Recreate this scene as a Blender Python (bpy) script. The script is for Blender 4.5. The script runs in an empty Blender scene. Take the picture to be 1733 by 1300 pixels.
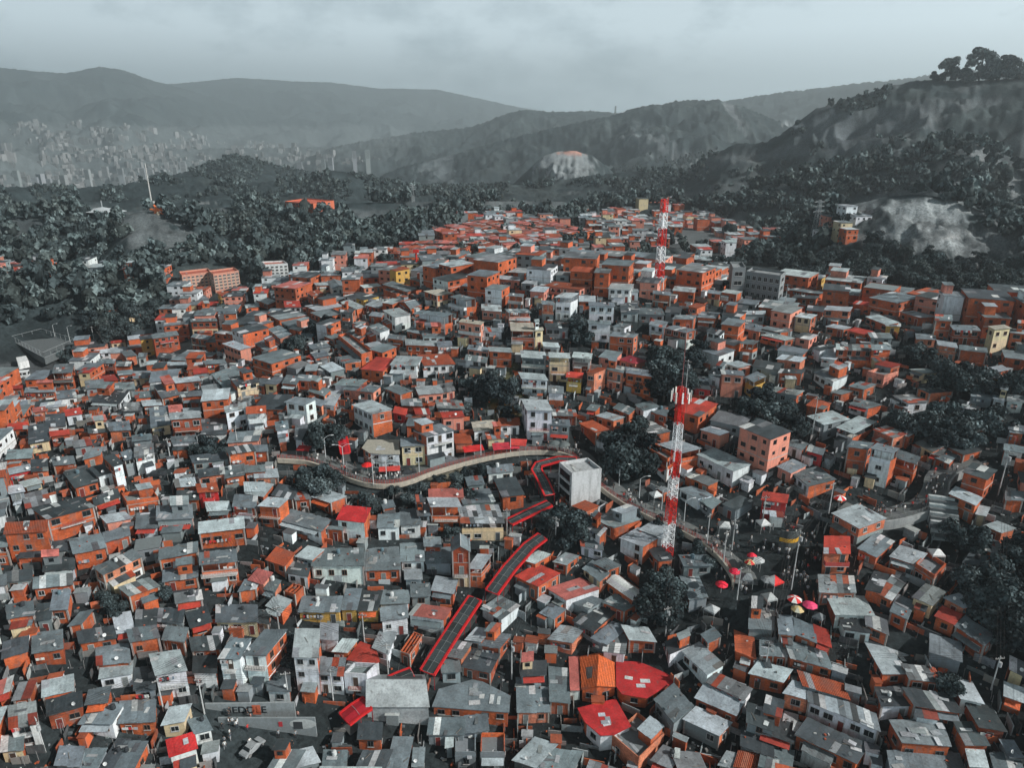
import bpy, math, random
import numpy as np
from mathutils import Vector, Matrix
SC = bpy.context.scene
COL = SC.collection
R = math.radians
rnd = random.Random(7)
F, PITCH, CAMZ = 1200.0, R(20.0), 65.0
cP, sP = math.cos(PITCH), math.sin(PITCH)
# ------------------------------------------------------------------ pixel <-> world
def ray(px, py):
    x = (px-866.5)/F; u = (650-py)/F
    return np.array((x, cP+sP*u, -sP+cP*u))
def project(x, y, z):
    z = z-CAMZ
    d = y*cP - z*sP; u = y*sP + z*cP
    return 866.5+F*x/d, 650-F*u/d
def sstep(a, b, x):
    t = np.clip((x-a)/(b-a), 0, 1); return t*t*(3-2*t)
def vhash(ix, iy, s=0):
    h = (ix.astype(np.int64)*374761393 + iy.astype(np.int64)*668265263 + s*974634777) & 0xffffffff
    h = ((h ^ (h >> 13))*1274126177) & 0xffffffff
    return ((h ^ (h >> 16)) & 0xffff)/65535.0
def vnoise(x, y, s=0):
    ix = np.floor(x); iy = np.floor(y); fx = x-ix; fy = y-iy
    fx = fx*fx*(3-2*fx); fy = fy*fy*(3-2*fy)
    a = vhash(ix, iy, s); b = vhash(ix+1, iy, s); c = vhash(ix, iy+1, s); d = vhash(ix+1, iy+1, s)
    return (a*(1-fx)+b*fx)*(1-fy)+(c*(1-fx)+d*fx)*fy
def fbm(x, y, s=0, o=4):
    v = 0; a = .5; t = 0
    for k in range(o):
        v = v+a*vnoise(x*2**k, y*2**k, s+k); t += a; a *= .5
    return v/t
def G(x, y, cx, cy, sx, sy): return np.exp(-((x-cx)/sx)**2-((y-cy)/sy)**2)
# ------------------------------------------------------------------ terrain
def sil(pts):
    az = []; te = []
    for px, py in pts:
        d = ray(px, py); az.append(math.atan2(d[0], d[1])); te.append(d[2]/math.hypot(d[0], d[1]))
    return np.array(az), np.array(te)
RIDGES = [  # distance, silhouette, front slope, back slope, gully size, gully depth
 (9300, [(-700,175),(-300,160),(0,150),(150,150),(300,142),(400,132),(480,137),(560,140),(640,150),(740,152),(800,165),(870,180),(960,196),(1040,204),(1200,215),(1400,235),(2500,330)], .17, .4, 900, .35),
 (7300, [(-700,130),(-200,105),(0,115),(60,122),(110,125),(170,113),(210,120),(260,138),(310,150),(380,172),(450,192),(540,215),(640,238),(760,260),(900,300),(2000,500)], .16, .4, 700, .4),
 (3500, [(400,330),(520,268),(560,252),(620,240),(700,227),(800,217),(850,197),(880,188),(930,191),(1000,190),(1040,193),(1100,215),(1200,240),(2500,400)], .22, .5, 330, .5),
 (4200, [(1000,250),(1150,196),(1220,174),(1280,164),(1380,151),(1440,144),(1520,137),(1560,131),(1640,120),(1733,118),(2200,140)], .3, .5, 400, .4),
 (2150, [(560,330),(640,300),(690,282),(760,262),(830,246),(920,222),(1000,205),(1040,196),(1080,183),(1150,173),(1220,170),(1270,188),(1330,212),(1400,240),(1500,270),(2200,330)], .26, .5, 200, .5),
 (1500, [(180,330),(270,306),(330,288),(390,264),(420,270),(470,284),(520,292),(600,312),(700,340)], .2, .4, 120, .25),
 (1350, [(840,320),(870,308),(895,285),(920,262),(945,254),(975,254),(1005,264),(1030,284),(1060,312),(1100,340)], .5, .6, 34, 1.0),
 (930, [(1080,330),(1160,296),(1180,280),(1210,262),(1240,247),(1300,241),(1325,226),(1345,210),(1380,184),(1400,179),(1450,166),(1500,150),(1540,140),(1580,137),(1620,139),(1733,134),(1850,118),(2300,90)], .36, .5, 95, .55),
 (640, [(1200,345),(1300,312),(1400,292),(1480,280),(1560,258),(1610,238),(1650,240),(1700,262),(1780,290),(1900,280),(2300,250)], .4, .45, 60, .5),
 (430, [(1290,440),(1360,388),(1400,364),(1440,346),(1500,332),(1560,328),(1620,336),(1660,352),(1700,366),(1760,372),(2300,380)], .22, .3, 22, .55),
 (400, [(1220,520),(1300,462),(1360,432),(1440,425),(1560,432),(1660,445),(1733,452),(2200,470)], .32, .3, 45, .25),
 (620, [(300,430),(340,392),(370,362),(430,352),(500,350),(560,352),(620,372),(680,400),(740,430)], .22, .3, 60, .2),
 (520, [(120,440),(160,400),(210,366),(260,352),(330,355),(350,375),(400,420)], .3, .3, 40, .3),
 (650, [(-300,390),(0,392),(60,372),(110,362),(160,380),(220,410)], .2, .3, 60, .2),
 (1000,[(-400,330),(0,318),(100,322),(200,316),(260,306),(330,300),(420,312),(520,306),(560,290),(600,296),(700,318),(760,330),(860,318),(1000,300),(1100,290),(1200,292),(1300,330)], .2, .3, 90, .2),
]
RIDGES = [(d,)+sil(p)+tuple(o) for d, p, *o in RIDGES]
CRZ = [0,60,93,120,137,165,190,240,300,400,600,1200,2500,4500,9000,11500]; CRV = [-50,-46,-38,-27,-21,-15,-11,-6,-1,0,-10,-38,-130,-235,-250,-250]
def height(x, y, want=False):
    x = np.atleast_1d(np.asarray(x, float)); y = np.atleast_1d(np.asarray(y, float))
    r = np.hypot(x, y); az = np.arctan2(x, y)
    h = 19*G(x, y, 20, 245, 75, 58) + 17*G(x, y, 160, 190, 80, 62) + 4*G(x, y, -70, 175, 55, 50) - 3.5*G(x, y, 12, 118, 26, 22)
    h = h - 28*G(x, y, -185, 275, 85, 95) - 50*G(x, y, -290, 560, 140, 210)
    h = h + 5*G(x, y, 60, 520, 220, 110) + 5*G(x,y,-230,330,90,60)
    h = h + 1.2*(fbm(x/30, y/30, 3, 2)-.5)*2 + np.interp(r, CRZ, CRV) + (fbm(x/160, y/160, 9, 3)-.5)*np.clip((r-350)/600, 0, 1)*45
    near = sstep(230, 420, r)
    idx = np.full(np.shape(h), -1)
    for i, (D, a, te, kf, kb, gs, gd) in enumerate(RIDGES):
        if D > 400:
            zc = CAMZ + D*np.interp(az, a, te)
        else:
            zc = CAMZ + D*np.interp(az, a, te)
        dr = D-r
        fall = np.where(dr > 0, kf*dr, kb*-dr)
        k = .02*D
        z = zc - np.sqrt(fall**2+(.03*gs)**2)+.03*gs - (1-near)*60
        sel = (z+gd*gs*.2+k) > h
        if not sel.any(): continue
        xs, ys, drs, zs, hs = x[sel], y[sel], dr[sel], z[sel], h[sel]
        n = fbm(xs/gs, ys/gs, 20+i, 4)
        rid = 1-np.abs(2*fbm(xs/gs/.9, ys/gs/.9, 40+i, 3)-1)
        g = np.clip(np.abs(drs)/(gs*2.2), 0, 1)
        r2 = 1-np.abs(2*fbm(xs/gs*2.9, ys/gs*2.9, 60+i, 4)-1)
        zs = zs - gd*gs*.42*np.clip(g*3, 0, 1)*(1-r2) - gd*gs*.9*g*(1-rid)*1.1 + gd*gs*.35*g*(n-.5)
        m = np.clip(.5+.5*(zs-hs)/k, 0, 1)
        idx[sel] = np.where(zs > hs, i, idx[sel])
        h[sel] = hs*(1-m)+zs*m+k*m*(1-m)*.5
    return (h, idx) if want else h
_GX, _GY, _GS = -420.0, 0.0, 2.0
_gx, _gy = np.meshgrid(_GX+_GS*np.arange(421), _GY+_GS*np.arange(361))
_HG = height(_gx, _gy)
def hfast(x, y):
    x = np.asarray(x, float); y = np.asarray(y, float)
    ok = (x > -418) & (x < 418) & (y > 1) & (y < 718)
    if not np.all(ok): return height(np.atleast_1d(x), np.atleast_1d(y)).reshape(np.shape(x))
    u = (x-_GX)/_GS; v = (y-_GY)/_GS; i = u.astype(int); j = v.astype(int); fu = u-i; fv = v-j
    return (_HG[j,i]*(1-fu)+_HG[j,i+1]*fu)*(1-fv)+(_HG[j+1,i]*(1-fu)+_HG[j+1,i+1]*fu)*fv
H = lambda x, y: float(hfast(x, y))
_T0 = np.linspace(40, 400, 720); _T1 = np.geomspace(380, 12000, 1100)
def hit(px, py, off=0.0):
    """ground point seen at a pixel of the photograph (off = metres above ground)"""
    d = ray(px, py)
    def scan(T):
        return CAMZ+d[2]*T-hfast(d[0]*T, d[1]*T)-off
    _T = _T0; g = scan(_T)
    if not (g < 0).any(): _T = _T1; g = scan(_T)
    k = np.argmax(g < 0)
    if g[k] >= 0: k = len(_T)-1
    k = max(k, 1)
    t = _T[k-1]+(_T[k]-_T[k-1])*g[k-1]/(g[k-1]-g[k]+1e-9)
    return Vector((d[0]*t, d[1]*t, CAMZ+d[2]*t))
def at_dist(px, py, D):
    d = ray(px, py); t = D/math.hypot(d[0], d[1]); return Vector((d[0]*t, d[1]*t, CAMZ+d[2]*t))
def on_plane(px, py, z):
    d = ray(px, py); t = (z-CAMZ)/d[2]; return Vector((d[0]*t, d[1]*t, z))
# ------------------------------------------------------------------ mesh builder
class MB:
    def __init__(s): s.v = []; s.f = []; s.m = []; s.t = []; s.uv = []
    def face(s, pts, mat=0, tint=(1,1,1), uv=None):
        n = len(s.v); s.v += [tuple(p) for p in pts]; s.f.append(tuple(range(n, n+len(pts)))); s.m.append(mat); s.t.append(tint)
        if uv is None:
            p0 = Vector(pts[0]); e = Vector(pts[1])-p0; nn = e.cross(Vector(pts[-1])-p0)
            if nn.length < 1e-9: nn = Vector((0,0,1))
            if e.length < 1e-9: e = Vector((1,0,0))
            e.normalize(); w = nn.normalized().cross(e)
            uv = [((Vector(p)-p0).dot(e), (Vector(p)-p0).dot(w)) for p in pts]
        s.uv += uv
    def prism(s, poly, z0, z1, mat=0, tint=(1,1,1), cap=True, bottom=False, uo=0.0):
        """poly CCW xy list; z1 may be list per corner"""
        n = len(poly); zz = z1 if isinstance(z1, (list, tuple)) else [z1]*n
        zb = z0 if isinstance(z0, (list, tuple)) else [z0]*n
        u = uo
        for i in range(n):
            a = poly[i]; b = poly[(i+1) % n]; L = math.hypot(b[0]-a[0], b[1]-a[1])
            s.face([(a[0],a[1],zb[i]), (b[0],b[1],zb[(i+1)%n]), (b[0],b[1],zz[(i+1)%n]), (a[0],a[1],zz[i])], mat, tint,
                   [(u,zb[i]),(u+L,zb[(i+1)%n]),(u+L,zz[(i+1)%n]),(u,zz[i])])
            u += L
        if cap: s.face([(p[0],p[1],z) for p, z in zip(poly, zz)], mat, tint)
        if bottom: s.face([(p[0],p[1],z) for p, z in zip(poly, zb)][::-1], mat, tint)
    def box(s, c, size, mat=0, tint=(1,1,1), rz=0.0, bottom=True):
        hx, hy = size[0]/2, size[1]/2; ca, sa = math.cos(rz), math.sin(rz)
        P = [(c[0]+x*ca-y*sa, c[1]+x*sa+y*ca) for x, y in ((-hx,-hy),(hx,-hy),(hx,hy),(-hx,hy))]
        s.prism(P, c[2]-size[2]/2, c[2]+size[2]/2, mat, tint, True, bottom)
    def cyl(s, c, r, z0, z1, n=10, mat=0, tint=(1,1,1), r2=None):
        r2 = r if r2 is None else r2
        A = [(c[0]+r*math.cos(2*math.pi*i/n), c[1]+r*math.sin(2*math.pi*i/n), z0) for i in range(n)]
        B = [(c[0]+r2*math.cos(2*math.pi*i/n), c[1]+r2*math.sin(2*math.pi*i/n), z1) for i in range(n)]
        for i in range(n):
            j = (i+1) % n; s.face([A[i], A[j], B[j], B[i]], mat, tint)
        s.face(B, mat, tint)
    def tube(s, a, b, r, n=5, mat=0, tint=(1,1,1), r2=None):
        a = Vector(a); b = Vector(b); d = (b-a); 
        if d.length < 1e-6: return
        d.normalize(); u = d.orthogonal().normalized(); w = d.cross(u); r2 = r if r2 is None else r2
        A = [a+(u*math.cos(2*math.pi*i/n)+w*math.sin(2*math.pi*i/n))*r for i in range(n)]
        B = [b+(u*math.cos(2*math.pi*i/n)+w*math.sin(2*math.pi*i/n))*r2 for i in range(n)]
        for i in range(n):
            j = (i+1) % n; s.face([A[i], A[j], B[j], B[i]], mat, tint)
        s.face(A[::-1], mat, tint); s.face(B, mat, tint)
    def dome(s, c, r, h, n=10, m=4, mat=0, tint=(1,1,1)):
        P = [[(c[0]+r*math.cos(a)*math.cos(2*math.pi*i/n), c[1]+r*math.cos(a)*math.sin(2*math.pi*i/n), c[2]+h*math.sin(a)) for i in range(n)] for a in [math.pi/2*k/m for k in range(m+1)]]
        for k in range(m):
            for i in range(n):
                j = (i+1) % n; s.face([P[k][i], P[k][j], P[k+1][j], P[k+1][i]], mat, tint)
    def mesh(s, name, mats):
        me = bpy.data.meshes.new(name); me.from_pydata(s.v, [], s.f)
        for m in mats: me.materials.append(m)
        me.polygons.foreach_set('material_index', s.m)
        uvl = me.uv_layers.new(name='UVMap'); uvl.data.foreach_set('uv', np.array(s.uv, dtype=np.float32).ravel())
        ca = me.color_attributes.new('tint', 'FLOAT_COLOR', 'CORNER')
        arr = np.ones((len(s.v), 4), dtype=np.float32); k = 0
        for f, t in zip(s.f, s.t):
            arr[k:k+len(f), :3] = t; k += len(f)
        ca.data.foreach_set('color', arr.ravel())
        me.update(); return me
    def build(s, name, mats, parent=None):
        o = bpy.data.objects.new(name, s.mesh(name, mats)); COL.objects.link(o)
        if parent is not None: o.parent = parent
        return o
def empty(name, loc, rz=0.0):
    o = bpy.data.objects.new(name, None); COL.objects.link(o); o.location = loc; o.rotation_euler = (0,0,rz); o.empty_display_size = .5
    return o
def tag(o, label=None, cat=None, group=None, kind=None):
    if label: o['label'] = label
    if cat: o['category'] = cat
    if group: o['group'] = group
    if kind: o['kind'] = kind
    return o
def npmesh(name, V, Fc, mats, mi=None, tint=None, smooth=False, uv=None):
    """V (n,3); Fc (m,4) quads or (m,3)"""
    k = Fc.shape[1]; me = bpy.data.meshes.new(name)
    me.vertices.add(len(V)); me.vertices.foreach_set('co', V.astype(np.float32).ravel())
    me.loops.add(Fc.size); me.loops.foreach_set('vertex_index', Fc.astype(np.int32).ravel())
    me.polygons.add(len(Fc)); me.polygons.foreach_set('loop_start', np.arange(0, Fc.size, k, dtype=np.int32))
    for m in mats: me.materials.append(m)
    if mi is not None: me.polygons.foreach_set('material_index', mi.astype(np.int32))
    if tint is not None:
        ca = me.color_attributes.new('tint', 'FLOAT_COLOR', 'POINT')
        a = np.ones((len(V), 4), dtype=np.float32); a[:, :3] = tint; ca.data.foreach_set('color', a.ravel())
    if uv is not None:
        ul = me.uv_layers.new(name='UVMap'); ul.data.foreach_set('uv', uv.astype(np.float32).ravel())
    me.update(calc_edges=True)
    if smooth: me.polygons.foreach_set('use_smooth', np.ones(len(Fc), dtype=bool))
    return me
# ------------------------------------------------------------------ materials
def new_mat(name, rough=.85):
    m = bpy.data.materials.new(name); m.use_nodes = True; nt = m.node_tree; nt.nodes.clear()
    out = nt.nodes.new('ShaderNodeOutputMaterial'); b = nt.nodes.new('ShaderNodeBsdfPrincipled')
    b.inputs['Roughness'].default_value = rough; b.inputs['Specular IOR Level'].default_value = .25
    nt.links.new(b.outputs[0], out.inputs[0]); return m, nt, b
class NT:
    def __init__(s, nt): s.nt = nt
    def n(s, t, **k):
        x = s.nt.nodes.new(t)
        for a, v in k.items(): setattr(x, a, v)
        return x
    def l(s, a, b): s.nt.links.new(a, b)
    def val(s, sock, v):
        if hasattr(v, 'is_output') or hasattr(v, 'links'): s.l(v, sock)
        else: sock.default_value = v
    def math(s, op, a, b=0.0, c=None, clamp=False):
        x = s.n('ShaderNodeMath', operation=op, use_clamp=clamp); s.val(x.inputs[0], a); s.val(x.inputs[1], b)
        if c is not None: s.val(x.inputs[2], c)
        return x.outputs[0]
    def mix(s, f, a, b, mode='MIX'):
        x = s.n('ShaderNodeMix', data_type='RGBA', blend_type=mode); s.val(x.inputs[0], f); s.val(x.inputs[6], a); s.val(x.inputs[7], b); return x.outputs[2]
    def noise(s, vec, scale, detail=3, rough=.55):
        x = s.n('ShaderNodeTexNoise'); s.l(vec, x.inputs['Vector']); x.inputs['Scale'].default_value = scale; x.inputs['Detail'].default_value = detail; x.inputs['Roughness'].default_value = rough; return x.outputs[0]
    def ramp(s, f, a, b, lo=0.0, hi=1.0):
        x = s.n('ShaderNodeMapRange'); s.l(f, x.inputs[0]); x.inputs[1].default_value = a; x.inputs[2].default_value = b; x.inputs[3].default_value = lo; x.inputs[4].default_value = hi; return x.outputs[0]
    def scale(s, vec, v):
        x = s.n('ShaderNodeVectorMath', operation='MULTIPLY'); s.l(vec, x.inputs[0]); x.inputs[1].default_value = v; return x.outputs[0]
    def bump(s, h, st, d, b):
        x = s.n('ShaderNodeBump'); x.inputs['Strength'].default_value = st; x.inputs['Distance'].default_value = d; s.l(h, x.inputs['Height']); s.l(x.outputs[0], b.inputs['Normal'])
def tinted(name, kind, rough=.85, metal=0.0):
    m, nt, b = new_mat(name, rough); q = NT(nt)
    at = q.n('ShaderNodeAttribute', attribute_name='tint'); col = at.outputs['Color']
    uv = q.n('ShaderNodeUVMap').outputs[0]; ob = q.n('ShaderNodeObjectInfo').outputs['Random']
    geo = q.n('ShaderNodeNewGeometry').outputs['Position']
    big = q.noise(geo, .35, 4); fine = q.noise(geo, 2.6, 4, .65)
    b.inputs['Metallic'].default_value = metal
    if kind == 'brick':
        br = q.n('ShaderNodeTexBrick'); q.l(uv, br.inputs['Vector']); br.inputs['Scale'].default_value = 1.0
        br.inputs['Brick Width'].default_value = .42; br.inputs['Row Height'].default_value = .22; br.inputs['Mortar Size'].default_value = .018
        br.inputs['Color1'].default_value = (.78,.78,.78,1); br.inputs['Color2'].default_value = (1.18,1.12,1.1,1); br.inputs['Mortar'].default_value = (.8,.95,1.05,1)
        c = q.mix(.75, col, br.outputs[0], 'MULTIPLY')
        v = q.mix(1.0, c, q.n('ShaderNodeCombineColor').outputs[0], 'MULTIPLY')
        f = q.ramp(big, .3, .7, .55, 1.25); f2 = q.ramp(fine, .3, .7, .7, 1.22)
        mm = q.math('MULTIPLY', f, f2)
        x = q.n('ShaderNodeVectorMath', operation='SCALE'); q.l(c, x.inputs[0]); q.l(mm, x.inputs['Scale'])
        st = q.ramp(q.noise(q.scale(geo, (.9,.9,.25)), 1.3, 4, .7), .5, .68, 0, .7)
        c2 = q.mix(st, x.outputs[0], (.16,.13,.12,1))
        q.l(c2, b.inputs['Base Color']); q.bump(br.outputs[1], .35, .02, b)
    elif kind == 'plaster':
        st = q.ramp(q.noise(q.scale(geo, (1.3,1.3,.22)), 1.0, 5, .7), .47, .72, 0, .62)
        f = q.ramp(fine, .3, .7, .82, 1.1)
        x = q.n('ShaderNodeVectorMath', operation='SCALE'); q.l(col, x.inputs[0]); q.l(f, x.inputs['Scale'])
        c2 = q.mix(st, x.outputs[0], (.15,.165,.165,1)); q.l(c2, b.inputs['Base Color']); q.bump(fine, .25, .02, b)
    elif kind == 'metal':
        sep = q.n('ShaderNodeSeparateXYZ'); q.l(uv, sep.inputs[0])
        w = q.math('SINE', q.math('MULTIPLY', sep.outputs[0], 2*math.pi/.19))
        wf = q.math('MULTIPLY_ADD', w, .09, .95)
        f = q.ramp(big, .32, .68, .72, 1.2); f2 = q.ramp(fine, .3, .7, .74, 1.22)
        mm = q.math('MULTIPLY', q.math('MULTIPLY', f, f2), wf)
        x = q.n('ShaderNodeVectorMath', operation='SCALE'); q.l(col, x.inputs[0]); q.l(mm, x.inputs['Scale'])
        rust = q.ramp(q.noise(geo, 1.1, 6, .75), .55, .68, 0, .6)
        c2 = q.mix(rust, x.outputs[0], (.10,.085,.078,1)); q.l(c2, b.inputs['Base Color'])
        q.bump(w, .5, .03, b)
    elif kind == 'tile':
        sep = q.n('ShaderNodeSeparateXYZ'); q.l(uv, sep.inputs[0])
        w = q.math('SINE', q.math('MULTIPLY', sep.outputs[0], 2*math.pi/.3))
        h = q.math('FRACT', q.math('MULTIPLY', sep.outputs[1], 1/.42))
        wf = q.math('MULTIPLY_ADD', w, .2, .86); hf = q.math('MULTIPLY_ADD', h, .25, .82)
        mm = q.math('MULTIPLY', q.math('MULTIPLY', wf, hf), q.ramp(fine, .3, .7, .65, 1.3))
        x = q.n('ShaderNodeVectorMath', operation='SCALE'); q.l(col, x.inputs[0]); q.l(mm, x.inputs['Scale'])
        dirt = q.ramp(big, .5, .72, 0, .5); c2 = q.mix(dirt, x.outputs[0], (.12,.1,.09,1))
        q.l(c2, b.inputs['Base Color']); q.bump(w, .6, .05, b)
    else:
        f = q.ramp(fine, .3, .7, .78, 1.15)
        x = q.n('ShaderNodeVectorMath', operation='SCALE'); q.l(col, x.inputs[0]); q.l(f, x.inputs['Scale']); q.l(x.outputs[0], b.inputs['Base Color'])
        if kind == 'rough': q.bump(fine, .6, .08, b)
    return m
M = {}
M['brick'] = tinted('brick', 'brick'); M['plaster'] = tinted('plaster', 'plaster'); M['metal'] = tinted('sheet_metal', 'metal', .62)
M['tile'] = tinted('clay_tile', 'tile'); M['plain'] = tinted('plain', 'plain', .6); M['rough'] = tinted('rough_stone', 'rough', .95)
m, nt, b = new_mat('dark_glass', .18); b.inputs['Base Color'].default_value = (.012,.016,.018,1); b.inputs['Specular IOR Level'].default_value = .4; M['glass'] = m
m, nt, b = new_mat('foliage', .9); q = NT(nt)
at = q.n('ShaderNodeAttribute', attribute_name='tint'); ob = q.n('ShaderNodeObjectInfo').outputs['Random']
geo = q.n('ShaderNodeNewGeometry').outputs['Position']
f = q.math('MULTIPLY', q.ramp(q.noise(geo, .9, 3), .3, .7, .6, 1.5), q.math('MULTIPLY_ADD', ob, .7, .65))
x = q.n('ShaderNodeVectorMath', operation='SCALE'); q.l(at.outputs['Color'], x.inputs[0]); q.l(f, x.inputs['Scale']); q.l(x.outputs[0], b.inputs['Base Color'])
b.inputs['Specular IOR Level'].default_value = .08; M['leaf'] = m
# ground material: land cover comes with the vertex tint, broken up by noise
m, nt, b = new_mat('land', .95); q = NT(nt)
at = q.n('ShaderNodeAttribute', attribute_name='tint'); geo = q.n('ShaderNodeNewGeometry').outputs['Position']
n1 = q.noise(geo, .9, 6, .7); n2 = q.noise(geo, .045, 6, .7); n3 = q.noise(geo, .006, 5, .65)
f = q.math('MULTIPLY', q.math('MULTIPLY', q.ramp(n1, .3, .7, .45, 1.6), q.ramp(n2, .3, .7, .55, 1.5)), q.ramp(n3, .3, .7, .8, 1.25))
x = q.n('ShaderNodeVectorMath', operation='SCALE'); q.l(at.outputs['Color'], x.inputs[0]); q.l(f, x.inputs['Scale']); q.l(x.outputs[0], b.inputs['Base Color'])
q.bump(n1, .5, .35, b); b.inputs['Specular IOR Level'].default_value = .1; M['land'] = m
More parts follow.
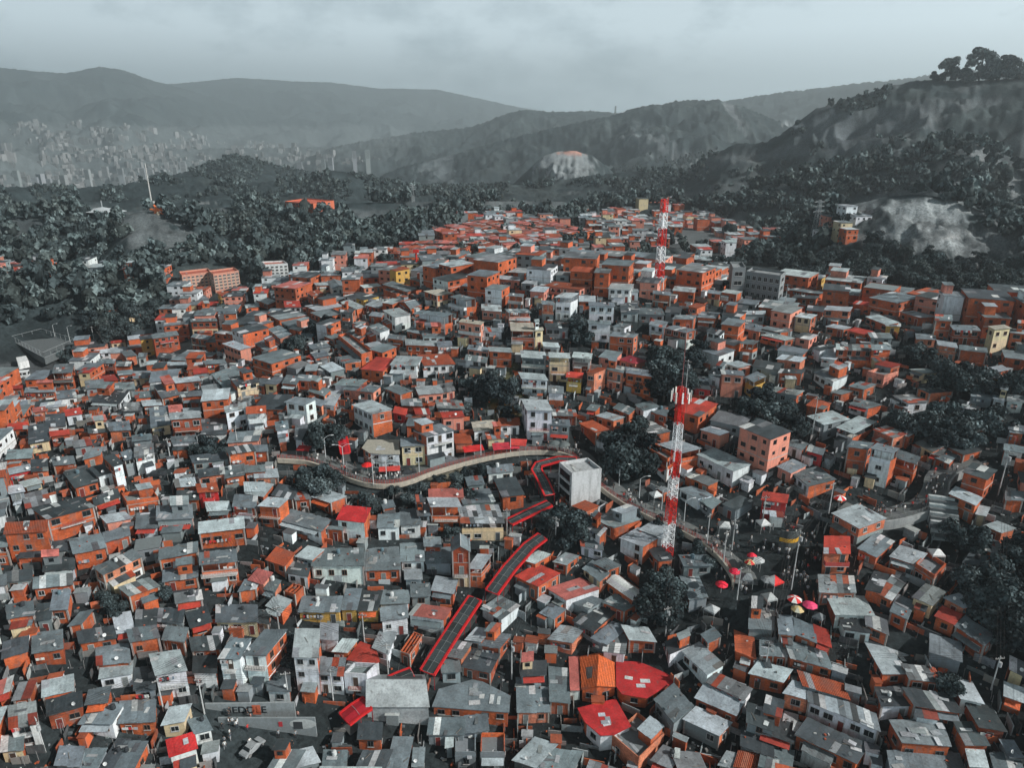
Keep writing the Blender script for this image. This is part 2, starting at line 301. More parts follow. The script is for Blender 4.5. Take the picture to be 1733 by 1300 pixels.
# roofs seen in the photograph: tile origin; x y of front-left, front-right, back-right roof corner, wall height, wall kind, roof kind
DATA = {
(0,425): """340 797 468 792 440 730 110 o g|375 965 500 950 485 900 60 w g|45 900 145 895 140 875 50 o r|155 920 360 915 350 890 50 o g|615 670 720 660 715 640 60 o l
635 730 745 730 740 705 80 o g|750 750 850 750 840 722 60 o g|820 690 890 680 850 640 60 o g|895 690 950 690 945 660 60 w g|770 810 870 800 860 770 50 o g
865 830 985 825 975 780 50 o g|995 570 1165 545 1150 520 110 o g|1240 460 1415 455 1400 438 100 o g|1355 400 1455 390 1440 360 100 o g|1455 410 1540 405 1530 380 80 o g
1240 560 1355 575 1340 550 90 o g|1450 600 1565 645 1635 635 110 p l|1335 740 1475 725 1455 700 50 o g|1375 800 1500 930 1590 800 60 w g|1540 880 1690 850 1640 800 90 o d
1140 860 1310 840 1290 812 60 o l|1180 950 1325 940 1310 905 80 o g|1055 960 1170 935 1110 850 60 o g|930 1010 1055 1000 1040 960 60 o l|985 1145 1105 1130 1090 1010 60 c g
1110 1080 1195 1070 1180 1000 60 p k|1195 1060 1310 1055 1305 1025 60 o l|1465 1050 1610 1020 1600 980 120 w l|1600 1060 1731 1050 1731 1010 120 w t|430 1075 535 1060 520 1020 60 w r
215 1050 300 1040 295 1018 60 o k|120 1010 180 1000 175 970 60 o g|560 900 680 885 670 830 50 g g|590 980 780 990 770 900 40 w d|755 910 880 900 870 850 50 g g
880 960 990 950 980 910 40 o g|790 1040 920 1040 915 985 30 g m|680 850 770 840 740 800 60 o r|720 600 820 590 815 578 30 o r|1085 745 1240 745 1235 720 40 g l
1020 690 1180 700 1140 670 20 g d|1115 330 1185 325 1160 300 40 w g|1185 320 1270 315 1240 285 50 c t|1280 320 1360 315 1330 290 50 w g|1430 285 1530 280 1500 260 60 y t
1530 290 1615 285 1600 270 50 w g|1320 385 1440 380 1420 355 30 w g|1600 370 1690 360 1680 340 40 o g|700 410 800 400 780 355 30 c t|800 410 925 395 900 370 50 p l
90 120 215 115 210 105 50 o r|610 1110 695 1100 690 1085 30 o k""",
(430,425): """1105 745 1310 735 1260 670 60 w t|885 740 1060 745 1100 690 90 w l|985 610 1200 620 1190 580 50 o l|1195 620 1290 615 1285 585 50 w g|1095 555 1245 555 1235 515 45 w g
990 520 1095 540 1110 495 50 o g|1035 405 1245 430 1290 418 130 w g|840 385 915 430 1020 412 100 w l|745 490 820 530 875 500 80 w g|590 530 690 570 745 545 40 o g
545 560 700 690 760 660 60 o f|865 565 975 580 980 555 60 o g|560 395 640 400 660 370 110 o d|565 330 670 380 720 360 70 o l|745 420 830 430 835 400 50 o g
720 350 810 370 850 330 40 o l|945 330 1020 375 1085 350 50 o a|1105 260 1190 290 1300 275 80 o c|1275 295 1385 325 1475 340 120 w g|1330 460 1480 480 1500 460 140 p c
1385 635 1520 655 1525 630 50 p g|1530 650 1680 660 1650 630 100 o l|1370 705 1515 725 1480 700 90 w g|1480 520 1615 525 1600 500 50 w g|1480 385 1610 395 1600 350 60 p l
850 890 955 935 1035 925 50 o g|1070 935 1235 925 1210 880 70 p l|1210 925 1310 905 1290 855 60 p m|960 1005 1095 1010 1085 960 40 o g|900 1050 985 1065 980 1030 40 r r
1050 1060 1150 1060 1140 1030 40 p r|1190 1020 1370 1030 1330 970 30 o m|1225 1085 1370 1075 1360 1050 90 p r|520 870 690 880 740 845 60 w g|180 860 275 870 275 810 70 o g
275 840 415 850 410 810 60 o g|330 780 405 780 420 740 40 o l|420 740 500 790 590 770 40 g l|535 690 590 730 700 710 60 w g|370 660 400 700 490 685 40 o g
350 610 380 640 500 620 40 g g|95 505 170 570 240 540 60 o g|5 600 80 650 150 620 40 o g|0 310 90 345 130 320 40 o l|200 365 305 365 295 325 30 w r
345 270 385 295 455 275 60 o t|405 225 500 220 480 200 50 o l|510 245 610 240 560 185 40 w a|715 240 830 225 800 205 40 o l|835 215 1000 265 1060 240 60 o g
985 175 1080 200 1180 190 40 o g|1350 225 1440 240 1460 220 40 o g|1595 180 1731 190 1720 165 60 p l|200 980 340 1000 400 970 130 w g|345 985 440 1010 470 980 50 o g
445 1000 520 1010 580 900 60 w l|0 870 60 880 70 830 50 o g|350 910 460 940 500 900 50 o g|575 900 780 920 830 880 40 p g|450 550 520 575 560 550 40 o g
300 555 380 560 370 530 40 w g|640 1000 770 1060 900 1025 140 w l""",
(860,425): """0 400 150 400 140 388 90 p g|20 520 175 525 160 465 120 o c|175 520 230 515 225 500 120 c c|85 690 250 700 240 660 120 g l|85 830 260 840 230 797 110 w l
220 345 300 350 295 330 130 o g|305 300 410 305 460 275 150 w l|140 260 235 265 270 230 80 p l|240 495 395 500 390 480 70 g d|525 355 695 360 690 335 110 w g
520 470 670 475 665 455 120 w g|650 245 800 250 820 215 90 w l|785 265 850 270 845 250 60 w g|940 275 1060 290 1060 270 90 o g|1070 255 1215 270 1225 245 70 o l
1295 270 1380 280 1385 265 80 o g|1385 265 1490 280 1525 265 70 o l|735 400 850 400 840 340 60 g d|850 410 1020 415 1000 370 50 g g|680 490 760 500 845 485 60 w g
655 550 820 565 850 540 110 o g|915 480 1020 500 1040 460 90 w g|1020 500 1165 530 1200 518 100 o g|1070 440 1210 445 1225 425 80 o g|1170 360 1230 370 1290 350 60 o t
1230 430 1350 440 1380 400 70 o g|1290 520 1385 545 1410 525 100 w d|1510 600 1600 610 1665 595 110 o g|1520 410 1675 410 1680 390 80 o l|1520 500 1640 525 1630 485 50 o g
1415 730 1500 760 1620 760 50 w l|1390 800 1540 810 1530 780 150 p g|1300 800 1380 825 1420 780 80 w g|1540 820 1600 850 1680 810 110 y g|1210 890 1320 905 1300 855 60 r d
720 705 830 735 900 715 50 p A|510 790 560 800 640 765 150 o t|640 770 750 792 760 755 130 o g|765 790 940 815 930 780 150 o g|265 690 405 695 400 665 160 o l
415 690 540 700 550 665 90 w l|375 820 480 830 490 790 100 y r|230 620 335 625 330 608 50 w l|120 1035 290 1038 250 965 200 w l|260 920 360 925 360 880 60 w g
290 1070 450 1075 440 1030 40 o m|265 1130 405 1140 400 1100 120 g g|465 1120 575 1185 660 1165 50 o t|570 1070 690 1105 775 1085 60 o l|680 1020 790 1065 820 1040 60 o g
825 1000 880 1040 985 1015 60 w g|910 1040 1030 1075 1045 1045 60 o g|800 1125 940 1200 1060 1180 50 o m|1250 1160 1380 1200 1490 1190 90 p g|510 1030 570 1040 600 1010 40 o g
0 290 100 300 95 280 90 o g|230 225 470 250 540 225 50 p t""",
(1283,425): """240 425 345 440 385 415 100 o l|430 380 600 390 640 380 100 o l|190 250 400 280 465 270 30 o g|220 300 380 310 400 290 50 o d|615 340 740 360 750 350 40 o r
440 490 560 510 620 495 40 o l|580 515 700 545 720 535 60 o r|700 425 840 480 920 470 60 o l|920 395 1060 435 1160 430 60 o l|1155 450 1265 455 1260 415 130 o g
830 485 930 490 930 475 50 y g|1270 510 1450 520 1420 490 100 o g|1540 510 1650 500 1660 480 150 c c|1640 530 1731 540 1731 510 100 o g|1170 610 1300 630 1290 600 100 o l
1310 640 1495 660 1490 630 80 o g|1030 570 1160 575 1150 540 50 o g|730 560 880 565 860 540 50 o g|740 640 870 640 870 612 110 o g|510 640 750 650 740 612 100 o s
410 695 500 710 580 650 60 w l|350 630 400 650 515 625 70 w d|20 545 180 580 265 570 50 o l|5 500 150 530 240 522 30 o g|120 700 280 720 325 712 70 o l
130 790 290 800 310 780 80 o d|70 910 260 940 320 930 60 g m|360 790 490 850 590 810 70 w g|480 920 540 935 635 910 70 o g|590 880 690 900 800 875 80 o g
700 800 820 830 920 800 50 p f|760 735 870 760 975 762 30 g r|990 770 1080 800 1190 790 50 c l|1035 890 1115 925 1275 910 60 o d|880 940 980 990 1110 980 60 w m
590 990 720 1025 810 1000 60 w g|1490 760 1540 790 1625 765 40 o l|1520 820 1580 840 1670 830 60 y g|1385 940 1530 960 1530 935 70 g g|1530 960 1610 975 1620 940 60 w g
1620 975 1731 985 1731 945 50 w g|1400 1070 1440 1100 1605 1103 60 o g|1630 1160 1731 1180 1731 1150 90 g g|320 1075 430 1130 600 1090 100 g l|510 1150 620 1190 770 1110 110 w l
750 1160 880 1220 970 1190 100 o m|930 1190 975 1210 1030 1180 80 o l""",
(0,700): """300 690 615 602 520 540 150 o d|615 602 785 545 765 490 65 o d|20 785 305 765 290 695 200 o t|690 715 855 680 800 635 55 p l|675 840 850 790 840 735 60 o g
475 915 690 875 660 785 110 o g|665 1050 925 930 870 890 130 o s|835 1190 1040 1120 970 1065 110 o s|1015 695 1255 680 1250 585 110 o g|1290 780 1595 745 1590 680 110 o l
1030 950 1290 900 1290 840 110 o g|1055 1095 1290 1060 1290 1015 60 o g|1295 985 1545 960 1540 890 150 o g|820 600 1040 565 1000 505 40 o f|490 485 640 445 560 345 50 o d
740 345 800 325 730 262 150 w d|810 305 875 290 850 240 110 g g|875 285 1000 255 995 190 120 w m|640 410 735 385 670 325 80 w d|540 300 655 270 730 235 50 o g
345 340 490 325 470 270 30 o g|45 400 205 370 195 330 60 r l|205 380 310 370 305 290 40 o d|35 300 205 290 200 230 50 o g|160 480 275 450 235 415 40 c l
60 525 160 510 130 460 110 g l|170 620 330 580 300 490 60 g m|1250 320 1490 290 1470 250 60 o d|1485 265 1665 240 1640 200 100 o d|1290 415 1465 390 1460 350 60 o d
1465 420 1590 400 1590 330 50 o g|1285 515 1425 505 1410 450 110 r t|1140 480 1280 470 1270 455 30 o l|1145 560 1295 560 1285 510 60 o d|1345 635 1505 625 1490 595 40 o l
1590 385 1731 375 1725 350 60 o g|1590 510 1731 505 1725 440 30 g l|1105 40 1310 25 1300 -20 150 o l|1310 140 1475 130 1470 30 60 w d|1115 190 1285 180 1280 150 90 w g
710 115 850 105 840 50 70 o g|325 150 455 135 450 112 70 o r|300 90 425 80 420 0 40 w d|480 220 600 200 590 170 30 g m|210 1140 475 1110 475 1065 70 o g
275 1030 490 1010 470 940 40 w d|300 900 470 880 470 820 40 g d|-60 880 45 870 40 800 120 o g|30 1100 210 1080 205 1010 30 g d|880 750 1025 745 1020 640 40 w g
1510 605 1665 615 1660 540 110 o g|45 110 180 100 175 60 60 o r|190 200 320 180 310 60 60 o d|575 130 700 120 690 70 60 o d|860 180 990 170 985 130 30 g g
985 95 1105 75 1095 -20 60 c g""",
(430,700): """25 600 165 612 228 555 140 o l|375 540 500 580 620 540 60 o l|265 565 370 555 350 530 50 o m|165 690 440 765 510 690 60 w g|535 690 720 712 762 612 140 w R
470 750 580 760 560 690 80 o g|800 745 945 735 950 650 90 w g|950 730 1085 725 1080 620 90 w g|840 620 920 605 905 565 30 o g|1065 665 1145 665 1130 590 110 g g
1145 605 1350 605 1330 560 170 o l|1135 550 1365 545 1360 497 50 p k|1360 590 1570 570 1530 490 30 g g|1345 715 1630 710 1590 590 120 c s|370 990 715 990 715 880 110 o g
720 1025 955 1015 940 870 80 o g|955 965 1110 960 1100 840 50 o g|1115 975 1285 975 1280 875 80 g g|1105 865 1220 865 1215 815 30 o g|1285 895 1405 895 1400 810 240 o a
1390 1008 1480 1012 1582 925 110 o l|1150 1150 1300 1170 1330 1075 80 o l|980 1080 1095 1080 1090 1010 30 g l|815 1240 1010 1235 1015 1145 50 w g|1020 1190 1150 1185 1145 1110 60 g g
565 1280 665 1280 700 1135 60 y g|670 1285 805 1280 835 1150 60 y d|285 1290 560 1290 580 1190 40 y g|75 950 200 990 270 910 60 o t|210 1040 350 1060 375 970 60 w d
270 930 380 955 460 880 40 o l|185 1160 265 1185 315 1140 80 o F|65 1140 135 1160 165 1105 50 o g|75 1250 180 1290 240 1225 60 o l|-40 1080 60 1110 115 1050 80 p k
110 530 250 560 300 490 50 o d|-60 520 60 545 130 460 40 o l|955 215 1115 205 1110 150 130 c g|1118 150 1305 110 1215 65 190 w g
1430 115 1590 100 1570 40 60 w c|1595 80 1731 75 1725 25 60 w t|1520 165 1635 155 1620 125 40 c g|1310 195 1420 190 1400 125 20 o t|145 110 225 100 215 50 90 w g
265 170 395 175 375 70 50 w g|1520 390 1690 375 1680 330 60 w g|1390 470 1500 460 1480 400 30 g g|0 250 90 245 85 205 60 o g|0 420 160 410 150 355 50 o l""",
(860,700): """975 200 1130 260 1270 230 120 o l|900 240 1040 320 1070 290 110 o f|1230 265 1470 375 1585 330 100 w l|1145 400 1310 470 1370 440 40 o m|1110 490 1240 555 1350 540 70 w g
1240 560 1330 620 1390 570 70 g g|1395 590 1480 625 1600 570 80 g d|545 680 690 745 880 690 60 o g|420 600 510 640 600 620 60 o t|725 810 880 870 1000 800 110 w l
850 755 1000 815 1115 740 60 w l|515 745 600 800 625 770 110 w d|470 860 620 890 610 860 40 w g|910 880 980 965 1060 950 80 o d|1140 990 1330 985 1305 935 50 g g
1180 1210 1300 1200 1230 1040 20 g g|98 955 175 978 282 915 60 o l|295 965 380 985 505 930 70 o l|45 1060 195 1130 340 1040 90 o r|255 1140 375 1215 600 1140 60 w k
485 1005 600 1090 650 1050 40 o g|550 970 650 1020 725 1010 60 o g|640 1100 810 1220 900 1170 40 o L|610 1225 760 1290 900 1270 50 o g|415 1230 520 1280 620 1220 30 g g""",
(1283,700): """20 560 190 580 200 525 130 r r|190 205 290 235 330 190 60 w g|315 240 420 275 430 250 40 r g|125 345 215 385 320 330 80 p g|215 385 330 475 510 430 60 w g
730 225 880 260 900 240 230 w g|580 215 720 235 770 195 170 o g|885 280 1030 330 1050 300 130 o g|1120 260 1180 280 1230 230 40 o m|1150 290 1240 330 1310 265 50 o g
1220 210 1340 270 1460 235 50 o d|1020 190 1140 250 1220 220 30 c m|1240 520 1420 600 1465 550 120 o l|1420 655 1480 670 1505 615 80 o l|1470 730 1590 775 1690 750 60 o l
480 650 660 750 840 680 120 o l|430 910 600 915 650 800 140 o r|650 880 770 935 890 825 70 o g|858 930 1035 985 1100 915 50 o l|1010 1000 1145 1085 1210 990 50 o f
1335 970 1450 1000 1500 930 80 w d|1500 990 1640 1030 1731 990 40 g l|1480 890 1600 930 1560 825 30 o m|400 1160 640 1170 620 1065 20 o s|1610 560 1731 570 1731 520 60 o g
1600 235 1731 255 1731 220 100 w g|1640 120 1731 130 1731 90 90 o g""",
(0,962): """325 275 435 265 460 140 100 o g|45 330 225 300 215 210 110 o g|-40 120 40 110 35 80 60 o g|235 340 330 330 330 230 70 g d|445 375 530 365 640 280 60 o g
760 430 875 410 845 280 60 c l|875 400 1015 395 950 270 40 o d|510 490 760 450 740 400 80 o d|840 480 1040 450 1030 415 120 o g|1050 460 1200 480 1190 420 60 o g
625 635 850 610 835 485 60 o g|1010 700 1215 665 1160 525 170 w l|1240 390 1380 350 1340 240 80 o d|1400 350 1680 350 1650 235 50 c g|1245 540 1440 520 1420 440 60 o d
1420 590 1560 590 1640 460 220 w g|1250 680 1410 680 1410 570 110 w d|205 555 410 525 410 400 40 o g|10 590 180 540 190 440 90 o d|-20 830 60 800 85 710 90 o k
270 840 480 790 480 690 50 o l|80 860 190 845 240 730 40 o m|300 960 540 900 535 800 110 o d|550 890 700 870 720 790 40 o g|510 1010 735 1010 810 880 90 w g
765 1010 1010 1000 1020 860 90 o g|870 800 1010 790 1000 640 40 g d|60 1050 240 1010 230 860 140 w m|1100 1230 1285 1170 1260 1060 120 w R|1265 1080 1380 1050 1330 970 90 w g
480 1310 630 1310 700 1170 40 g g|720 1310 870 1310 965 1130 80 o g|630 1325 715 1325 850 1110 60 g d|350 1280 520 1290 540 1170 30 g g|1050 1020 1200 1000 1250 890 40 c l
1550 150 1670 130 1731 60 80 o g|1140 230 1320 200 1310 140 50 o m|0 1200 150 1180 140 1100 60 c g|640 720 860 680 860 655 30 w l|980 340 1190 350 1140 280 40 g d""",
(430,962): """-70 565 75 575 215 400 220 w g|85 800 235 805 225 650 50 w g|250 580 415 585 430 400 240 w l|425 460 545 470 550 370 90 w l|510 540 610 545 665 480 60 o l
405 690 580 695 600 590 130 w g|575 710 740 720 830 670 120 w f|768 520 870 560 905 400 60 w l|825 340 1005 320 1000 280 110 w g
1005 300 1240 330 1265 290 100 w k|945 545 1010 570 1105 430 30 o F|1125 1080 1370 1080 1380 980 40 g g|1375 1070 1530 1055 1520 965 30 g g
670 1110 830 1115 835 1045 60 o d|860 1310 990 1310 1035 1100 20 g g|1030 1290 1100 1290 1110 1170 30 g g|655 1310 860 1300 900 1200 30 g d|1300 1230 1450 1230 1450 1090 50 g f
1465 1230 1640 1230 1640 1090 50 g f|1250 1170 1290 1165 1295 1020 20 g l|90 1300 270 1300 335 1180 30 g g|270 1300 430 1260 390 1180 30 g l|440 1310 600 1310 610 1190 40 g g
1478 262 1610 330 1731 240 60 w s|1375 465 1480 480 1580 400 40 g l|1255 570 1350 590 1420 490 50 o m|1350 640 1540 680 1600 560 60 o d|1470 500 1600 520 1731 440 40 o g
1220 680 1350 670 1340 620 20 g g|0 350 90 360 90 280 40 o d""",
(860,962): """260 460 420 490 530 400 60 o l|540 455 640 500 785 380 50 g g|785 465 965 480 905 380 70 o l|615 540 760 560 780 440 40 w m|420 340 560 410 700 290 30 g d
205 290 300 330 380 270 40 o g
665 1110 850 1270 1025 1100 90 o f|60 940 270 935 250 700 70 o g|275 870 400 880 385 650 70 o g|30 1250 180 1300 370 1160 40 g l|180 1300 420 1330 540 1200 30 g g
80 700 250 690 250 610 20 g d|1140 980 1380 1090 1460 1000 100 o l|1215 840 1490 960 1545 870 60 o l|1290 740 1540 860 1590 790 40 w m|1135 540 1300 690 1410 630 60 w l
1600 690 1731 730 1731 620 80 o l|1480 540 1610 590 1590 450 50 o t|1650 570 1731 575 1731 455 40 o g|1565 390 1731 400 1731 265 60 g g|1255 430 1300 490 1360 460 60 o g
1550 1000 1731 1060 1731 930 130 g d|1370 1280 1480 1310 1530 1220 30 w l|1470 1290 1640 1310 1660 1240 30 o t|930 1250 1060 1310 1140 1210 60 o m|1100 1300 1300 1320 1250 1200 30 g m
950 850 1080 1010 1210 900 110 g g|1510 1150 1731 1230 1731 1130 40 g d|1020 480 1050 560 1180 480 60 w d""",
(1283,962): """500 300 760 308 690 180 40 w l|700 140 790 165 850 40 40 o d|780 170 865 210 1010 20 60 o s|860 285 970 335 1020 215 40 o g|1005 190 1135 240 1225 150 100 c m
1210 190 1340 260 1415 235 60 o l|1150 310 1280 365 1330 300 40 o r|1280 370 1480 500 1545 440 110 o g|140 430 235 440 220 310 40 o g|240 430 380 480 370 370 40 o g
380 480 475 515 440 395 30 o r|10 560 195 580 190 480 50 o g|205 580 490 655 440 540 60 o g|-60 680 170 745 290 700 90 o l|165 810 330 860 420 790 100 o l
320 860 795 1060 720 940 110 o s|285 760 600 850 570 770 30 g t|980 720 1205 745 1170 680 60 o m
560 400 740 425 690 320 50 w d|700 370 850 430 800 340 30 o m|800 895 1010 895 960 770 70 o d|1010 890 1335 940 1250 830 70 o d
1440 1035 1615 1065 1500 880 60 o d|1320 850 1470 880 1390 730 20 w l|1350 1150 1510 1150 1420 1000 50 o d|0 1060 230 1140 260 960 60 g d|240 1080 650 1270 720 1160 100 o d
0 1300 220 1320 250 1190 40 g g|860 1310 1350 1325 1340 1280 40 g g|1380 1290 1500 1300 1480 1220 40 w l|1540 1320 1731 1320 1731 1240 40 g g|1640 1230 1731 1240 1700 1180 30 g g
1640 660 1731 700 1731 620 40 o m|1600 830 1731 880 1731 800 40 o l""",
}
# ------------------------------------------------------------------ houses
def tj(c, a=.12, r=rnd):
    k = 1+r.uniform(-a, a); return tuple(max(0, x*k*(1+r.uniform(-.03, .03))) for x in c)
WALL = {'o': (.50,.11,.038), 'w': (.64,.69,.71), 'g': (.20,.24,.255), 'p': (.62,.24,.17), 'y': (.50,.31,.07), 'c': (.60,.49,.31), 'r': (.42,.02,.02)}
WNAME = {'o': 'orange brick', 'w': 'white plastered', 'g': 'grey plastered', 'p': 'pink', 'y': 'ochre yellow', 'c': 'cream', 'r': 'red painted'}
ROOF = {'g': (.155,.195,.215), 'l': (.36,.42,.445), 'd': (.05,.064,.072), 'm': (.18,.20,.21), 's': (.19,.225,.24), 'r': (.40,.05,.035), 'R': (.46,.03,.032), 'k': (.46,.14,.12),
        't': (.36,.08,.035), 'T': (.60,.13,.04), 'c': (.33,.32,.27), 'f': (.17,.2,.21), 'F': (.17,.2,.21), 'a': (.17,.21,.23), 'A': (.40,.05,.07), 'L': (.62,.64,.63)}
RNAME = {'g': 'a grey sheet roof', 'l': 'a pale metal roof', 'd': 'a dark sheet roof', 'm': 'a rust-patched roof', 's': 'a patchwork sheet roof', 'r': 'a red roof', 'R': 'a bright red roof',
         'k': 'a faded pink roof', 't': 'an orange tile roof', 'T': 'a ridged orange tile roof', 'c': 'a weathered slab roof', 'f': 'a walled flat terrace', 'F': 'roofless brick rooms', 'a': 'a grey gable roof',
         'A': 'a dark red hipped roof', 'L': 'a curved white roof'}
RUST = [(.33,.06,.03), (.40,.10,.06), (.24,.05,.035)]
BRK, PLA, MET, TIL, PLN, GLS = range(6)
HM = [M['brick'], M['plaster'], M['metal'], M['tile'], M['plain'], M['glass']]
CONC = (.36,.37,.36)
class Q:  # bilinear footprint in the house's own frame
    def __init__(s, P): s.P = [Vector((p[0], p[1], 0)) for p in P]
    def at(s, u, v):
        a, b, c, d = s.P; return (a*(1-u)+b*u)*(1-v)+(d*(1-u)+c*u)*v
WIN_CACHE = {}
def window_mesh(w, h, kind, big):
    key = (round(w*4), round(h*4), kind, big)
    if key in WIN_CACHE: return WIN_CACHE[key]
    w, h = key[0]/4, key[1]/4
    fr = MB(); fc = {0: (.10,.11,.115), 1: (.42,.44,.44), 2: (.17,.10,.07)}[kind]; t = .07
    for x, z, sx, sz in ((-w/2,0,t,h+t), (w/2,0,t,h+t), (0,-h/2,w-t,t), (0,h/2,w-t,t), (0,0,.045,h-t)):
        fr.box((x, -.035, z), (sx, .07, sz), PLN, fc)
    fr.box((0, -.07, -h/2-.08), (w+.2, .16, .07), PLN, (.38,.38,.37))
    pa = MB(); pa.box((0, -.004, 0), (w-t, .012, h-t), GLS, (1,1,1))
    if not big:
        fr.box((0, -.004, 0), (w-t, .012, h-t), GLS, (1,1,1))
        WIN_CACHE[key] = (fr.mesh('window', HM), None)
    else: WIN_CACHE[key] = (fr.mesh('window', HM), pa.mesh('pane', HM))
    return WIN_CACHE[key]
def add_window(root, p, ang, w, h, kind, big, name='window'):
    fm, pm = window_mesh(w, h, kind, big)
    o = bpy.data.objects.new(name, fm); COL.objects.link(o); o.parent = root; o.location = p; o.rotation_euler = (0,0,ang)
    if pm is not None:
        q_ = bpy.data.objects.new('pane', pm); COL.objects.link(q_); q_.parent = o
DOOR = {}
def add_door(root, p, ang, c):
    if c not in DOOR:
        d = MB(); cc = [(.06,.04,.03), (.05,.06,.065), (.16,.03,.025), (.16,.18,.18)][c]
        d.box((0,-.02,1.0), (.85,.06,2.0), PLN, cc); d.box((0,-.03,2.04), (1.0,.09,.08), PLN, CONC)
        for s in (-1,1): d.box((s*.46,-.03,1.0), (.07,.09,2.0), PLN, CONC)
        DOOR[c] = d.mesh('door', HM)
    o = bpy.data.objects.new('door', DOOR[c]); COL.objects.link(o); o.parent = root; o.location = p; o.rotation_euler = (0,0,ang)
TANK = None
def add_tank(root, p, r, k=0):
    global TANK
    if TANK is None:
        TANK = []
        for col in ((.03,.035,.04), (.10,.16,.19), (.5,.53,.53)):
            t = MB(); t.cyl((0,0), .5, 0, .95, 12, PLN, col); t.cyl((0,0), .46, .95, 1.12, 12, PLN, col, .2); t.cyl((0,0), .54, .3, .36, 12, PLN, tuple(c*.8 for c in col)); TANK.append(t.mesh('water_tank', HM))
    o = bpy.data.objects.new('water_tank', TANK[k]); COL.objects.link(o); o.parent = root; o.location = p; o.scale = (r,r,r)
DISH = None
def add_dish(root, p, rz):
    global DISH
    if DISH is None:
        t = MB(); n = 10
        for i in range(n):
            a, b_ = 2*math.pi*i/n, 2*math.pi*(i+1)/n
            t.face([(0,-.0,0), (.32*math.cos(a),-.1,.32*math.sin(a)), (.32*math.cos(b_),-.1,.32*math.sin(b_))], PLN, (.6,.62,.62))
        t.tube((0,0,0), (0,.15,-.4), .025, 4, PLN, (.2,.2,.2)); t.tube((0,0,0), (0,-.3,0), .012, 4, PLN, (.2,.2,.2)); DISH = t.mesh('satellite_dish', HM)
    o = bpy.data.objects.new('satellite_dish', DISH); COL.objects.link(o); o.parent = root; o.location = p; o.rotation_euler = (R(-25),0,rz)
def sheet_roof(mb, q, z4, mat, base, var, r, oh=(.35,.35,.35,.35), patch=None, rag=.12, sheet=(1.0,2.3)):
    """sheets laid over a quadrilateral; z4 heights at corners A,B,C,D"""
    A, B, C, D = q.P; w = max((B-A).length, (C-D).length); d = max((D-A).length, (C-B).length)
    nu = max(2, min(16, int(round(w/sheet[0])))); nv = max(1, min(8, int(round(d/sheet[1]))))
    u0, u1, v0, v1 = -oh[3]/w, 1+oh[1]/w, -oh[0]/d, 1+oh[2]/d
    def zz(u, v): return (z4[0]*(1-u)+z4[1]*u)*(1-v)+(z4[3]*(1-u)+z4[2]*u)*v
    vo = r.uniform(0, 50)
    for i in range(nu):
        ua = u0+(u1-u0)*i/nu; ub = u0+(u1-u0)*(i+1)/nu
        f0 = r.uniform(-rag, rag)/d; f1 = r.uniform(-rag, rag)/d
        colk = 1+r.uniform(-var, var)*.5
        for j in range(nv):
            va = v0+(v1-v0)*j/nv + (f0 if j == 0 else -.06/d); vb = v0+(v1-v0)*(j+1)/nv+(f1 if j == nv-1 else 0)
            k = colk*(1+r.uniform(-var, var)); t = tuple(c*k for c in base)
            if patch and r.random() < patch[0]: t = tj(r.choice(patch[1]), .25, r)
            lift = .018*(i % 2)+.012*(nv-j)+r.uniform(0, .012)
            P = []
            for (u, v) in ((ua,va),(ub,va),(ub,vb),(ua,vb)):
                p = q.at(u, v); P.append(Vector((p.x, p.y, zz(u, v)+lift)))
            L = [(ua*w+vo, va*d), (ub*w+vo, va*d), (ub*w+vo, vb*d), (ua*w+vo, vb*d)]
            mb.face(P, mat, t, L)
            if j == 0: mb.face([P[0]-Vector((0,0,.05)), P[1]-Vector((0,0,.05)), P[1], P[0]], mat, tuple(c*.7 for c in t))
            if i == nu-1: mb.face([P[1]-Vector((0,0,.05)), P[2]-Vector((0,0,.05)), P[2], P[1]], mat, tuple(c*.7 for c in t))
    # underside
    P = [];
    for (u, v) in ((u0,v0),(u0,v1),(u1,v1),(u1,v0)):
        p = q.at(u, v); P.append((p.x, p.y, zz(u, v)-.045))
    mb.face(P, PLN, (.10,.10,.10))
def clutter(mb, q, z4, r, n, flat=False):
    def zz(u, v): return (z4[0]*(1-u)+z4[1]*u)*(1-v)+(z4[3]*(1-u)+z4[2]*u)*v
    for k in range(n):
        u, v = r.uniform(.05,.95), r.uniform(.05,.95); p = q.at(u, v); z = zz(u, v)+.08
        c = r.random()
        if c < .5: mb.box((p.x, p.y, z+.05), (r.uniform(.15,.5), r.uniform(.12,.3), r.uniform(.08,.22)), PLN, tj(r.choice([(.3,.3,.29),(.12,.12,.12),(.35,.08,.04),(.45,.46,.45)]), .2, r), r.uniform(0,3))
        elif c < .8: mb.box((p.x, p.y, z+.02), (r.uniform(1.0,2.4), r.uniform(.5,.95), .02), MET, tj(r.choice([(.5,.53,.54),(.30,.33,.34),(.12,.13,.14),(.36,.38,.38)]), .2, r), r.uniform(-.25,.25)+r.choice((0,0,1.57)))
        else:
            a = r.uniform(0, 3.14); L = r.uniform(.8, 1.8); mb.tube((p.x-math.cos(a)*L/2, p.y-math.sin(a)*L/2, z+.05), (p.x+math.cos(a)*L/2, p.y+math.sin(a)*L/2, z+.05), .04, 4, PLN, tj((.2,.17,.14), .3, r))
HOUSES = []; FOOT = []
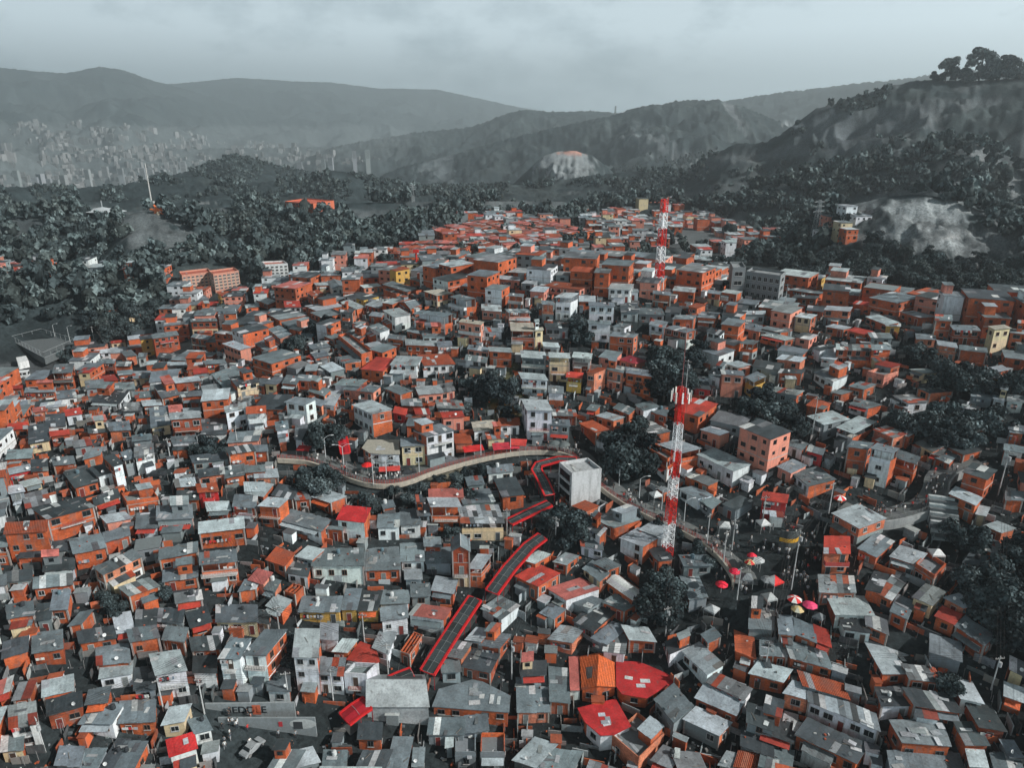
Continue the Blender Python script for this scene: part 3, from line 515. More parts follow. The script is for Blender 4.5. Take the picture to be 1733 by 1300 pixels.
def make_house(P3, zr, zg, wc, rc, seed, pc, tilt=None, side=None, label_extra=None, lod=0, infill=False):
    """P3: world corners A,B,C,D (xy) of the wall footprint; zr height of wall top at front; zg ground; pc pixel centre"""
    r = random.Random(seed); A, B, C, D = P3
    cx = sum(p[0] for p in P3)/4; cy = sum(p[1] for p in P3)/4
    ang = math.atan2(B[1]-A[1], B[0]-A[0]); ca, sa = math.cos(-ang), math.sin(-ang)
    loc = [((p[0]-cx)*ca-(p[1]-cy)*sa, (p[0]-cx)*sa+(p[1]-cy)*ca) for p in P3]
    q = Q(loc); hgt = zr-zg; z0 = -2.6
    gz = min(H(p[0], p[1]) for p in P3); z0 = min(-.8, gz-zg-.8); z0 = max(z0, -9)
    w = (q.P[1]-q.P[0]).length; d = (q.P[3]-q.P[0]).length
    name = {'o': 'brick_house', 'w': 'white_house', 'g': 'grey_house', 'p': 'pink_house', 'y': 'yellow_house', 'c': 'cream_house', 'r': 'red_house'}[wc]
    root = empty(name, (cx, cy, zg), ang)
    if tilt is None: tilt = r.uniform(.15, .55) if rc not in 'fFc' else 0.0
    lat = r.uniform(-.12, .12) if rc not in 'fFcTaA' else 0
    z4 = [hgt, hgt+lat, hgt+lat+tilt, hgt+tilt]
    base = tj(WALL[wc], .14, r); mat = BRK if wc in 'o' or (wc == 'p' and r.random() < .35) else PLA
    if wc == 'o' and r.random() < .35: base = tj(r.choice([(.36,.075,.03), (.60,.21,.12), (.60,.17,.08)]), .15, r)
    # each wall may be finished differently
    sides = [(mat, base)]*4
    if wc in 'wgc' and r.random() < (.5 if side is None else side): sides = [(mat, base), (BRK, tj(WALL['o'], .15, r)), (BRK, tj(WALL['o'], .15, r)), (BRK, tj((.40,.09,.04), .15, r))]
    elif wc == 'o' and r.random() < .12: sides[0:1] = [(PLA, tj(r.choice([WALL['w'], WALL['c'], WALL['g']]), .1, r))]
    nfl = max(1, int(round(hgt/2.75))); fh = hgt/nfl
    openf = (rc not in 'FTAa') and nfl >= 2 and r.random() < .26
    wall = MB(); u = 0
    top_open = hgt-fh+.95 if openf else None
    lowmix = nfl >= 2 and wc == 'o' and r.random() < .3; lowc = tj(r.choice([WALL['w'], WALL['g'], WALL['c']]), .15, r)
    for i in range(4):
        a = q.P[i]; b = q.P[(i+1) % 4]; L = (b-a).length
        m_, t_ = sides[i]; za, zb = z4[i], z4[(i+1) % 4]
        if openf and i in (0, 1, 3): za = zb = top_open
        cuts = [z0]+[fh*k for k in range(1, nfl)]; cuts = [c for c in cuts]
        for k, c0 in enumerate(cuts):
            c1a = za if k == len(cuts)-1 else min(cuts[k+1], za); c1b = zb if k == len(cuts)-1 else min(cuts[k+1], zb)
            mm_, tt = (PLA, lowc) if (lowmix and k == 0) else (m_, tj(t_, .05, r))
            wall.face([(a.x,a.y,c0), (b.x,b.y,c0), (b.x,b.y,c1b), (a.x,a.y,c1a)], mm_, tt, [(u,c0),(u+L,c0),(u+L,c1b),(u,c1a)])
        u += L
    # concrete storey bands and corner columns
    band = wc == 'o' and r.random() < .75 or r.random() < .3
    bt = tj((.30,.27,.25) if wc == 'o' else tuple(c*.85 for c in base), .12, r)
    def ring(z, th, pr):
        for i in (0, 1, 3):
            a = q.P[i]; b = q.P[(i+1) % 4]; e = (b-a).normalized(); n = Vector((e.y, -e.x, 0)); c = (a+b)/2+n*(pr/2)
            wall.box((c.x, c.y, z), ((b-a).length+pr, pr, th), PLA, bt, math.atan2(e.y, e.x))
    if band:
        for k in range(1, nfl): ring(fh*k, .2, .05)
        if r.random() < .5: ring((top_open if openf else min(z4))-.12, .16, .045)
    if band and wc == 'o' and r.random() < .6:
        for i in (0, 1, 2, 3):
            p = q.P[i]; wall.box((p.x, p.y, (z0+(top_open or min(z4)))/2), (.28, .28, (top_open or min(z4))-z0-.02), PLA, bt)
    if openf:
        for (uu, vv) in ((.03,.03),(.97,.03),(.5,.03),(.97,.97),(.03,.97)):
            p = q.at(uu, vv); zt = (z4[0]*(1-uu)+z4[1]*uu)*(1-vv)+(z4[3]*(1-uu)+z4[2]*uu)*vv
            wall.box((p.x, p.y, (top_open-.95+zt)/2), (.16, .16, zt-top_open+.95-.06), PLA, tj(CONC, .15, r))
        P = [q.at(*k) for k in ((0.01,.01),(.99,.01),(.99,.99),(.01,.99))]
        wall.face([(p.x,p.y,top_open-.93) for p in P], PLA, tj(CONC, .2, r))
        a, b = q.at(.02, .55), q.at(.98, .55)   # inner partition
        wall.face([(a.x,a.y,top_open-.93), (b.x,b.y,top_open-.93), (b.x,b.y,hgt+tilt*.4), (a.x,a.y,hgt+tilt*.4)], sides[0][0], tj(sides[0][1], .2, r))
        for k in range(r.randint(0, 4)):
            p = q.at(r.uniform(.1,.9), r.uniform(.05,.2)); wall.box((p.x, p.y, top_open+.1), (r.uniform(.3,.8), .05, r.uniform(.4,.7)), PLN, r.choice([(.6,.62,.62),(.45,.06,.04),(.2,.22,.24),(.7,.7,.68)]), r.uniform(-.2,.2))
    roofname = 'roof'; roof = MB(); hr = ROOF[rc]
    if rc in 'fF':
        if rc == 'f':
            P = [q.at(*k) for k in ((0.0,.0),(1,.0),(1,1),(0,1))]; roof.face([(p.x,p.y,hgt-.02) for p in P], PLA, tj(hr, .15, r))
        else:
            P = [q.at(*k) for k in ((0.0,.0),(1,.0),(1,1),(0,1))]; roof.face([(p.x,p.y,hgt-2.0) for p in P], PLA, tj((.2,.19,.18), .15, r))
            roofname = 'open_floor'
        ph = .85 if rc == 'f' else .02; th = .17
        for i in range(4):
            a = q.P[i]; b = q.P[(i+1) % 4]; e = (b-a).normalized(); n = Vector((e.y, -e.x, 0)); c = (a+b)/2-n*(th/2-.004)
            pz = hgt-2 if rc == 'F' else hgt-.03
            wall.box((c.x, c.y, (pz+hgt+ph)/2), ((b-a).length, th, hgt+ph-pz), sides[i][0], tj(sides[i][1], .05, r), math.atan2(e.y, e.x))
        if rc == 'F':
            for uu in (.36, .68):
                a, b = q.at(uu, .02), q.at(uu, .98); c = (a+b)/2; e = (b-a)
                wall.box((c.x, c.y, hgt-1), (e.length, .16, 1.96), BRK, tj(WALL['o'], .1, r), math.atan2(e.y, e.x))
        elif w*d > 30 and r.random() < .8:   # a small lean-to on the terrace
            u0 = r.choice((.04, .5)); q2 = Q([q.at(u0,.5), q.at(u0+.45,.5), q.at(u0+.45,.96), q.at(u0,.96)])
            wall.prism([(p.x,p.y) for p in q2.P], hgt-.02, hgt+2.1, BRK, tj(WALL['o'], .15, r), False); sheet_roof(roof, q2, [hgt+2.12]*2+[hgt+2.35]*2, MET, tj(ROOF['l'], .2, r), .12, r, (.2,)*4)
        clutter(roof, q, [hgt-.06]*4, r, int(w*d/7))
        if r.random() < .6:
            for p in q.P: roof.tube((p.x*.97,p.y*.97,hgt), (p.x*.97,p.y*.97,hgt+ph+r.uniform(.4,.8)), .03, 4, PLN, (.12,.08,.06))
    elif rc in 'TaA':
        mt = TIL if rc == 'T' else MET; rise = {'T': 1.5, 'a': 1.1, 'A': 1.2}[rc]
        um = .5
        if rc == 'A':
            c = q.at(.5, .5); P = [q.at(*k) for k in ((-.06,-.06),(1.06,-.06),(1.06,1.06),(-.06,1.06))]
            r1, r2 = q.at(.3, .5), q.at(.7, .5); R1 = (r1.x,r1.y,hgt+rise); R2 = (r2.x,r2.y,hgt+rise); pz = [(p.x,p.y,hgt-.02) for p in P]
            roof.face([pz[0],pz[1],R2,R1], mt, hr); roof.face([pz[1],pz[2],R2], mt, tj(hr,.1,r)); roof.face([pz[2],pz[3],R1,R2], mt, hr); roof.face([pz[3],pz[0],R1], mt, hr)
            roof.face([pz[3],pz[2],pz[1],pz[0]], PLN, (.1,.1,.1))
        else:
            qa = Q([q.at(0,0), q.at(um,0), q.at(um,1), q.at(0,1)]); qb = Q([q.at(um,0), q.at(1,0), q.at(1,1), q.at(um,1)])
            v_ = .07 if rc == 'T' else .16
            for qq, zz4, oh in ((qa, [hgt, hgt+rise, hgt+rise, hgt], (.35,0,.3,.35)), (qb, [hgt+rise, hgt, hgt, hgt+rise], (.35,.35,.3,0))):
                # tiles and sheets run from ridge to eave: swap axes
                q3 = Q([qq.P[1], qq.P[2], qq.P[3], qq.P[0]]) if qq is qb else Q([qq.P[3], qq.P[0], qq.P[1], qq.P[2]])
                z3 = [zz4[1], zz4[2], zz4[3], zz4[0]] if qq is qb else [zz4[3], zz4[0], zz4[1], zz4[2]]
                o3 = (oh[1],oh[2],oh[3],oh[0]) if qq is qb else (oh[3],oh[0],oh[1],oh[2])
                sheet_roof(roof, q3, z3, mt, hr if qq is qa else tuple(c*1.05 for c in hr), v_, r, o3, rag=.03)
            for vv in (0, 1):
                a, m2, b = q.at(0, vv), q.at(um, vv), q.at(1, vv)
                f = [(a.x,a.y,hgt-.02), (b.x,b.y,hgt-.02), (m2.x,m2.y,hgt+rise-.06)]; wall.face(f if vv == 0 else f[::-1], sides[vv*2][0], sides[vv*2][1])
            a, b = q.at(um, -.04), q.at(um, 1.04); roof.tube((a.x,a.y,hgt+rise+.02), (b.x,b.y,hgt+rise+.02), .11, 6, PLN, tuple(c*1.1 for c in hr) if rc == 'T' else (.4,.42,.43))
    elif rc == 'L':   # curved pale roof
        n = 7
        for k in range(n):
            v0_, v1_ = k/n, (k+1)/n; f = lambda v: hgt+.05+1.0*math.sin(math.pi*min(max(v,0),1))*.9
            a, b, c, e = q.at(-.06, v0_*1.1-.05), q.at(1.06, v0_*1.1-.05), q.at(1.06, v1_*1.1-.05), q.at(-.06, v1_*1.1-.05)
            roof.face([(a.x,a.y,f(v0_)), (b.x,b.y,f(v0_)), (c.x,c.y,f(v1_)), (e.x,e.y,f(v1_))], MET, tj(hr, .06, r))
        for uu in (0, 1):
            pts = [(q.at(uu, k/n).x, q.at(uu, k/n).y, hgt+.05+.9*math.sin(math.pi*k/n)-.05) for k in range(n+1)]
            for k in range(n):
                p0, p1 = pts[k], pts[k+1]; f = [(p0[0],p0[1],hgt-.1), (p1[0],p1[1],hgt-.1), p1, p0]; wall.face(f if uu else f[::-1], PLA, tj((.5,.52,.52), .1, r))
    else:
        mt = TIL if rc == 't' and r.random() < .75 else MET
        if rc == 'c': mt = PLA
        var = {'g': .13, 'l': .12, 'd': .22, 'm': .35, 's': .5, 'r': .12, 'R': .06, 'k': .1, 't': .12, 'c': .12}[rc]
        patch = {'m': (.30, RUST+[(.55,.57,.57),(.1,.11,.12)]), 's': (.38, [(.58,.6,.6),(.07,.08,.085),(.33,.09,.05),(.5,.52,.53)]), 'g': (.07, [(.5,.53,.54),(.12,.13,.14),(.5,.53,.54)]), 'd': (.10, [(.45,.48,.5),(.22,.24,.25)]),
                 'l': (.06, [(.28,.3,.32),(.2,.2,.2)]), 'r': (.10, [(.4,.42,.43)]), 'R': (.05, [(.4,.42,.43)]), 'k': (.12, [(.35,.37,.38)]), 't': (.05, [(.3,.1,.06),(.4,.42,.43)]), 'c': (.3, [(.42,.40,.34),(.25,.25,.22)])}[rc]
        if seed % 5 == 0 and rc == 'g': patch = (.12, patch[1]+RUST)
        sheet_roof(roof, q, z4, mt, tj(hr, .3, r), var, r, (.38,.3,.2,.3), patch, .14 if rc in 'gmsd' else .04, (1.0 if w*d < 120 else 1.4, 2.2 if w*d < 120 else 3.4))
        clutter(roof, q, z4, r, int(w*d/(5 if rc in 'gmsd' else 16)*r.uniform(.3, 1.5)))
    if not openf and rc in 'gdmsc' and r.random() < (.22 if w*d > 30 else .06):   # a room added on top
        u0 = r.choice((.03, .45)); v0 = r.uniform(.35, .5); q2 = Q([q.at(u0,v0), q.at(u0+r.uniform(.4,.52),v0), q.at(u0+.5,.97), q.at(u0,.97)]); q2.P[1] = q2.P[0]+(q2.P[1]-q2.P[0]); q2.P[2] = q2.P[3]+(q2.P[1]-q2.P[0]); hh = r.uniform(1.9,2.5)+tilt
        wall_, roof_ = wall, roof; wall = roof = MB(); m2, t2 = (BRK, tj(WALL['o'], .2, r)) if r.random() < .7 else (PLA, tj(WALL[r.choice('wgc')], .2, r)); wall.prism([(p.x,p.y) for p in q2.P], hgt-.1, [hgt+hh,hgt+hh,hgt+hh+.3,hgt+hh+.3], m2, t2, False)
        sheet_roof(roof, q2, [hgt+hh,hgt+hh,hgt+hh+.3,hgt+hh+.3], MET, tj(ROOF[r.choice('gldk')], .25, r), .25, r, (.3,.25,.2,.25), (.15, RUST+[(.5,.52,.53)]))
        a, b = q2.P[0], q2.P[1]; e = (b-a).normalized(); n = Vector((e.y,-e.x,0)); p = (a+b)/2+n*.02; wall.box((p.x,p.y,hgt+hh*.55), (.9,.05,.8), GLS, (1,1,1), math.atan2(e.y,e.x)); wall.build('rooftop_room', HM, root); wall, roof = wall_, roof_
    if r.random() < .3 and hgt > 3.2:   # lean-to against the front
        wall_, roof_ = wall, roof; wall = roof = MB(); u0 = r.uniform(0,.4); dp = r.uniform(1.2,2.0); hh = r.uniform(2.1,2.5); a, b = q.at(u0,0), q.at(u0+r.uniform(.4,.6),0); e = (b-a).normalized(); n = Vector((e.y,-e.x,0)); q2 = Q([a+n*dp, b+n*dp, b+n*.01, a+n*.01])
        wall.prism([(p.x,p.y) for p in q2.P], z0, [hh,hh,hh+.35,hh+.35], *((BRK, tj(WALL['o'], .2, r)) if r.random() < .5 else (PLA, tj(WALL[r.choice('wgc')], .2, r))), False)
        sheet_roof(roof, q2, [hh,hh,hh+.35,hh+.35], MET, tj(ROOF[r.choice('gldm')], .25, r), .25, r, (.25,.2,.0,.2), (.2, RUST+[(.5,.52,.53)])); wall.build('lean_to', HM, root); wall, roof = wall_, roof_
    if r.random() < .22:   # washing line on the front
        zz_ = fh*(nfl-1)+1.9 if nfl > 1 else 1.9; a, b = q.at(.08,0), q.at(.7,0); e = (b-a).normalized(); n = Vector((e.y,-e.x,0))*.45; a, b = a+n, b+n
        wall_ = wall; wall = MB()
        for k_ in range(r.randint(3,7)):
            p = a.lerp(b, (k_+.5)/7); wall.box((p.x,p.y,zz_), (r.uniform(.3,.6), .03, r.uniform(.4,.75)), PLN, r.choice([(.6,.63,.64),(.55,.04,.04),(.15,.2,.25),(.65,.66,.62),(.4,.42,.44),(.05,.05,.06),(.6,.35,.3)]), math.atan2(e.y,e.x))
        wall.build('laundry', HM, root); wall = wall_
    wo = wall.build('wall', HM, root); ro = roof.build(roofname, HM, root)
    if rc in 'gdmsfc' and r.random() < .17 and lod == 0:
        p = q.at(r.uniform(.2,.8), r.uniform(.5,.85)); add_tank(ro, (p.x, p.y, hgt+tilt*.7+.05), r.uniform(.6,.9), r.choice((0,0,1,2)))
    if r.random() < .28 and lod == 0:
        p = q.at(r.uniform(.1,.9), .12); add_dish(ro, (p.x, p.y, hgt+.55), r.uniform(-.6,.6))
    # openings
    wk = r.choice((0,0,1,2)); ww = r.choice((.95,1.25,1.5)); wh = r.choice((.9,1.05,1.2)); big = lod == 0 and math.hypot(cx, cy) < 128
    balc = nfl >= 2 and r.random() < .38
    for i in (0, 1, 3):
        a = q.P[i]; b = q.P[(i+1) % 4]; e = (b-a); L = e.length; e.normalize(); n = Vector((e.y,-e.x,0)); an = math.atan2(e.y, e.x)
        if i == 1 and r.random() < .35: continue
        if i == 3 and r.random() < .5: continue
        cnt = int(L/(2.1 if i == 0 else 2.8))
        if i == 0: cnt = max(1, cnt)
        if cnt < 1 or L < 2: continue
        dk = r.randrange(cnt) if (i == 0 and (cnt > 1 or r.random() < .4)) else -1
        for k in range(nfl):
            if openf and k == nfl-1: continue
            if lod and k < nfl-2: continue
            for c in range(cnt):
                if r.random() < .16: continue
                p = a+e*(L*(c+.5)/cnt+r.uniform(-.12,.12)); zc = fh*k+fh*.56
                if zc+wh/2 > min(z4)-.1: zc = min(z4)-wh/2-.2
                if zc-wh/2 < .2: continue
                p = p+n*(.012)
                if (k == 0 and c == dk) or (balc and i == 0 and c == cnt//2 and k > 0):
                    add_door(root, (p.x, p.y, fh*k+.06), an, r.randrange(4)); continue
                add_window(root, (p.x, p.y, zc), an, ww if i == 0 else .9, wh, wk, big)
    if balc:
        k = r.randint(1, nfl-1) if not openf else 1
        bb = MB(); a, b = q.P[0], q.P[1]; e = (b-a); L = e.length; e.normalize(); n = Vector((e.y,-e.x,0)); an = math.atan2(e.y, e.x)
        dep = r.uniform(.8, 1.2); c = (a+b)/2+n*dep/2; bl = L*r.choice((.55, .8, 1.0)); zt = fh*k
        bb.box((c.x,c.y,zt-.02), (bl, dep, .16), PLA, tj((.45,.45,.43), .2, r), an)
        rt = tj(r.choice([(.55,.57,.57),(.12,.12,.12),base,(.35,.05,.04)]), .1, r)
        if r.random() < .5:
            c2 = (a+b)/2+n*(dep-.04); bb.box((c2.x,c2.y,zt+.5), (bl, .09, .88), PLA, rt, an)
            for s in (-1, 1):
                c3 = (a+b)/2+n*dep/2+e*s*(bl/2-.04); bb.box((c3.x,c3.y,zt+.5), (.08, dep-.14, .86), PLA, rt, an)
        else:
            c2 = (a+b)/2+n*(dep-.04)
            for hh in (.35, .62, .9): bb.box((c2.x,c2.y,zt+hh), (bl, .05, .045), PLN, rt, an)
            nb = max(3, int(bl/.45))
            for kk in range(nb+1):
                p = c2+e*(bl*(kk/nb-.5)); bb.box((p.x,p.y,zt+.48), (.04,.04,.86), PLN, rt, an)
        bb.build('balcony', HM, root)
    elif r.random() < .13 and lod == 0:
        aw = MB(); a, b = q.at(.05,0), q.at(.95,0); e = (b-a); L = e.length; e.normalize(); n = Vector((e.y,-e.x,0)); z = min(2.5, hgt-.2); c = tj(r.choice([ROOF['r'],ROOF['g'],ROOF['l'],(.6,.12,.04)]), .1, r)
        pa, pb = a+n*1.3, b+n*1.3
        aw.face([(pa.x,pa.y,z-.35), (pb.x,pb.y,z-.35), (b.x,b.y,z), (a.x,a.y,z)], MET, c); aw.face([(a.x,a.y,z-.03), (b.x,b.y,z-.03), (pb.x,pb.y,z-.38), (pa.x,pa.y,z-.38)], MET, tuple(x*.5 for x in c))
        aw.build('awning', HM, root)
    root['_pc0'] = pc[0]; root['_pc1'] = pc[1]
    HOUSES.append(dict(o=root, wc=wc, rc=rc, n=nfl, pc=pc, balc=balc, openf=openf, w=w, d=d, infill=infill))
    FOOT.append([(p[0], p[1]) for p in P3])
    return root
PROT = []
def px_box(X1, Y1, X2, Y2, X3, Y3, h, rc='f', maxd=17, shear=.35, cap=99):
    """eave corners and wall height in pixels -> footprint corners, eave height, ground height"""
    mx, my = (X1+X2)/2, (Y1+Y2)/2
    d = ray(mx, my); hd = math.hypot(d[0], d[1])
    g = hit(mx-h*(mx-866.5)/3300, my+h)
    D = math.hypot(g.x, g.y); zr = CAMZ+D*d[2]/hd
    if not 2.7 <= zr-g.z <= cap:
        t = _T0; gg = CAMZ+d[2]*t-hfast(d[0]*t, d[1]*t)-(2.7 if zr-g.z < 2.7 else cap); k = int(np.argmax(gg < 0)); tt = t[max(k-1,0)]
        g = Vector((d[0]*tt, d[1]*tt, H(d[0]*tt, d[1]*tt))); zr = CAMZ+d[2]*tt
    tilt = 0.0 if rc in 'fFcTaA' else .3
    A = on_plane(X1, Y1, zr); B = on_plane(X2, Y2, zr); C = on_plane(X3, Y3, zr+tilt)
    BC = C-B; AB = B-A; e = Vector((AB.x, AB.y, 0)).normalized(); lat = BC.x*e.x+BC.y*e.y; perp = BC - e*lat; perp.z = 0
    lat = max(-shear*perp.length, min(shear*perp.length, lat))
    BC = e*lat+perp
    if perp.length > maxd: BC = BC*(maxd/perp.length)
    if perp.length < 3.2: BC = BC*(3.2/max(perp.length, .1))
    P = [Vector((p.x, p.y, 0)) for p in (A, B, B+BC, A+BC)]
    if maxd > 17 or shear < .3: PROT.append(([(X1,Y1),(X2,Y2),(X3,Y3),(X1+X3-X2,Y1+Y3-Y2)], h))
    cen = (P[0]+P[1]+P[2]+P[3])/4
    return P, cen, zr, g.z
def roof_px_house(ox, oy, f, seed):
    x1, y1, x2, y2, x3, y3, h = [float(v)*.26 for v in f[:7]]; wc, rc = f[7], f[8]
    X1, Y1, X2, Y2, X3, Y3 = ox+x1, oy+y1, ox+x2, oy+y2, ox+x3, oy+y3
    P, cen, zr, gz = px_box(X1, Y1, X2, Y2, X3, Y3, h, rc, cap=(15 if h >= 30 else 8.8))
    PROT.append(([(X1,Y1),(X2,Y2),(X3,Y3),(X1+X3-X2,Y1+Y3-Y2)], h))
    P = [cen+(p-cen)*(1-.3/max(2, (p-cen).length)) for p in P]
    return make_house([(p.x,p.y) for p in P], zr, gz, wc, rc, seed, ((X1+X3)/2, (Y1+Y3)/2+h*.3), lod=(0 if cen.length < 235 else 1))
def poly_house(ox, oy, pts, h, wc, rc, front, dz=None, faces=None, seed=1, patches=0):
    """a house whose roof outline has more than four corners; front = indices (i, i+1) of the eave with the measured wall height h"""
    r = random.Random(seed); px = [(ox+x*.26, oy+y*.26) for x, y in pts]; h *= .26; i0, i1 = front; mx, my = (px[i0][0]+px[i1][0])/2, (px[i0][1]+px[i1][1])/2
    d = ray(mx, my); g = hit(mx-h*(mx-866.5)/3300, my+h); zr = CAMZ+math.hypot(g.x,g.y)*d[2]/math.hypot(d[0],d[1]); hgt = max(2.6, min(12, zr-g.z)); zr = g.z+hgt; dz = dz or [0]*len(pts)
    W3 = [on_plane(x, y, zr+z_) for (x, y), z_ in zip(px, dz)]; cen = sum(W3, Vector((0,0,0)))/len(W3)
    a, b = W3[i0], W3[i1]; ang = math.atan2(b.y-a.y, b.x-a.x); rot = Matrix.Rotation(-ang, 3, 'Z'); root = empty({'o':'brick_house','w':'white_house','c':'cream_house','p':'pink_house','g':'grey_house'}[wc], (cen.x,cen.y,g.z), ang)
    L = [rot @ Vector((p.x-cen.x, p.y-cen.y, 0)) for p in W3]; faces = faces or [list(range(len(pts)))]
    edges = {}
    for f in faces:
        for k in range(len(f)): edges[(f[k], f[(k+1)%len(f)])] = 1
    outer = [e for e in edges if (e[1], e[0]) not in edges]; wall = MB(); roof = MB(); base = tj(WALL[wc], .1, r); m_ = BRK if wc == 'o' else PLA; z0 = min(-1, min(H(p.x,p.y) for p in W3)-g.z-1)
    nfl = max(1, round(hgt/2.8)); fh = hgt/nfl; wk = r.choice((0,1)); ins = lambda p: p*(1-.35/max(2,p.length))
    mt = TIL if rc in 'tT' else (PLA if rc in 'cf' else MET); hr = ROOF[rc]
    for (i, j) in outer:
        a, b = ins(L[i]), ins(L[j]); u = 0; Ln = (b-a).length; side_m, side_t = (m_, tj(base,.06,r)) if (i == i0 or r.random() < .5 or wc == 'o') else (BRK, tj(WALL['o'],.1,r))
        wall.face([(a.x,a.y,z0),(b.x,b.y,z0),(b.x,b.y,hgt+dz[j]-.03),(a.x,a.y,hgt+dz[i]-.03)], side_m, side_t, [(0,z0),(Ln,z0),(Ln,hgt+dz[j]),(0,hgt+dz[i])])
        e = (b-a).normalized(); n = Vector((e.y,-e.x,0)); A_, B_ = L[i], L[j]; roof.face([(A_.x,A_.y,hgt+dz[i]-.09),(B_.x,B_.y,hgt+dz[j]-.09),(B_.x,B_.y,hgt+dz[j]+.03),(A_.x,A_.y,hgt+dz[i]+.03)], mt, tuple(c*.8 for c in hr))
        nw = (Matrix.Rotation(ang,3,'Z') @ n); facing = nw.x*-cen.x+nw.y*-cen.y
        if facing > 0 and Ln > 2.2:
            for k in range(1, nfl): c = (a+b)/2+n*.03; wall.box((c.x,c.y,fh*k), (Ln,.06,.2), PLA, tj((.36,.36,.35),.1,r), math.atan2(e.y,e.x))
            cnt = max(1, int(Ln/2.3))
            for k in range(nfl):
                for c in range(cnt):
                    if r.random() < .15: continue
                    p = a+e*(Ln*(c+.5)/cnt)+n*.012; add_window(root, (p.x,p.y,fh*(k+.56)), math.atan2(e.y,e.x), 1.3, 1.0, wk, cen.length < 128)
    for fi, f in enumerate(faces):
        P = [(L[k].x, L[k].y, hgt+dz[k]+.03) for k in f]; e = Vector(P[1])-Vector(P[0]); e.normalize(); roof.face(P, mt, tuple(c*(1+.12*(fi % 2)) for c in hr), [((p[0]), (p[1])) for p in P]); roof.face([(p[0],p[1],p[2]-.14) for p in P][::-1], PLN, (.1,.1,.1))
        for k in range(patches):
            w_ = [r.random() for _ in f]; s_ = sum(w_); p = [sum(P[q_][c]*w_[q_] for q_ in range(len(f)))/s_ for c in range(3)]; roof.box((p[0],p[1],p[2]+.03+.012*k), (r.uniform(1,2.4), r.uniform(.6,1.2), .02), MET, tj(r.choice([(.42,.46,.48),(.3,.33,.35),(.55,.57,.58)]), .2, r), r.choice((0,.2,1.57)))
    wall.build('wall', HM, root); roof.build('roof', HM, root); PROT.append((px if len(px) == 4 else [px[k] for k in (range(len(px)) if len(faces) == 1 else sorted({q_ for e_ in outer for q_ in e_}))], h))
    cxp = sum(p[0] for p in px)/len(px); cyp = sum(p[1] for p in px)/len(px); root['_pc0'] = cxp; root['_pc1'] = cyp
    HOUSES.append(dict(o=root, wc=wc, rc=rc, n=nfl, pc=(cxp,cyp), balc=False, openf=False, w=9, d=9, infill=False)); FOOT.append([(W3[k].x,W3[k].y) for k in (range(len(px)) if len(faces) == 1 else [e_[0] for e_ in sorted(outer)])] if len(faces) == 1 else [(W3[0].x,W3[0].y),(W3[1].x,W3[1].y),(W3[2].x,W3[2].y),(W3[3].x,W3[3].y)])
    return root
# order of corners: counter-clockwise seen from above (front-left, front-right, back)
poly_house(860, 962, [(740,822),(900,850),(1090,738),(1012,615),(700,605),(703,772)], 60, 'o', 'R', (0,1), seed=5, patches=3)
poly_house(860, 962, [(478,795),(578,768),(590,552),(465,575),(703,775),(692,575)], 75, 'o', 'T', (0,1), dz=[0,1.5,1.5,0,0,0], faces=[[0,1,2,3],[1,4,5,2]], seed=6)
poly_house(860, 962, [(403,797),(470,797),(462,573),(393,577)], 60, 'w', 'k', (0,1), seed=7)
poly_house(860, 962, [(500,1005),(600,1092),(690,1087),(802,1030),(700,850),(450,912)], 110, 'w', 'R', (1,2), seed=8, patches=4)
poly_house(1283, 962, [(810,692),(975,690),(910,580),(1040,560),(975,450),(680,462)], 70, 'o', 'l', (0,1), seed=9, patches=4)
poly_house(430, 700, [(700,225),(750,258),(830,266),(950,266),(945,172),(740,170)], 110, 'w', 'c', (2,3), seed=10, patches=2)
poly_house(430, 962, [(597,597),(765,632),(820,610),(790,512),(690,477)], 45, 'w', 'r', (0,1), seed=11)
poly_house(430, 962, [(1157,903),(1660,942),(1670,832),(1440,715),(1230,710)], 62, 'o', 'g', (0,1), seed=12, patches=8)
poly_house(1283, 962, [(935,1138),(1262,1164),(1200,987),(848,987)], 130, 'o', 's', (0,1), seed=13, patches=16)
seed = 100
for (ox, oy), txt in DATA.items():
    for item in txt.replace('\n', '|').split('|'):
        f = item.split()
        if len(f) >= 9: roof_px_house(ox, oy, f, seed)
        seed += 1
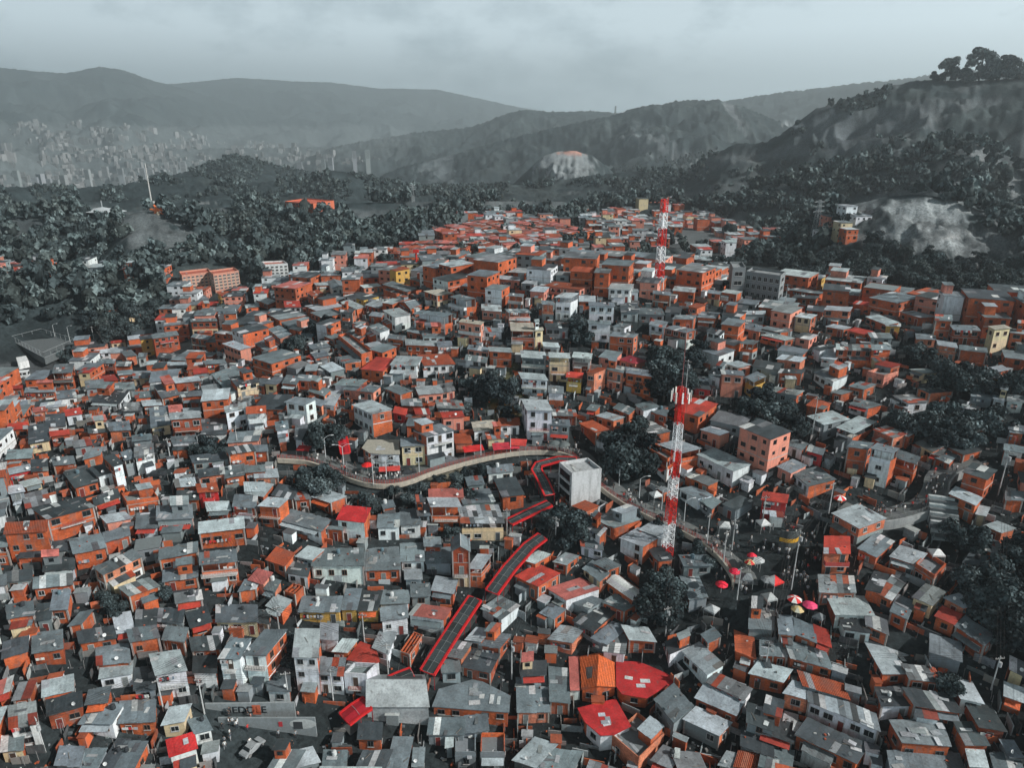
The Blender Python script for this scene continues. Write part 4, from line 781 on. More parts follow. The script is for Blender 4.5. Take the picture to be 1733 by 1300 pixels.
# ------------------------------------------------------------------ land
def land_mesh():
    na, nr = 760, 900
    az = np.concatenate([np.linspace(R(-100), R(-46), 60)[:-1], np.linspace(R(-46), R(46), na), np.linspace(R(46), R(100), 60)[1:]])
    rr = np.concatenate([[0.5, 15, 30], np.geomspace(38, 11400, nr)])
    A, Rr = np.meshgrid(az, rr); X = Rr*np.sin(A); Y = Rr*np.cos(A)
    Z, idx = height(X, Y, True)
    px, py = project(X, Y, Z)
    # canopy roughness on wooded hills
    rngn = vhash(np.floor(X/3.2), np.floor(Y/3.2), 5)*2.2+vhash(np.floor(X/7), np.floor(Y/7), 6)*3.2
    wood = sstep(620, 800, Rr)
    # cover colours
    col = np.empty(X.shape+(3,)); forest = np.array((.026,.037,.040)); bare = np.array((.15,.165,.17)); grass = np.array((.062,.078,.078)); urban = np.array((.022,.028,.030))
    col[:] = forest
    def put(mask, c): 
        nonlocal col
        col = col*(1-mask[..., None])+np.array(c)*mask[..., None]
    town = sstep(430, 330, Rr); put(town*.9, urban)
    n5 = fbm(X/45, Y/45, 77, 4); n6 = fbm(X/14, Y/14, 78, 4); n7 = fbm(X/260, Y/260, 79, 4)
    mid = sstep(300, 420, Rr)
    put(mid*sstep(.56, .68, n5)*.5, grass)
    put(sstep(1500, 2500, Rr)*sstep(.5, .72, n7)*.5, (.075,.092,.095))
    n9 = fbm(X/5.5, Y/5.5, 80, 3)
    nobare = np.zeros(X.shape)
    def blob(cx, cy, sx, sy, c, amt=1.0, rot=0, thr=.35, rmin=0, rmax=1e9, nn=None):
        nonlocal nobare
        ca, sa = math.cos(R(rot)), math.sin(R(rot)); u = (px-cx)*ca+(py-cy)*sa; v = -(px-cx)*sa+(py-cy)*ca
        g = 1-np.hypot(u/sx, v/sy); nn_ = n6 if nn is None else nn
        mm = np.clip((g+(nn_-.5)*1.5+(n9-.5)*.9)*4.5, 0, 1)*(Rr > rmin)*(Rr < rmax); put(mm*amt, c); nobare = np.maximum(nobare, mm)
    # bare and eroded slopes, placed where they lie on the hills
    blob(965, 275, 62, 26, (.17,.19,.197), 1, 0, rmin=1150, rmax=1500)
    blob(968, 258, 22, 4, (.45,.2,.14), .7, 0, rmin=1150, rmax=1500)
    blob(1545, 378, 135, 52, (.125,.142,.148), .95, 6, rmin=330, rmax=560)
    blob(1600, 400, 90, 30, (.14,.155,.16), .8, 10, rmin=300, rmax=560)
    blob(1690, 400, 70, 34, (.115,.13,.136), .8, 0, rmin=330, rmax=560); blob(1600, 352, 120, 5, (.2,.22,.225), .8, 8, rmin=330, rmax=560); blob(1560, 418, 110, 4, (.2,.22,.225), .8, -14, rmin=330, rmax=560)
    blob(1640, 395, 60, 4, (.24,.25,.25), .9, -12, rmin=330, rmax=560)
    blob(1660, 262, 70, 9, (.17,.185,.19), .8, 32, rmin=500, rmax=760)
    blob(1715, 320, 14, 50, (.17,.185,.19), .7, -12, rmin=480, rmax=760)
    blob(1410, 222, 90, 40, (.085,.1,.108), .8, 25, rmin=780, rmax=1100)
    blob(1400, 205, 9, 38, (.16,.175,.18), .8, 15, rmin=780, rmax=1100)
    blob(1500, 212, 120, 28, (.075,.088,.096), .8, -10, rmin=700, rmax=1100)
    blob(1580, 200, 60, 10, (.10,.115,.12), .7, -28, rmin=650, rmax=1100)
    blob(1330, 260, 60, 12, (.07,.083,.09), .6, 0, rmin=780, rmax=1100)
    blob(1640, 180, 60, 7, (.10,.115,.12), .6, -10, rmin=650, rmax=1100)
    blob(1240, 190, 70, 9, (.14,.155,.165), .6, 60, rmin=1600, rmax=2800)
    blob(1100, 245, 50, 18, (.15,.17,.18), .6, 20, rmin=1500, rmax=2800)
    blob(1170, 268, 40, 12, (.2,.22,.23), .6, 0, rmin=1000, rmax=2800)
    blob(1345, 213, 20, 3, (.4,.42,.43), .8, 0, rmin=900, rmax=4200)
    blob(760, 260, 60, 12, (.12,.14,.15), .6, -30, rmin=1600, rmax=2800); blob(750, 285, 20, 30, (.12,.14,.15), .6, 0, rmin=1500, rmax=2800)
    blob(255, 390, 62, 40, (.085,.098,.102), .9, 20, rmin=300, rmax=700); blob(310, 400, 30, 26, (.085,.098,.102), .8, 30, rmin=300, rmax=700)
    blob(320, 343, 75, 5, (.16,.175,.178), .9, -3, rmin=420, rmax=900)
    blob(40, 640, 90, 45, (.085,.095,.1), .8, 0, rmax=400)
    blob(1180, 410, 70, 28, (.11,.125,.13), .8, 10, rmin=330, rmax=700); blob(1250, 400, 80, 7, (.15,.165,.17), .8, 12, rmin=330, rmax=700)
    blob(845, 670, 45, 38, (.085,.085,.045), .8, 0, rmax=400); blob(740, 805, 60, 22, (.16,.15,.115), .7, 0, rmax=400); blob(850, 688, 30, 12, (.26,.12,.035), .6, 0, rmax=400)
    blob(1095, 850, 70, 30, (.06,.068,.07), .6, 40, rmax=400)
    zb = fbm(X/38+n5*2.2, Y/11+Z/7+n5*2, 91, 4); hm_ = ((px-1548)/125)**2+((py-380)/46)**2 < 1
    put(hm_*(Rr > 330)*(Rr < 560)*sstep(.5, .66, zb)*.7, (.23,.255,.262)); put(hm_*(Rr > 330)*(Rr < 560)*sstep(.47, .34, zb)*.7, (.05,.06,.062))
    rh = (idx == 7)|(idx == 8); put(rh*sstep(.48, .66, fbm(X/70, (Z+Y*.3)/22, 61, 4))*.55, (.085,.098,.104)); put(rh*sstep(.6, .7, fbm(X/26, Y/60, 62, 4))*.4, (.14,.155,.16))
    # the city floor of the far valley
    cityf = sstep(3000, 3600, Rr)*(Z < 60)*(px < 700)*(py > 200); put(cityf*.5, (.13,.15,.155))
    Zc = Z+rngn*wood*(1-nobare)*np.clip(Rr/1500, .6, 2.4)*np.where(idx == 6, .2, 1)
    V = np.stack([X, Y, Zc], -1).reshape(-1, 3); n0, n1_ = X.shape
    I = np.arange(n0*n1_).reshape(n0, n1_)
    Fc = np.stack([I[:-1,:-1], I[1:,:-1], I[1:,1:], I[:-1,1:]], -1).reshape(-1, 4)[:, ::-1]
    me = npmesh('ground', V, Fc, [M['land']], tint=col.reshape(-1, 3), smooth=True)
    return me
go = bpy.data.objects.new('ground', land_mesh()); COL.objects.link(go); tag(go, kind='structure', label='hilly ground falling to the valley and rising to the far mountains', cat='ground')
# ------------------------------------------------------------------ landmarks
THINGS = []
def sm(pts, n=8):
    """smooth a list of Vectors (Catmull-Rom)"""
    P = [pts[0]]+list(pts)+[pts[-1]]; out = []
    for i in range(1, len(P)-2):
        for k in range(n):
            t = k/n; a, b, c, d = P[i-1], P[i], P[i+1], P[i+2]
            out.append(.5*((2*b)+(c-a)*t+(2*a-5*b+4*c-d)*t*t+(3*b-3*c+d-a)*t**3))
    out.append(P[-2]); return out
def offset(path, w):
    out = []
    for i, p in enumerate(path):
        a = path[max(i-1,0)]; b = path[min(i+1,len(path)-1)]; e = Vector((b.x-a.x, b.y-a.y, 0)).normalized(); out.append(p+Vector((-e.y, e.x, 0))*w)
    return out
def wall_strip(mb, path, th, z0f, z1f, mat, tint):
    Q2 = offset(path, th)
    for i in range(len(path)-1):
        a, b, c, d = path[i], path[i+1], Q2[i+1], Q2[i]
        za0, zb0, za1, zb1 = z0f(a), z0f(b), z1f(a), z1f(b)
        mb.face([(a.x,a.y,za0),(b.x,b.y,zb0),(b.x,b.y,zb1),(a.x,a.y,za1)], mat, tint); mb.face([(c.x,c.y,zb0),(d.x,d.y,za0),(d.x,d.y,za1),(c.x,c.y,zb1)], mat, tint)
        mb.face([(a.x,a.y,za1),(b.x,b.y,zb1),(c.x,c.y,zb1),(d.x,d.y,za1)], mat, tint)
    for i, s_ in ((0, 1), (len(path)-1, -1)):
        a, d = path[i], Q2[i]; f = [(d.x,d.y,z0f(a)),(a.x,a.y,z0f(a)),(a.x,a.y,z1f(a)),(d.x,d.y,z1f(a))]; mb.face(f if s_ > 0 else f[::-1], mat, tint)
BLOCK = []   # keep-out: (path, left width, right width)
def smooth_z(P, k=12):
    z = [p.z for p in P]
    for _ in range(k): z = [z[0]]+[(z[i-1]+2*z[i]+z[i+1])/4 for i in range(1, len(z)-1)]+[z[-1]]
    return [Vector((p.x,p.y,zz)) for p, zz in zip(P, z)]
name_first = True
def promenade(pts, width, lift, name, label, rail_label, wall_label, wallcol, railcol):
    P = smooth_z(sm([hit(x, y, lift) for x, y in pts])); L = offset(P, width)
    mb = MB()
    for i in range(len(P)-1):
        mb.face([P[i], P[i+1], L[i+1], L[i]], PLA, tj((.115,.125,.125), .1))
    o = mb.build(name, HM); tag(o, kind='structure', label=label, cat='walkway')
    w = MB(); wall_strip(w, offset(P, -.02), -.45, lambda p: p.z-(1.0 if name_first else 2.2), lambda p: p.z+.14, PLA, wallcol); 
    w2 = w.build('retaining_wall', HM); tag(w2, wall_label, 'retaining wall')
    for i in range(0, len(P)-1, 7):
        p = offset(P, .9)[i]; cb = MB(); cb.box((0,0,-2.2), (.5,.5,3.6), PLA, (.3,.3,.28)); co_ = cb.build('column', HM, w2); co_.location = p
    root = empty('railing', P[0]); ra = MB(); pa = MB(); o_ = P[0]
    for i in range(0, len(P)-1):
        a, b = P[i]-o_, P[i+1]-o_
        for hh in (.35, .7, 1.05): ra.tube(a+Vector((0,0,hh)), b+Vector((0,0,hh)), .03, 4, PLN, railcol)
        pa.tube(a, a+Vector((0,0,1.1)), .045, 4, PLN, railcol)
    ra.build('rail', HM, root); pa.build('post', HM, root); tag(root, rail_label, 'railing')
    BLOCK.append((P, width+1, 1.5)); return P
RED = (.50,.018,.02)
PROM = promenade([(470,776),(520,780),(560,794),(585,806),(620,817),(655,820),(690,814),(730,799),(780,784),(830,772),(880,764),(930,763),(965,770),(985,787),(1010,817),(1050,847),(1100,874),(1150,896),(1190,918),(1222,946),(1240,972),(1243,988)],
    4.6, 1.4, 'walkway', 'curved concrete walkway winding across the hillside below the white corner building', 'red railing along the outer edge of the long curved walkway', 'pale retaining wall carrying the long curved walkway', (.44,.40,.33), (.42,.05,.03))
name_first = False
PROM2 = promenade([(1418,862),(1440,872),(1470,880),(1510,881),(1560,868),(1590,852),(1602,834),(1606,815),(1625,798),(1668,788)],
    4.6, 1.8, 'walkway', 'curved balcony walkway beside the plaza steps', 'railing of the crowded bend above the plaza steps', 'pale curved wall under the crowded bend at the right', (.33,.35,.35), (.2,.21,.21))
# escalator canopies
def canopy(pts, width, label, h=3.0, enclosed=False):
    P = [hit(x, y, h) for x, y in pts]; root = empty('escalator_canopy', (P[0].x, P[0].y, H(P[0].x, P[0].y))); o_ = Vector(root.location)
    P = [p-o_ for p in P]; fine = []
    for i in range(len(P)-1):
        n = max(1, int((P[i+1]-P[i]).length/1.9)); fine += [P[i].lerp(P[i+1], k/n) for k in range(n)]
    fine.append(P[-1]); A, B = offset(fine, width/2), offset(fine, -width/2)
    pan = MB(); fr = MB(); leg = MB()
    for i in range(len(fine)-1):
        m0, m1 = (A[i]+B[i])/2+Vector((0,0,.22)), (A[i+1]+B[i+1])/2+Vector((0,0,.22))
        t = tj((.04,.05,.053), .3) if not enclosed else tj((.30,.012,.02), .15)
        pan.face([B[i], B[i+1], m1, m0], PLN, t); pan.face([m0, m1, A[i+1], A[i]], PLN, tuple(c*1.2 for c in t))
        fr.tube(B[i], m0, .05, 4, PLN, (.2,.21,.21)); fr.tube(m0, A[i], .05, 4, PLN, (.2,.21,.21)); 
        if not enclosed: fr.tube(m0, m1, .035, 4, PLN, (.22,.24,.24))
    red = MB()
    for S in (A, B):
        for i in range(len(S)-1):
            d = S[i+1]-S[i]
            up = Vector((0,0,.17))
            e = Vector((d.x,d.y,0)).normalized(); nn = Vector((-e.y,e.x,0))*.2
            p0, p1 = S[i], S[i+1]
            for s_ in (1,-1):
                f = [p0+nn*s_-up*1.6, p1+nn*s_-up*1.6, p1+nn*s_+up, p0+nn*s_+up]; red.face(f if s_ < 0 else f[::-1], PLN, RED)
            red.face([p0-nn+up, p1-nn+up, p1+nn+up, p0+nn+up], PLN, RED)
            leg.tube(p0-up*1.6, p0-Vector((0,0,h+.6)), .07, 4, PLN, (.28,.015,.02))
    for k in (0, -1):
        d = (A[k]-B[k]); red.tube(A[k], B[k], .16, 5, PLN, RED)
    ramp = MB()
    for i in range(len(fine)-1):
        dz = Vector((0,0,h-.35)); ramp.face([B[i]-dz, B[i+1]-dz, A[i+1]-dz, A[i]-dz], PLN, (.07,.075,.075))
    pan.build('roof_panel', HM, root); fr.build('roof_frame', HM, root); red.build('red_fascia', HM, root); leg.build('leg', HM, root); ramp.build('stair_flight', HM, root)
    tag(root, label, 'escalator', 'red escalator canopies climbing the hill'); BLOCK.append(([p+o_ for p in fine], width/2+.6, width/2+.6))
canopy([(723,1139),(745,1103),(775,1056),(804,1013)], 3.0, 'longest straight red-edged escalator canopy, lower flight below the middle')
canopy([(832,1003),(862,962),(895,925),(918,908)], 3.0, 'red-edged escalator canopy second flight up, ending at the landing')
canopy([(862,884),(895,868),(930,852)], 2.6, 'short red-edged escalator canopy beside the grey concrete cube')
canopy([(930,838),(920,815),(908,795),(912,786),(946,777),(975,778)], 2.4, 'bent zigzag escalator canopy just left of the concrete cube, topmost flight')
canopy([(698,1140),(672,1150),(648,1162)], 3.0, 'short red-edged escalator canopy emerging behind the ribbed grey shed')
canopy([(622,1190),(602,1203),(583,1218)], 3.4, 'solid dark red escalator cover at the foot of the hill', 2.8, True)
canopy([(579,740),(582,752),(585,768)], 2.2, 'narrow dark red stair cover among trees above the walkway', 2.6, True)
# ------------------------------------------------------------------ larger blocks with window grids
def block(X1, Y1, X2, Y2, X3, Y3, h, floors, cols, wc, rc, name, label, cat, scols=0, group=None, maxd=40, openb=False, bands=None, maxh=60):
    P, cen, zr, gz = px_box(X1, Y1, X2, Y2, X3, Y3, h, 'f', maxd, .2)
    A, B, C, D_ = P; ang = math.atan2(B.y-A.y, B.x-A.x); root = empty(name, (cen.x, cen.y, gz), ang); rot = Matrix.Rotation(-ang, 3, 'Z')
    L = [rot @ (p-cen) for p in P]; hg = min(zr-gz, maxh); z0 = min(-1, min(H(p.x, p.y) for p in P)-gz-1)
    wall = MB(); wall.prism([(p.x,p.y) for p in L], z0, hg-.02, PLA, wc, False)
    for i in range(4):
        a, b = L[i], L[(i+1) % 4]; e = (b-a).normalized(); n = Vector((e.y,-e.x,0)); c = (a+b)/2-n*.12
        wall.box((c.x,c.y,hg+.35), ((b-a).length, .24, .8), PLA, wc, math.atan2(e.y,e.x))
        if bands:
            for k in range(1, floors):
                c = (a+b)/2+n*.03; wall.box((c.x,c.y,hg/floors*k), ((b-a).length+.1, .08, .35), PLA, bands, math.atan2(e.y,e.x))
    wall.build('wall', HM, root); rf = MB(); rf.face([(p.x*.99,p.y*.99,hg) for p in L], PLA, rc)
    q = Q(L); clutter(rf, q, [hg]*4, rnd, 6); ro = rf.build('roof', HM, root)
    fh = hg/floors
    for side, nc in ((0, cols), (1, scols), (3, scols)):
        if not nc: continue
        a, b = L[side], L[(side+1) % 4]; e = (b-a).normalized(); n = Vector((e.y,-e.x,0)); Ln = (b-a).length
        ww = min(Ln/nc*(.62 if not openb else .8), 3.2); whh = min(fh*(.5 if not openb else .62), 2.2)
        for k in range(floors):
            for c in range(nc):
                p = a+e*Ln*(c+.5)/nc+n*.012; add_window(root, (p.x,p.y,fh*(k+.52)), math.atan2(e.y,e.x), ww, whh, 1, False)
    tag(root, label, cat, group); FOOT.append([(p.x,p.y) for p in P]); return root, L, hg
root, L, hg = block(946,787, 968,806, 1018,798, 50, 3, 0, (.50,.52,.53), (.36,.38,.39), 'concrete_cube_building', 'square grey concrete building with open storeys on its left face', 'building', 0, maxd=20)
a, b = L[3], L[0]
for side in (0,):   # open bays of the left face
    a, b = L[0], L[1]; e = (b-a).normalized(); n = Vector((e.y,-e.x,0)); Ln = (b-a).length
    for k in range(3):
        mb = MB(); c = (a+b)/2+n*.02; zc = hg*(k+.5)/3+.1; mb.box((0,0,0), (Ln*.84, .05, hg/3*.68), GLS)
        for s_ in (-1,1): mb.box((s_*Ln*.43,-.08,0), (.25,.2,hg/3*.72), PLA, (.5,.52,.53))
        mb.box((0,-.12,-hg/3*.36), (Ln*.9,.28,.22), PLA, (.5,.52,.53)); o = mb.build('open_bay', HM, root); o.location = (c.x,c.y,zc); o.rotation_euler = (0,0,math.atan2(e.y,e.x))
block(1240,456, 1262,456, 1268,446, 46, 3, 1, (.17,.19,.20), (.25,.27,.28), 'school_tower', 'taller grey stair block at the left end of the grey school', 'building', maxh=30)
block(1263,462, 1321,470, 1322,462, 42, 3, 6, (.20,.22,.23), (.25,.27,.28), 'school_building', 'long grey three-storey school with window bands at the forest edge', 'building', 1, bands=(.26,.28,.29), maxh=30)
block(308,468, 358,462, 352,456, 28, 5, 7, (.52,.24,.17), (.42,.10,.06), 'apartment_block', 'orange and cream apartment block, left one of the pair by the forest', 'building', 2, 'orange apartment blocks at the forest edge', bands=(.5,.4,.3))
block(361,466, 404,460, 400,454, 26, 5, 6, (.52,.24,.17), (.42,.10,.06), 'apartment_block', 'orange and cream apartment block, right one of the pair by the forest', 'building', 2, 'orange apartment blocks at the forest edge', bands=(.5,.4,.3))
block(449,450, 487,448, 480,443, 27, 5, 5, (.60,.63,.63), (.42,.12,.08), 'apartment_tower', 'white five-storey apartment tower beside the forest', 'building', 2)
block(482,342, 530,346, 520,337, 9, 2, 8, (.55,.13,.06), (.55,.10,.05), 'hilltop_school', 'long orange building on the wooded hilltop, red roofed', 'building', 2, maxd=30)
block(640,268, 645,268, 645,264, 4, 4, 2, (.5,.5,.5), (.4,.4,.4), 'tower_block', 'pale tower block far off where the green ridge meets the city', 'building')
# ribbed grey shed
P, cen, zr, gz = px_box(621,1196, 725,1196, 716,1150, 28, 'f', 17, .2); A, B, C, D_ = P
root = empty('ribbed_shed', (cen.x,cen.y,gz)); Ls = [p-cen for p in P]; q = Q(Ls); hg = zr-gz
wl = MB(); wl.prism([(p.x,p.y) for p in Ls], -2, hg-.02, MET, (.36,.39,.40), False); 
rf = MB(); sheet_roof(rf, Q([q.at(-.02,-.04),q.at(1.02,-.04),q.at(1,.55),q.at(0,.55)]), [hg,hg,hg+2.6,hg+2.6], MET, (.36,.40,.41), .05, rnd, (0,)*4, rag=.01)
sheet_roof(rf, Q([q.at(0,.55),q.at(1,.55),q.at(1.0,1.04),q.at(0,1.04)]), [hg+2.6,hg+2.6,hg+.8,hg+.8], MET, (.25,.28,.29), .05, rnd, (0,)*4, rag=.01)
for uu in (0,1):
    a, m_, b = q.at(uu,0), q.at(uu,.55), q.at(uu,1); f = [(a.x,a.y,hg-.02),(b.x,b.y,hg-.02),(b.x,b.y,hg+.76),(m_.x,m_.y,hg+2.56)]; wl.face(f if uu else f[::-1], MET, (.36,.39,.40))
sk = MB(); a, b = q.at(.35,.62), q.at(.95,.62); c, d = q.at(.95,.92), q.at(.35,.92); z_ = lambda v: hg+2.6-(v-.55)/.49*1.8+.06
sk.face([(a.x,a.y,z_(.62)),(b.x,b.y,z_(.62)),(c.x,c.y,z_(.92)),(d.x,d.y,z_(.92))], PLN, (.06,.07,.075))
wl.build('wall', HM, root); r_ = rf.build('roof', HM, root); sk.build('skylight', HM, r_)
tag(root, 'ribbed grey metal shed with sloping roof beside the lower escalator canopies', 'shed'); FOOT.append([(p.x,p.y) for p in P])
# ------------------------------------------------------------------ radio masts
def lattice(mb, z0, z1, w0, w1, n, t, col, mat=PLN, legs=4):
    def c(z, k):
        w = w0+(w1-w0)*(z-z0)/(z1-z0); a = 2*math.pi*(k+.5)/legs; return Vector((w/2*1.414*math.cos(a), w/2*1.414*math.sin(a), z))
    for k in range(legs):
        for i in range(n):
            a, b = z0+(z1-z0)*i/n, z0+(z1-z0)*(i+1)/n
            mb.tube(c(a,k), c(b,k), t, 4, mat, col); mb.tube(c(a,k), c(b,(k+1)%legs), t*.6, 3, mat, col); mb.tube(c(b,k), c(b,(k+1)%legs), t*.6, 3, mat, col); mb.tube(c(a,(k+1)%legs), c(b,k), t*.6, 3, mat, col)
def px_height(base, px, py):
    d = ray(px, py); D = math.hypot(base.x, base.y); return CAMZ+D*d[2]/math.hypot(d[0],d[1])-base.z
g = hit(1129, 940); hm = px_height(g, 1157, 656); root = empty('radio_mast', g, .3)
REDM = (.58,.02,.015); WHM = (.72,.74,.75)
cuts = [0,.06,.21,.365,.49,.645,.80,1.0]; cc = [REDM, WHM, REDM, WHM, REDM, WHM, REDM]
W = lambda f: 1.75-.55*f
for i in range(7):
    mb = MB(); lattice(mb, hm*cuts[i]-(1 if i == 0 else 0), hm*cuts[i+1]-.02, W(cuts[i]), W(cuts[i+1]), 2 if i == 0 else (5 if i == 6 else 4), .075, cc[i])
    lattice(mb, hm*cuts[i], hm*cuts[i+1]-.02, .5, .5, 4, .04, cc[i], legs=3)
    if i in (2, 4, 6): 
        for k in range(5): mb.box((rnd.uniform(-.4,.4), rnd.uniform(-.4,.4), hm*(cuts[i]+(cuts[i+1]-cuts[i])*rnd.random()*.8)), (.18,.18,1.6), PLN, REDM)
    mb.build('lattice_section', HM, root)
pl = MB(); z = hm*.93
for k in range(10):
    a, b = 2*math.pi*k/10, 2*math.pi*(k+1)/10
    for zz in (z, z+1.0): pl.tube((1.5*math.cos(a),1.5*math.sin(a),zz), (1.5*math.cos(b),1.5*math.sin(b),zz), .06, 4, PLN, REDM)
    pl.tube((1.5*math.cos(a),1.5*math.sin(a),z), (1.5*math.cos(a),1.5*math.sin(a),z+1), .045, 4, PLN, REDM); pl.tube((0,0,z-.6), (1.5*math.cos(a),1.5*math.sin(a),z), .05, 4, PLN, REDM)
pl.cyl((0,0), 1.45, z-.04, z+.02, 12, PLN, (.4,.03,.02)); pl.build('platform', HM, root)
for k in range(9):
    a = 2*math.pi*k/9+.2; mb = MB(); rr_ = 2.0 if k % 3 else 1.7; mb.box((rr_*math.cos(a), rr_*math.sin(a), z+1.0), (.16,.30,2.3), PLN, (.70,.70,.64) if k % 3 else (.8,.8,.8), a); mb.tube((rr_*math.cos(a)*.9, rr_*math.sin(a)*.9, z+.4), (1.4*math.cos(a),1.4*math.sin(a),z+.4), .04, 4, PLN, (.4,.4,.4)); mb.build('antenna_panel', HM, root)
for k, (zf, a) in enumerate(((.60,.2),(.57,2.0),(.62,3.9),(.55,5.2),(.585,1.1))):
    mb = MB(); mb.box((1.25*math.cos(a),1.25*math.sin(a),hm*zf), (.15,.28,1.9), PLN, (.7,.7,.7), a); mb.build('antenna_panel', HM, root)
mb = MB(); mb.cyl((1.0,.9), .35, hm*.9, hm*.9+.3, 10, PLN, (.6,.62,.62)); mb.build('dish_antenna', HM, root)
mb = MB(); mb.tube((0,0,hm-.5), (0,0,hm+px_height(g,1164,545)-hm), .07, 4, PLN, (.25,.1,.1), .03); mb.build('spike', HM, root)
tag(root, 'tall red and white lattice radio mast standing near the walkway, nearest mast', 'mast'); FOOT.append([(g.x-2,g.y-2),(g.x+2,g.y-2),(g.x+2,g.y+2),(g.x-2,g.y+2)])
g = hit(1114, 492); hm = px_height(g, 1129, 337); root = empty('radio_mast', g, .5)
bd = [(492,.0,REDM),(465,0,WHM)]; ys = [492,470,445,417,387,360,337]; hz = [px_height(g, 1114+(492-y)*.095, y) for y in ys]; hz[0] = -1
for i in range(6):
    mb = MB(); lattice(mb, hz[i], hz[i+1]-.02, 2.3-.12*i, 2.2-.12*i, 3, .12, WHM if i % 2 == 0 else REDM)
    for k in range(3): mb.box((rnd.uniform(-.6,.6), rnd.uniform(-.6,.6), hz[i]+(hz[i+1]-hz[i])*rnd.uniform(.2,.8)), (.5,.4,1.8), PLN, tj(WHM if i % 2 == 0 else REDM, .3))
    mb.build('lattice_section', HM, root)
tag(root, 'distant red and white lattice radio mast above the far rooftops', 'mast')
mb = MB(); g = hit(706, 470); hh = px_height(g, 706, 422); root = empty('antenna_pole', g); mb.cyl((0,0), .9, -1, hh*.55, 10, PLN, (.62,.64,.64)); mb.build('base_drum', HM, root); mb = MB(); mb.tube((0,0,hh*.55), (0,0,hh), .45, 6, PLN, (.55,.03,.02)); mb.box((0,0,hh-.8), (2.6,1.2,1.5), PLN, (.55,.03,.02)); mb.build('red_head', HM, root)
tag(root, 'small red-topped antenna pole on a white drum among far houses', 'mast')
# lattice pylons
def pylon(bx, by, tx, ty, D=None, label='', s=1.0):
    g = hit(bx, by) if D is None else at_dist(bx, by, D)
    if D: g.z = float(height(g.x, g.y)[0])
    h = px_height(g, tx, ty); root = empty('power_pylon', g, .4); mb = MB(); lattice(mb, -1, h, h*.18, h*.04, 8, .12*s, (.25,.28,.29)); mb.build('lattice_body', HM, root)
    for f in (.72, .84, .95):
        a = MB(); w = h*.17; a.tube((-w,0,h*f), (w,0,h*f), .12*s, 4, PLN, (.25,.28,.29)); a.tube((-w,0,h*f), (0,0,h*f+h*.04), .08*s, 4, PLN, (.25,.28,.29)); a.tube((w,0,h*f), (0,0,h*f+h*.04), .08*s, 4, PLN, (.25,.28,.29)); a.build('cross_arm', HM, root)
    tag(root, label, 'pylon')
pylon(1378, 408, 1386, 338, label='grey lattice power pylon on the slope right of the far houses')
pylon(699, 342, 699, 312, label='small pale power pylon rising out of the middle forest', s=2)
pylon(1041, 196, 1041, 179, 2160, 'tiny power pylon standing on the middle mountain ridge', 3)
def pole_thing(bx, by, tx, ty, r, col, name, label, cat, head=None):
    g = hit(bx, by); h = px_height(g, tx, ty); root = empty(name, g); mb = MB(); mb.tube((0,0,-.5), (0,0,h), r, 6, PLN, col, r*.6); mb.build('pole', HM, root); tag(root, label, cat); return root, h, g
root, h, g = pole_thing(257, 346, 253, 276, .9, (.5,.5,.48), 'flagpole', 'very tall pale pole on the bare hill at the left', 'pole')
mb = MB(); mb.box((0,0,1.5), (7,6,4), PLA, (.5,.52,.52)); mb.build('base', HM, root)
# orange monument and the tent roof
g = hit(268, 362); root = empty('monument', g); mb = MB(); s_ = math.hypot(g.x,g.y)/1200
for a, l, z in ((0,14,6),(2.9,12,5),(.5,9,9),(-.5,8,2),(2.3,8,10),(3.6,7,2)):
    mb.tube((0,0,5*s_), (l*s_*math.cos(a), 1*s_, (5+z-5+l*math.sin(a)*.5)*s_), 2.6*s_, 6, PLN, (.60,.13,.03), 1.4*s_)
mb.build('sculpted_arms', HM, root); mb = MB(); mb.cyl((0,0), 3*s_, -2, 5*s_, 8, PLN, (.5,.42,.3), 2*s_); mb.build('pedestal', HM, root)
tag(root, 'bright orange branching monument on the bare hill left of the forest', 'monument')
g = hit(176, 368); s_ = math.hypot(g.x,g.y)/1200; root = empty('tent_roof_pavilion', g); mb = MB(); n = 16
for i in range(n):
    a, b = 2*math.pi*i/n, 2*math.pi*(i+1)/n; R_ = 34*s_
    mb.face([(R_*math.cos(a),R_*.55*math.sin(a),9*s_), (R_*math.cos(b),R_*.55*math.sin(b),9*s_), (0,0,15*s_)], PLN, (.42,.46,.48)); mb.face([(R_*math.cos(b),R_*.55*math.sin(b),9*s_), (R_*math.cos(a),R_*.55*math.sin(a),9*s_), (0,0,8.5*s_)], PLN, (.2,.22,.22))
mb.build('roof', HM, root); mb = MB(); mb.tube((0,0,-1), (0,0,24*s_), .8*s_, 6, PLN, (.3,.33,.34)); mb.build('centre_pole', HM, root)
mb = MB()
for a in range(8): c_ = (30*s_*math.cos(a*.785), 16*s_*math.sin(a*.785)); mb.tube((c_[0],c_[1],-1), (c_[0],c_[1],9.3*s_), .5*s_, 4, PLN, (.3,.33,.34))
mb.build('support', HM, root); tag(root, 'pale low conical pavilion roof in the trees at the far left', 'pavilion')
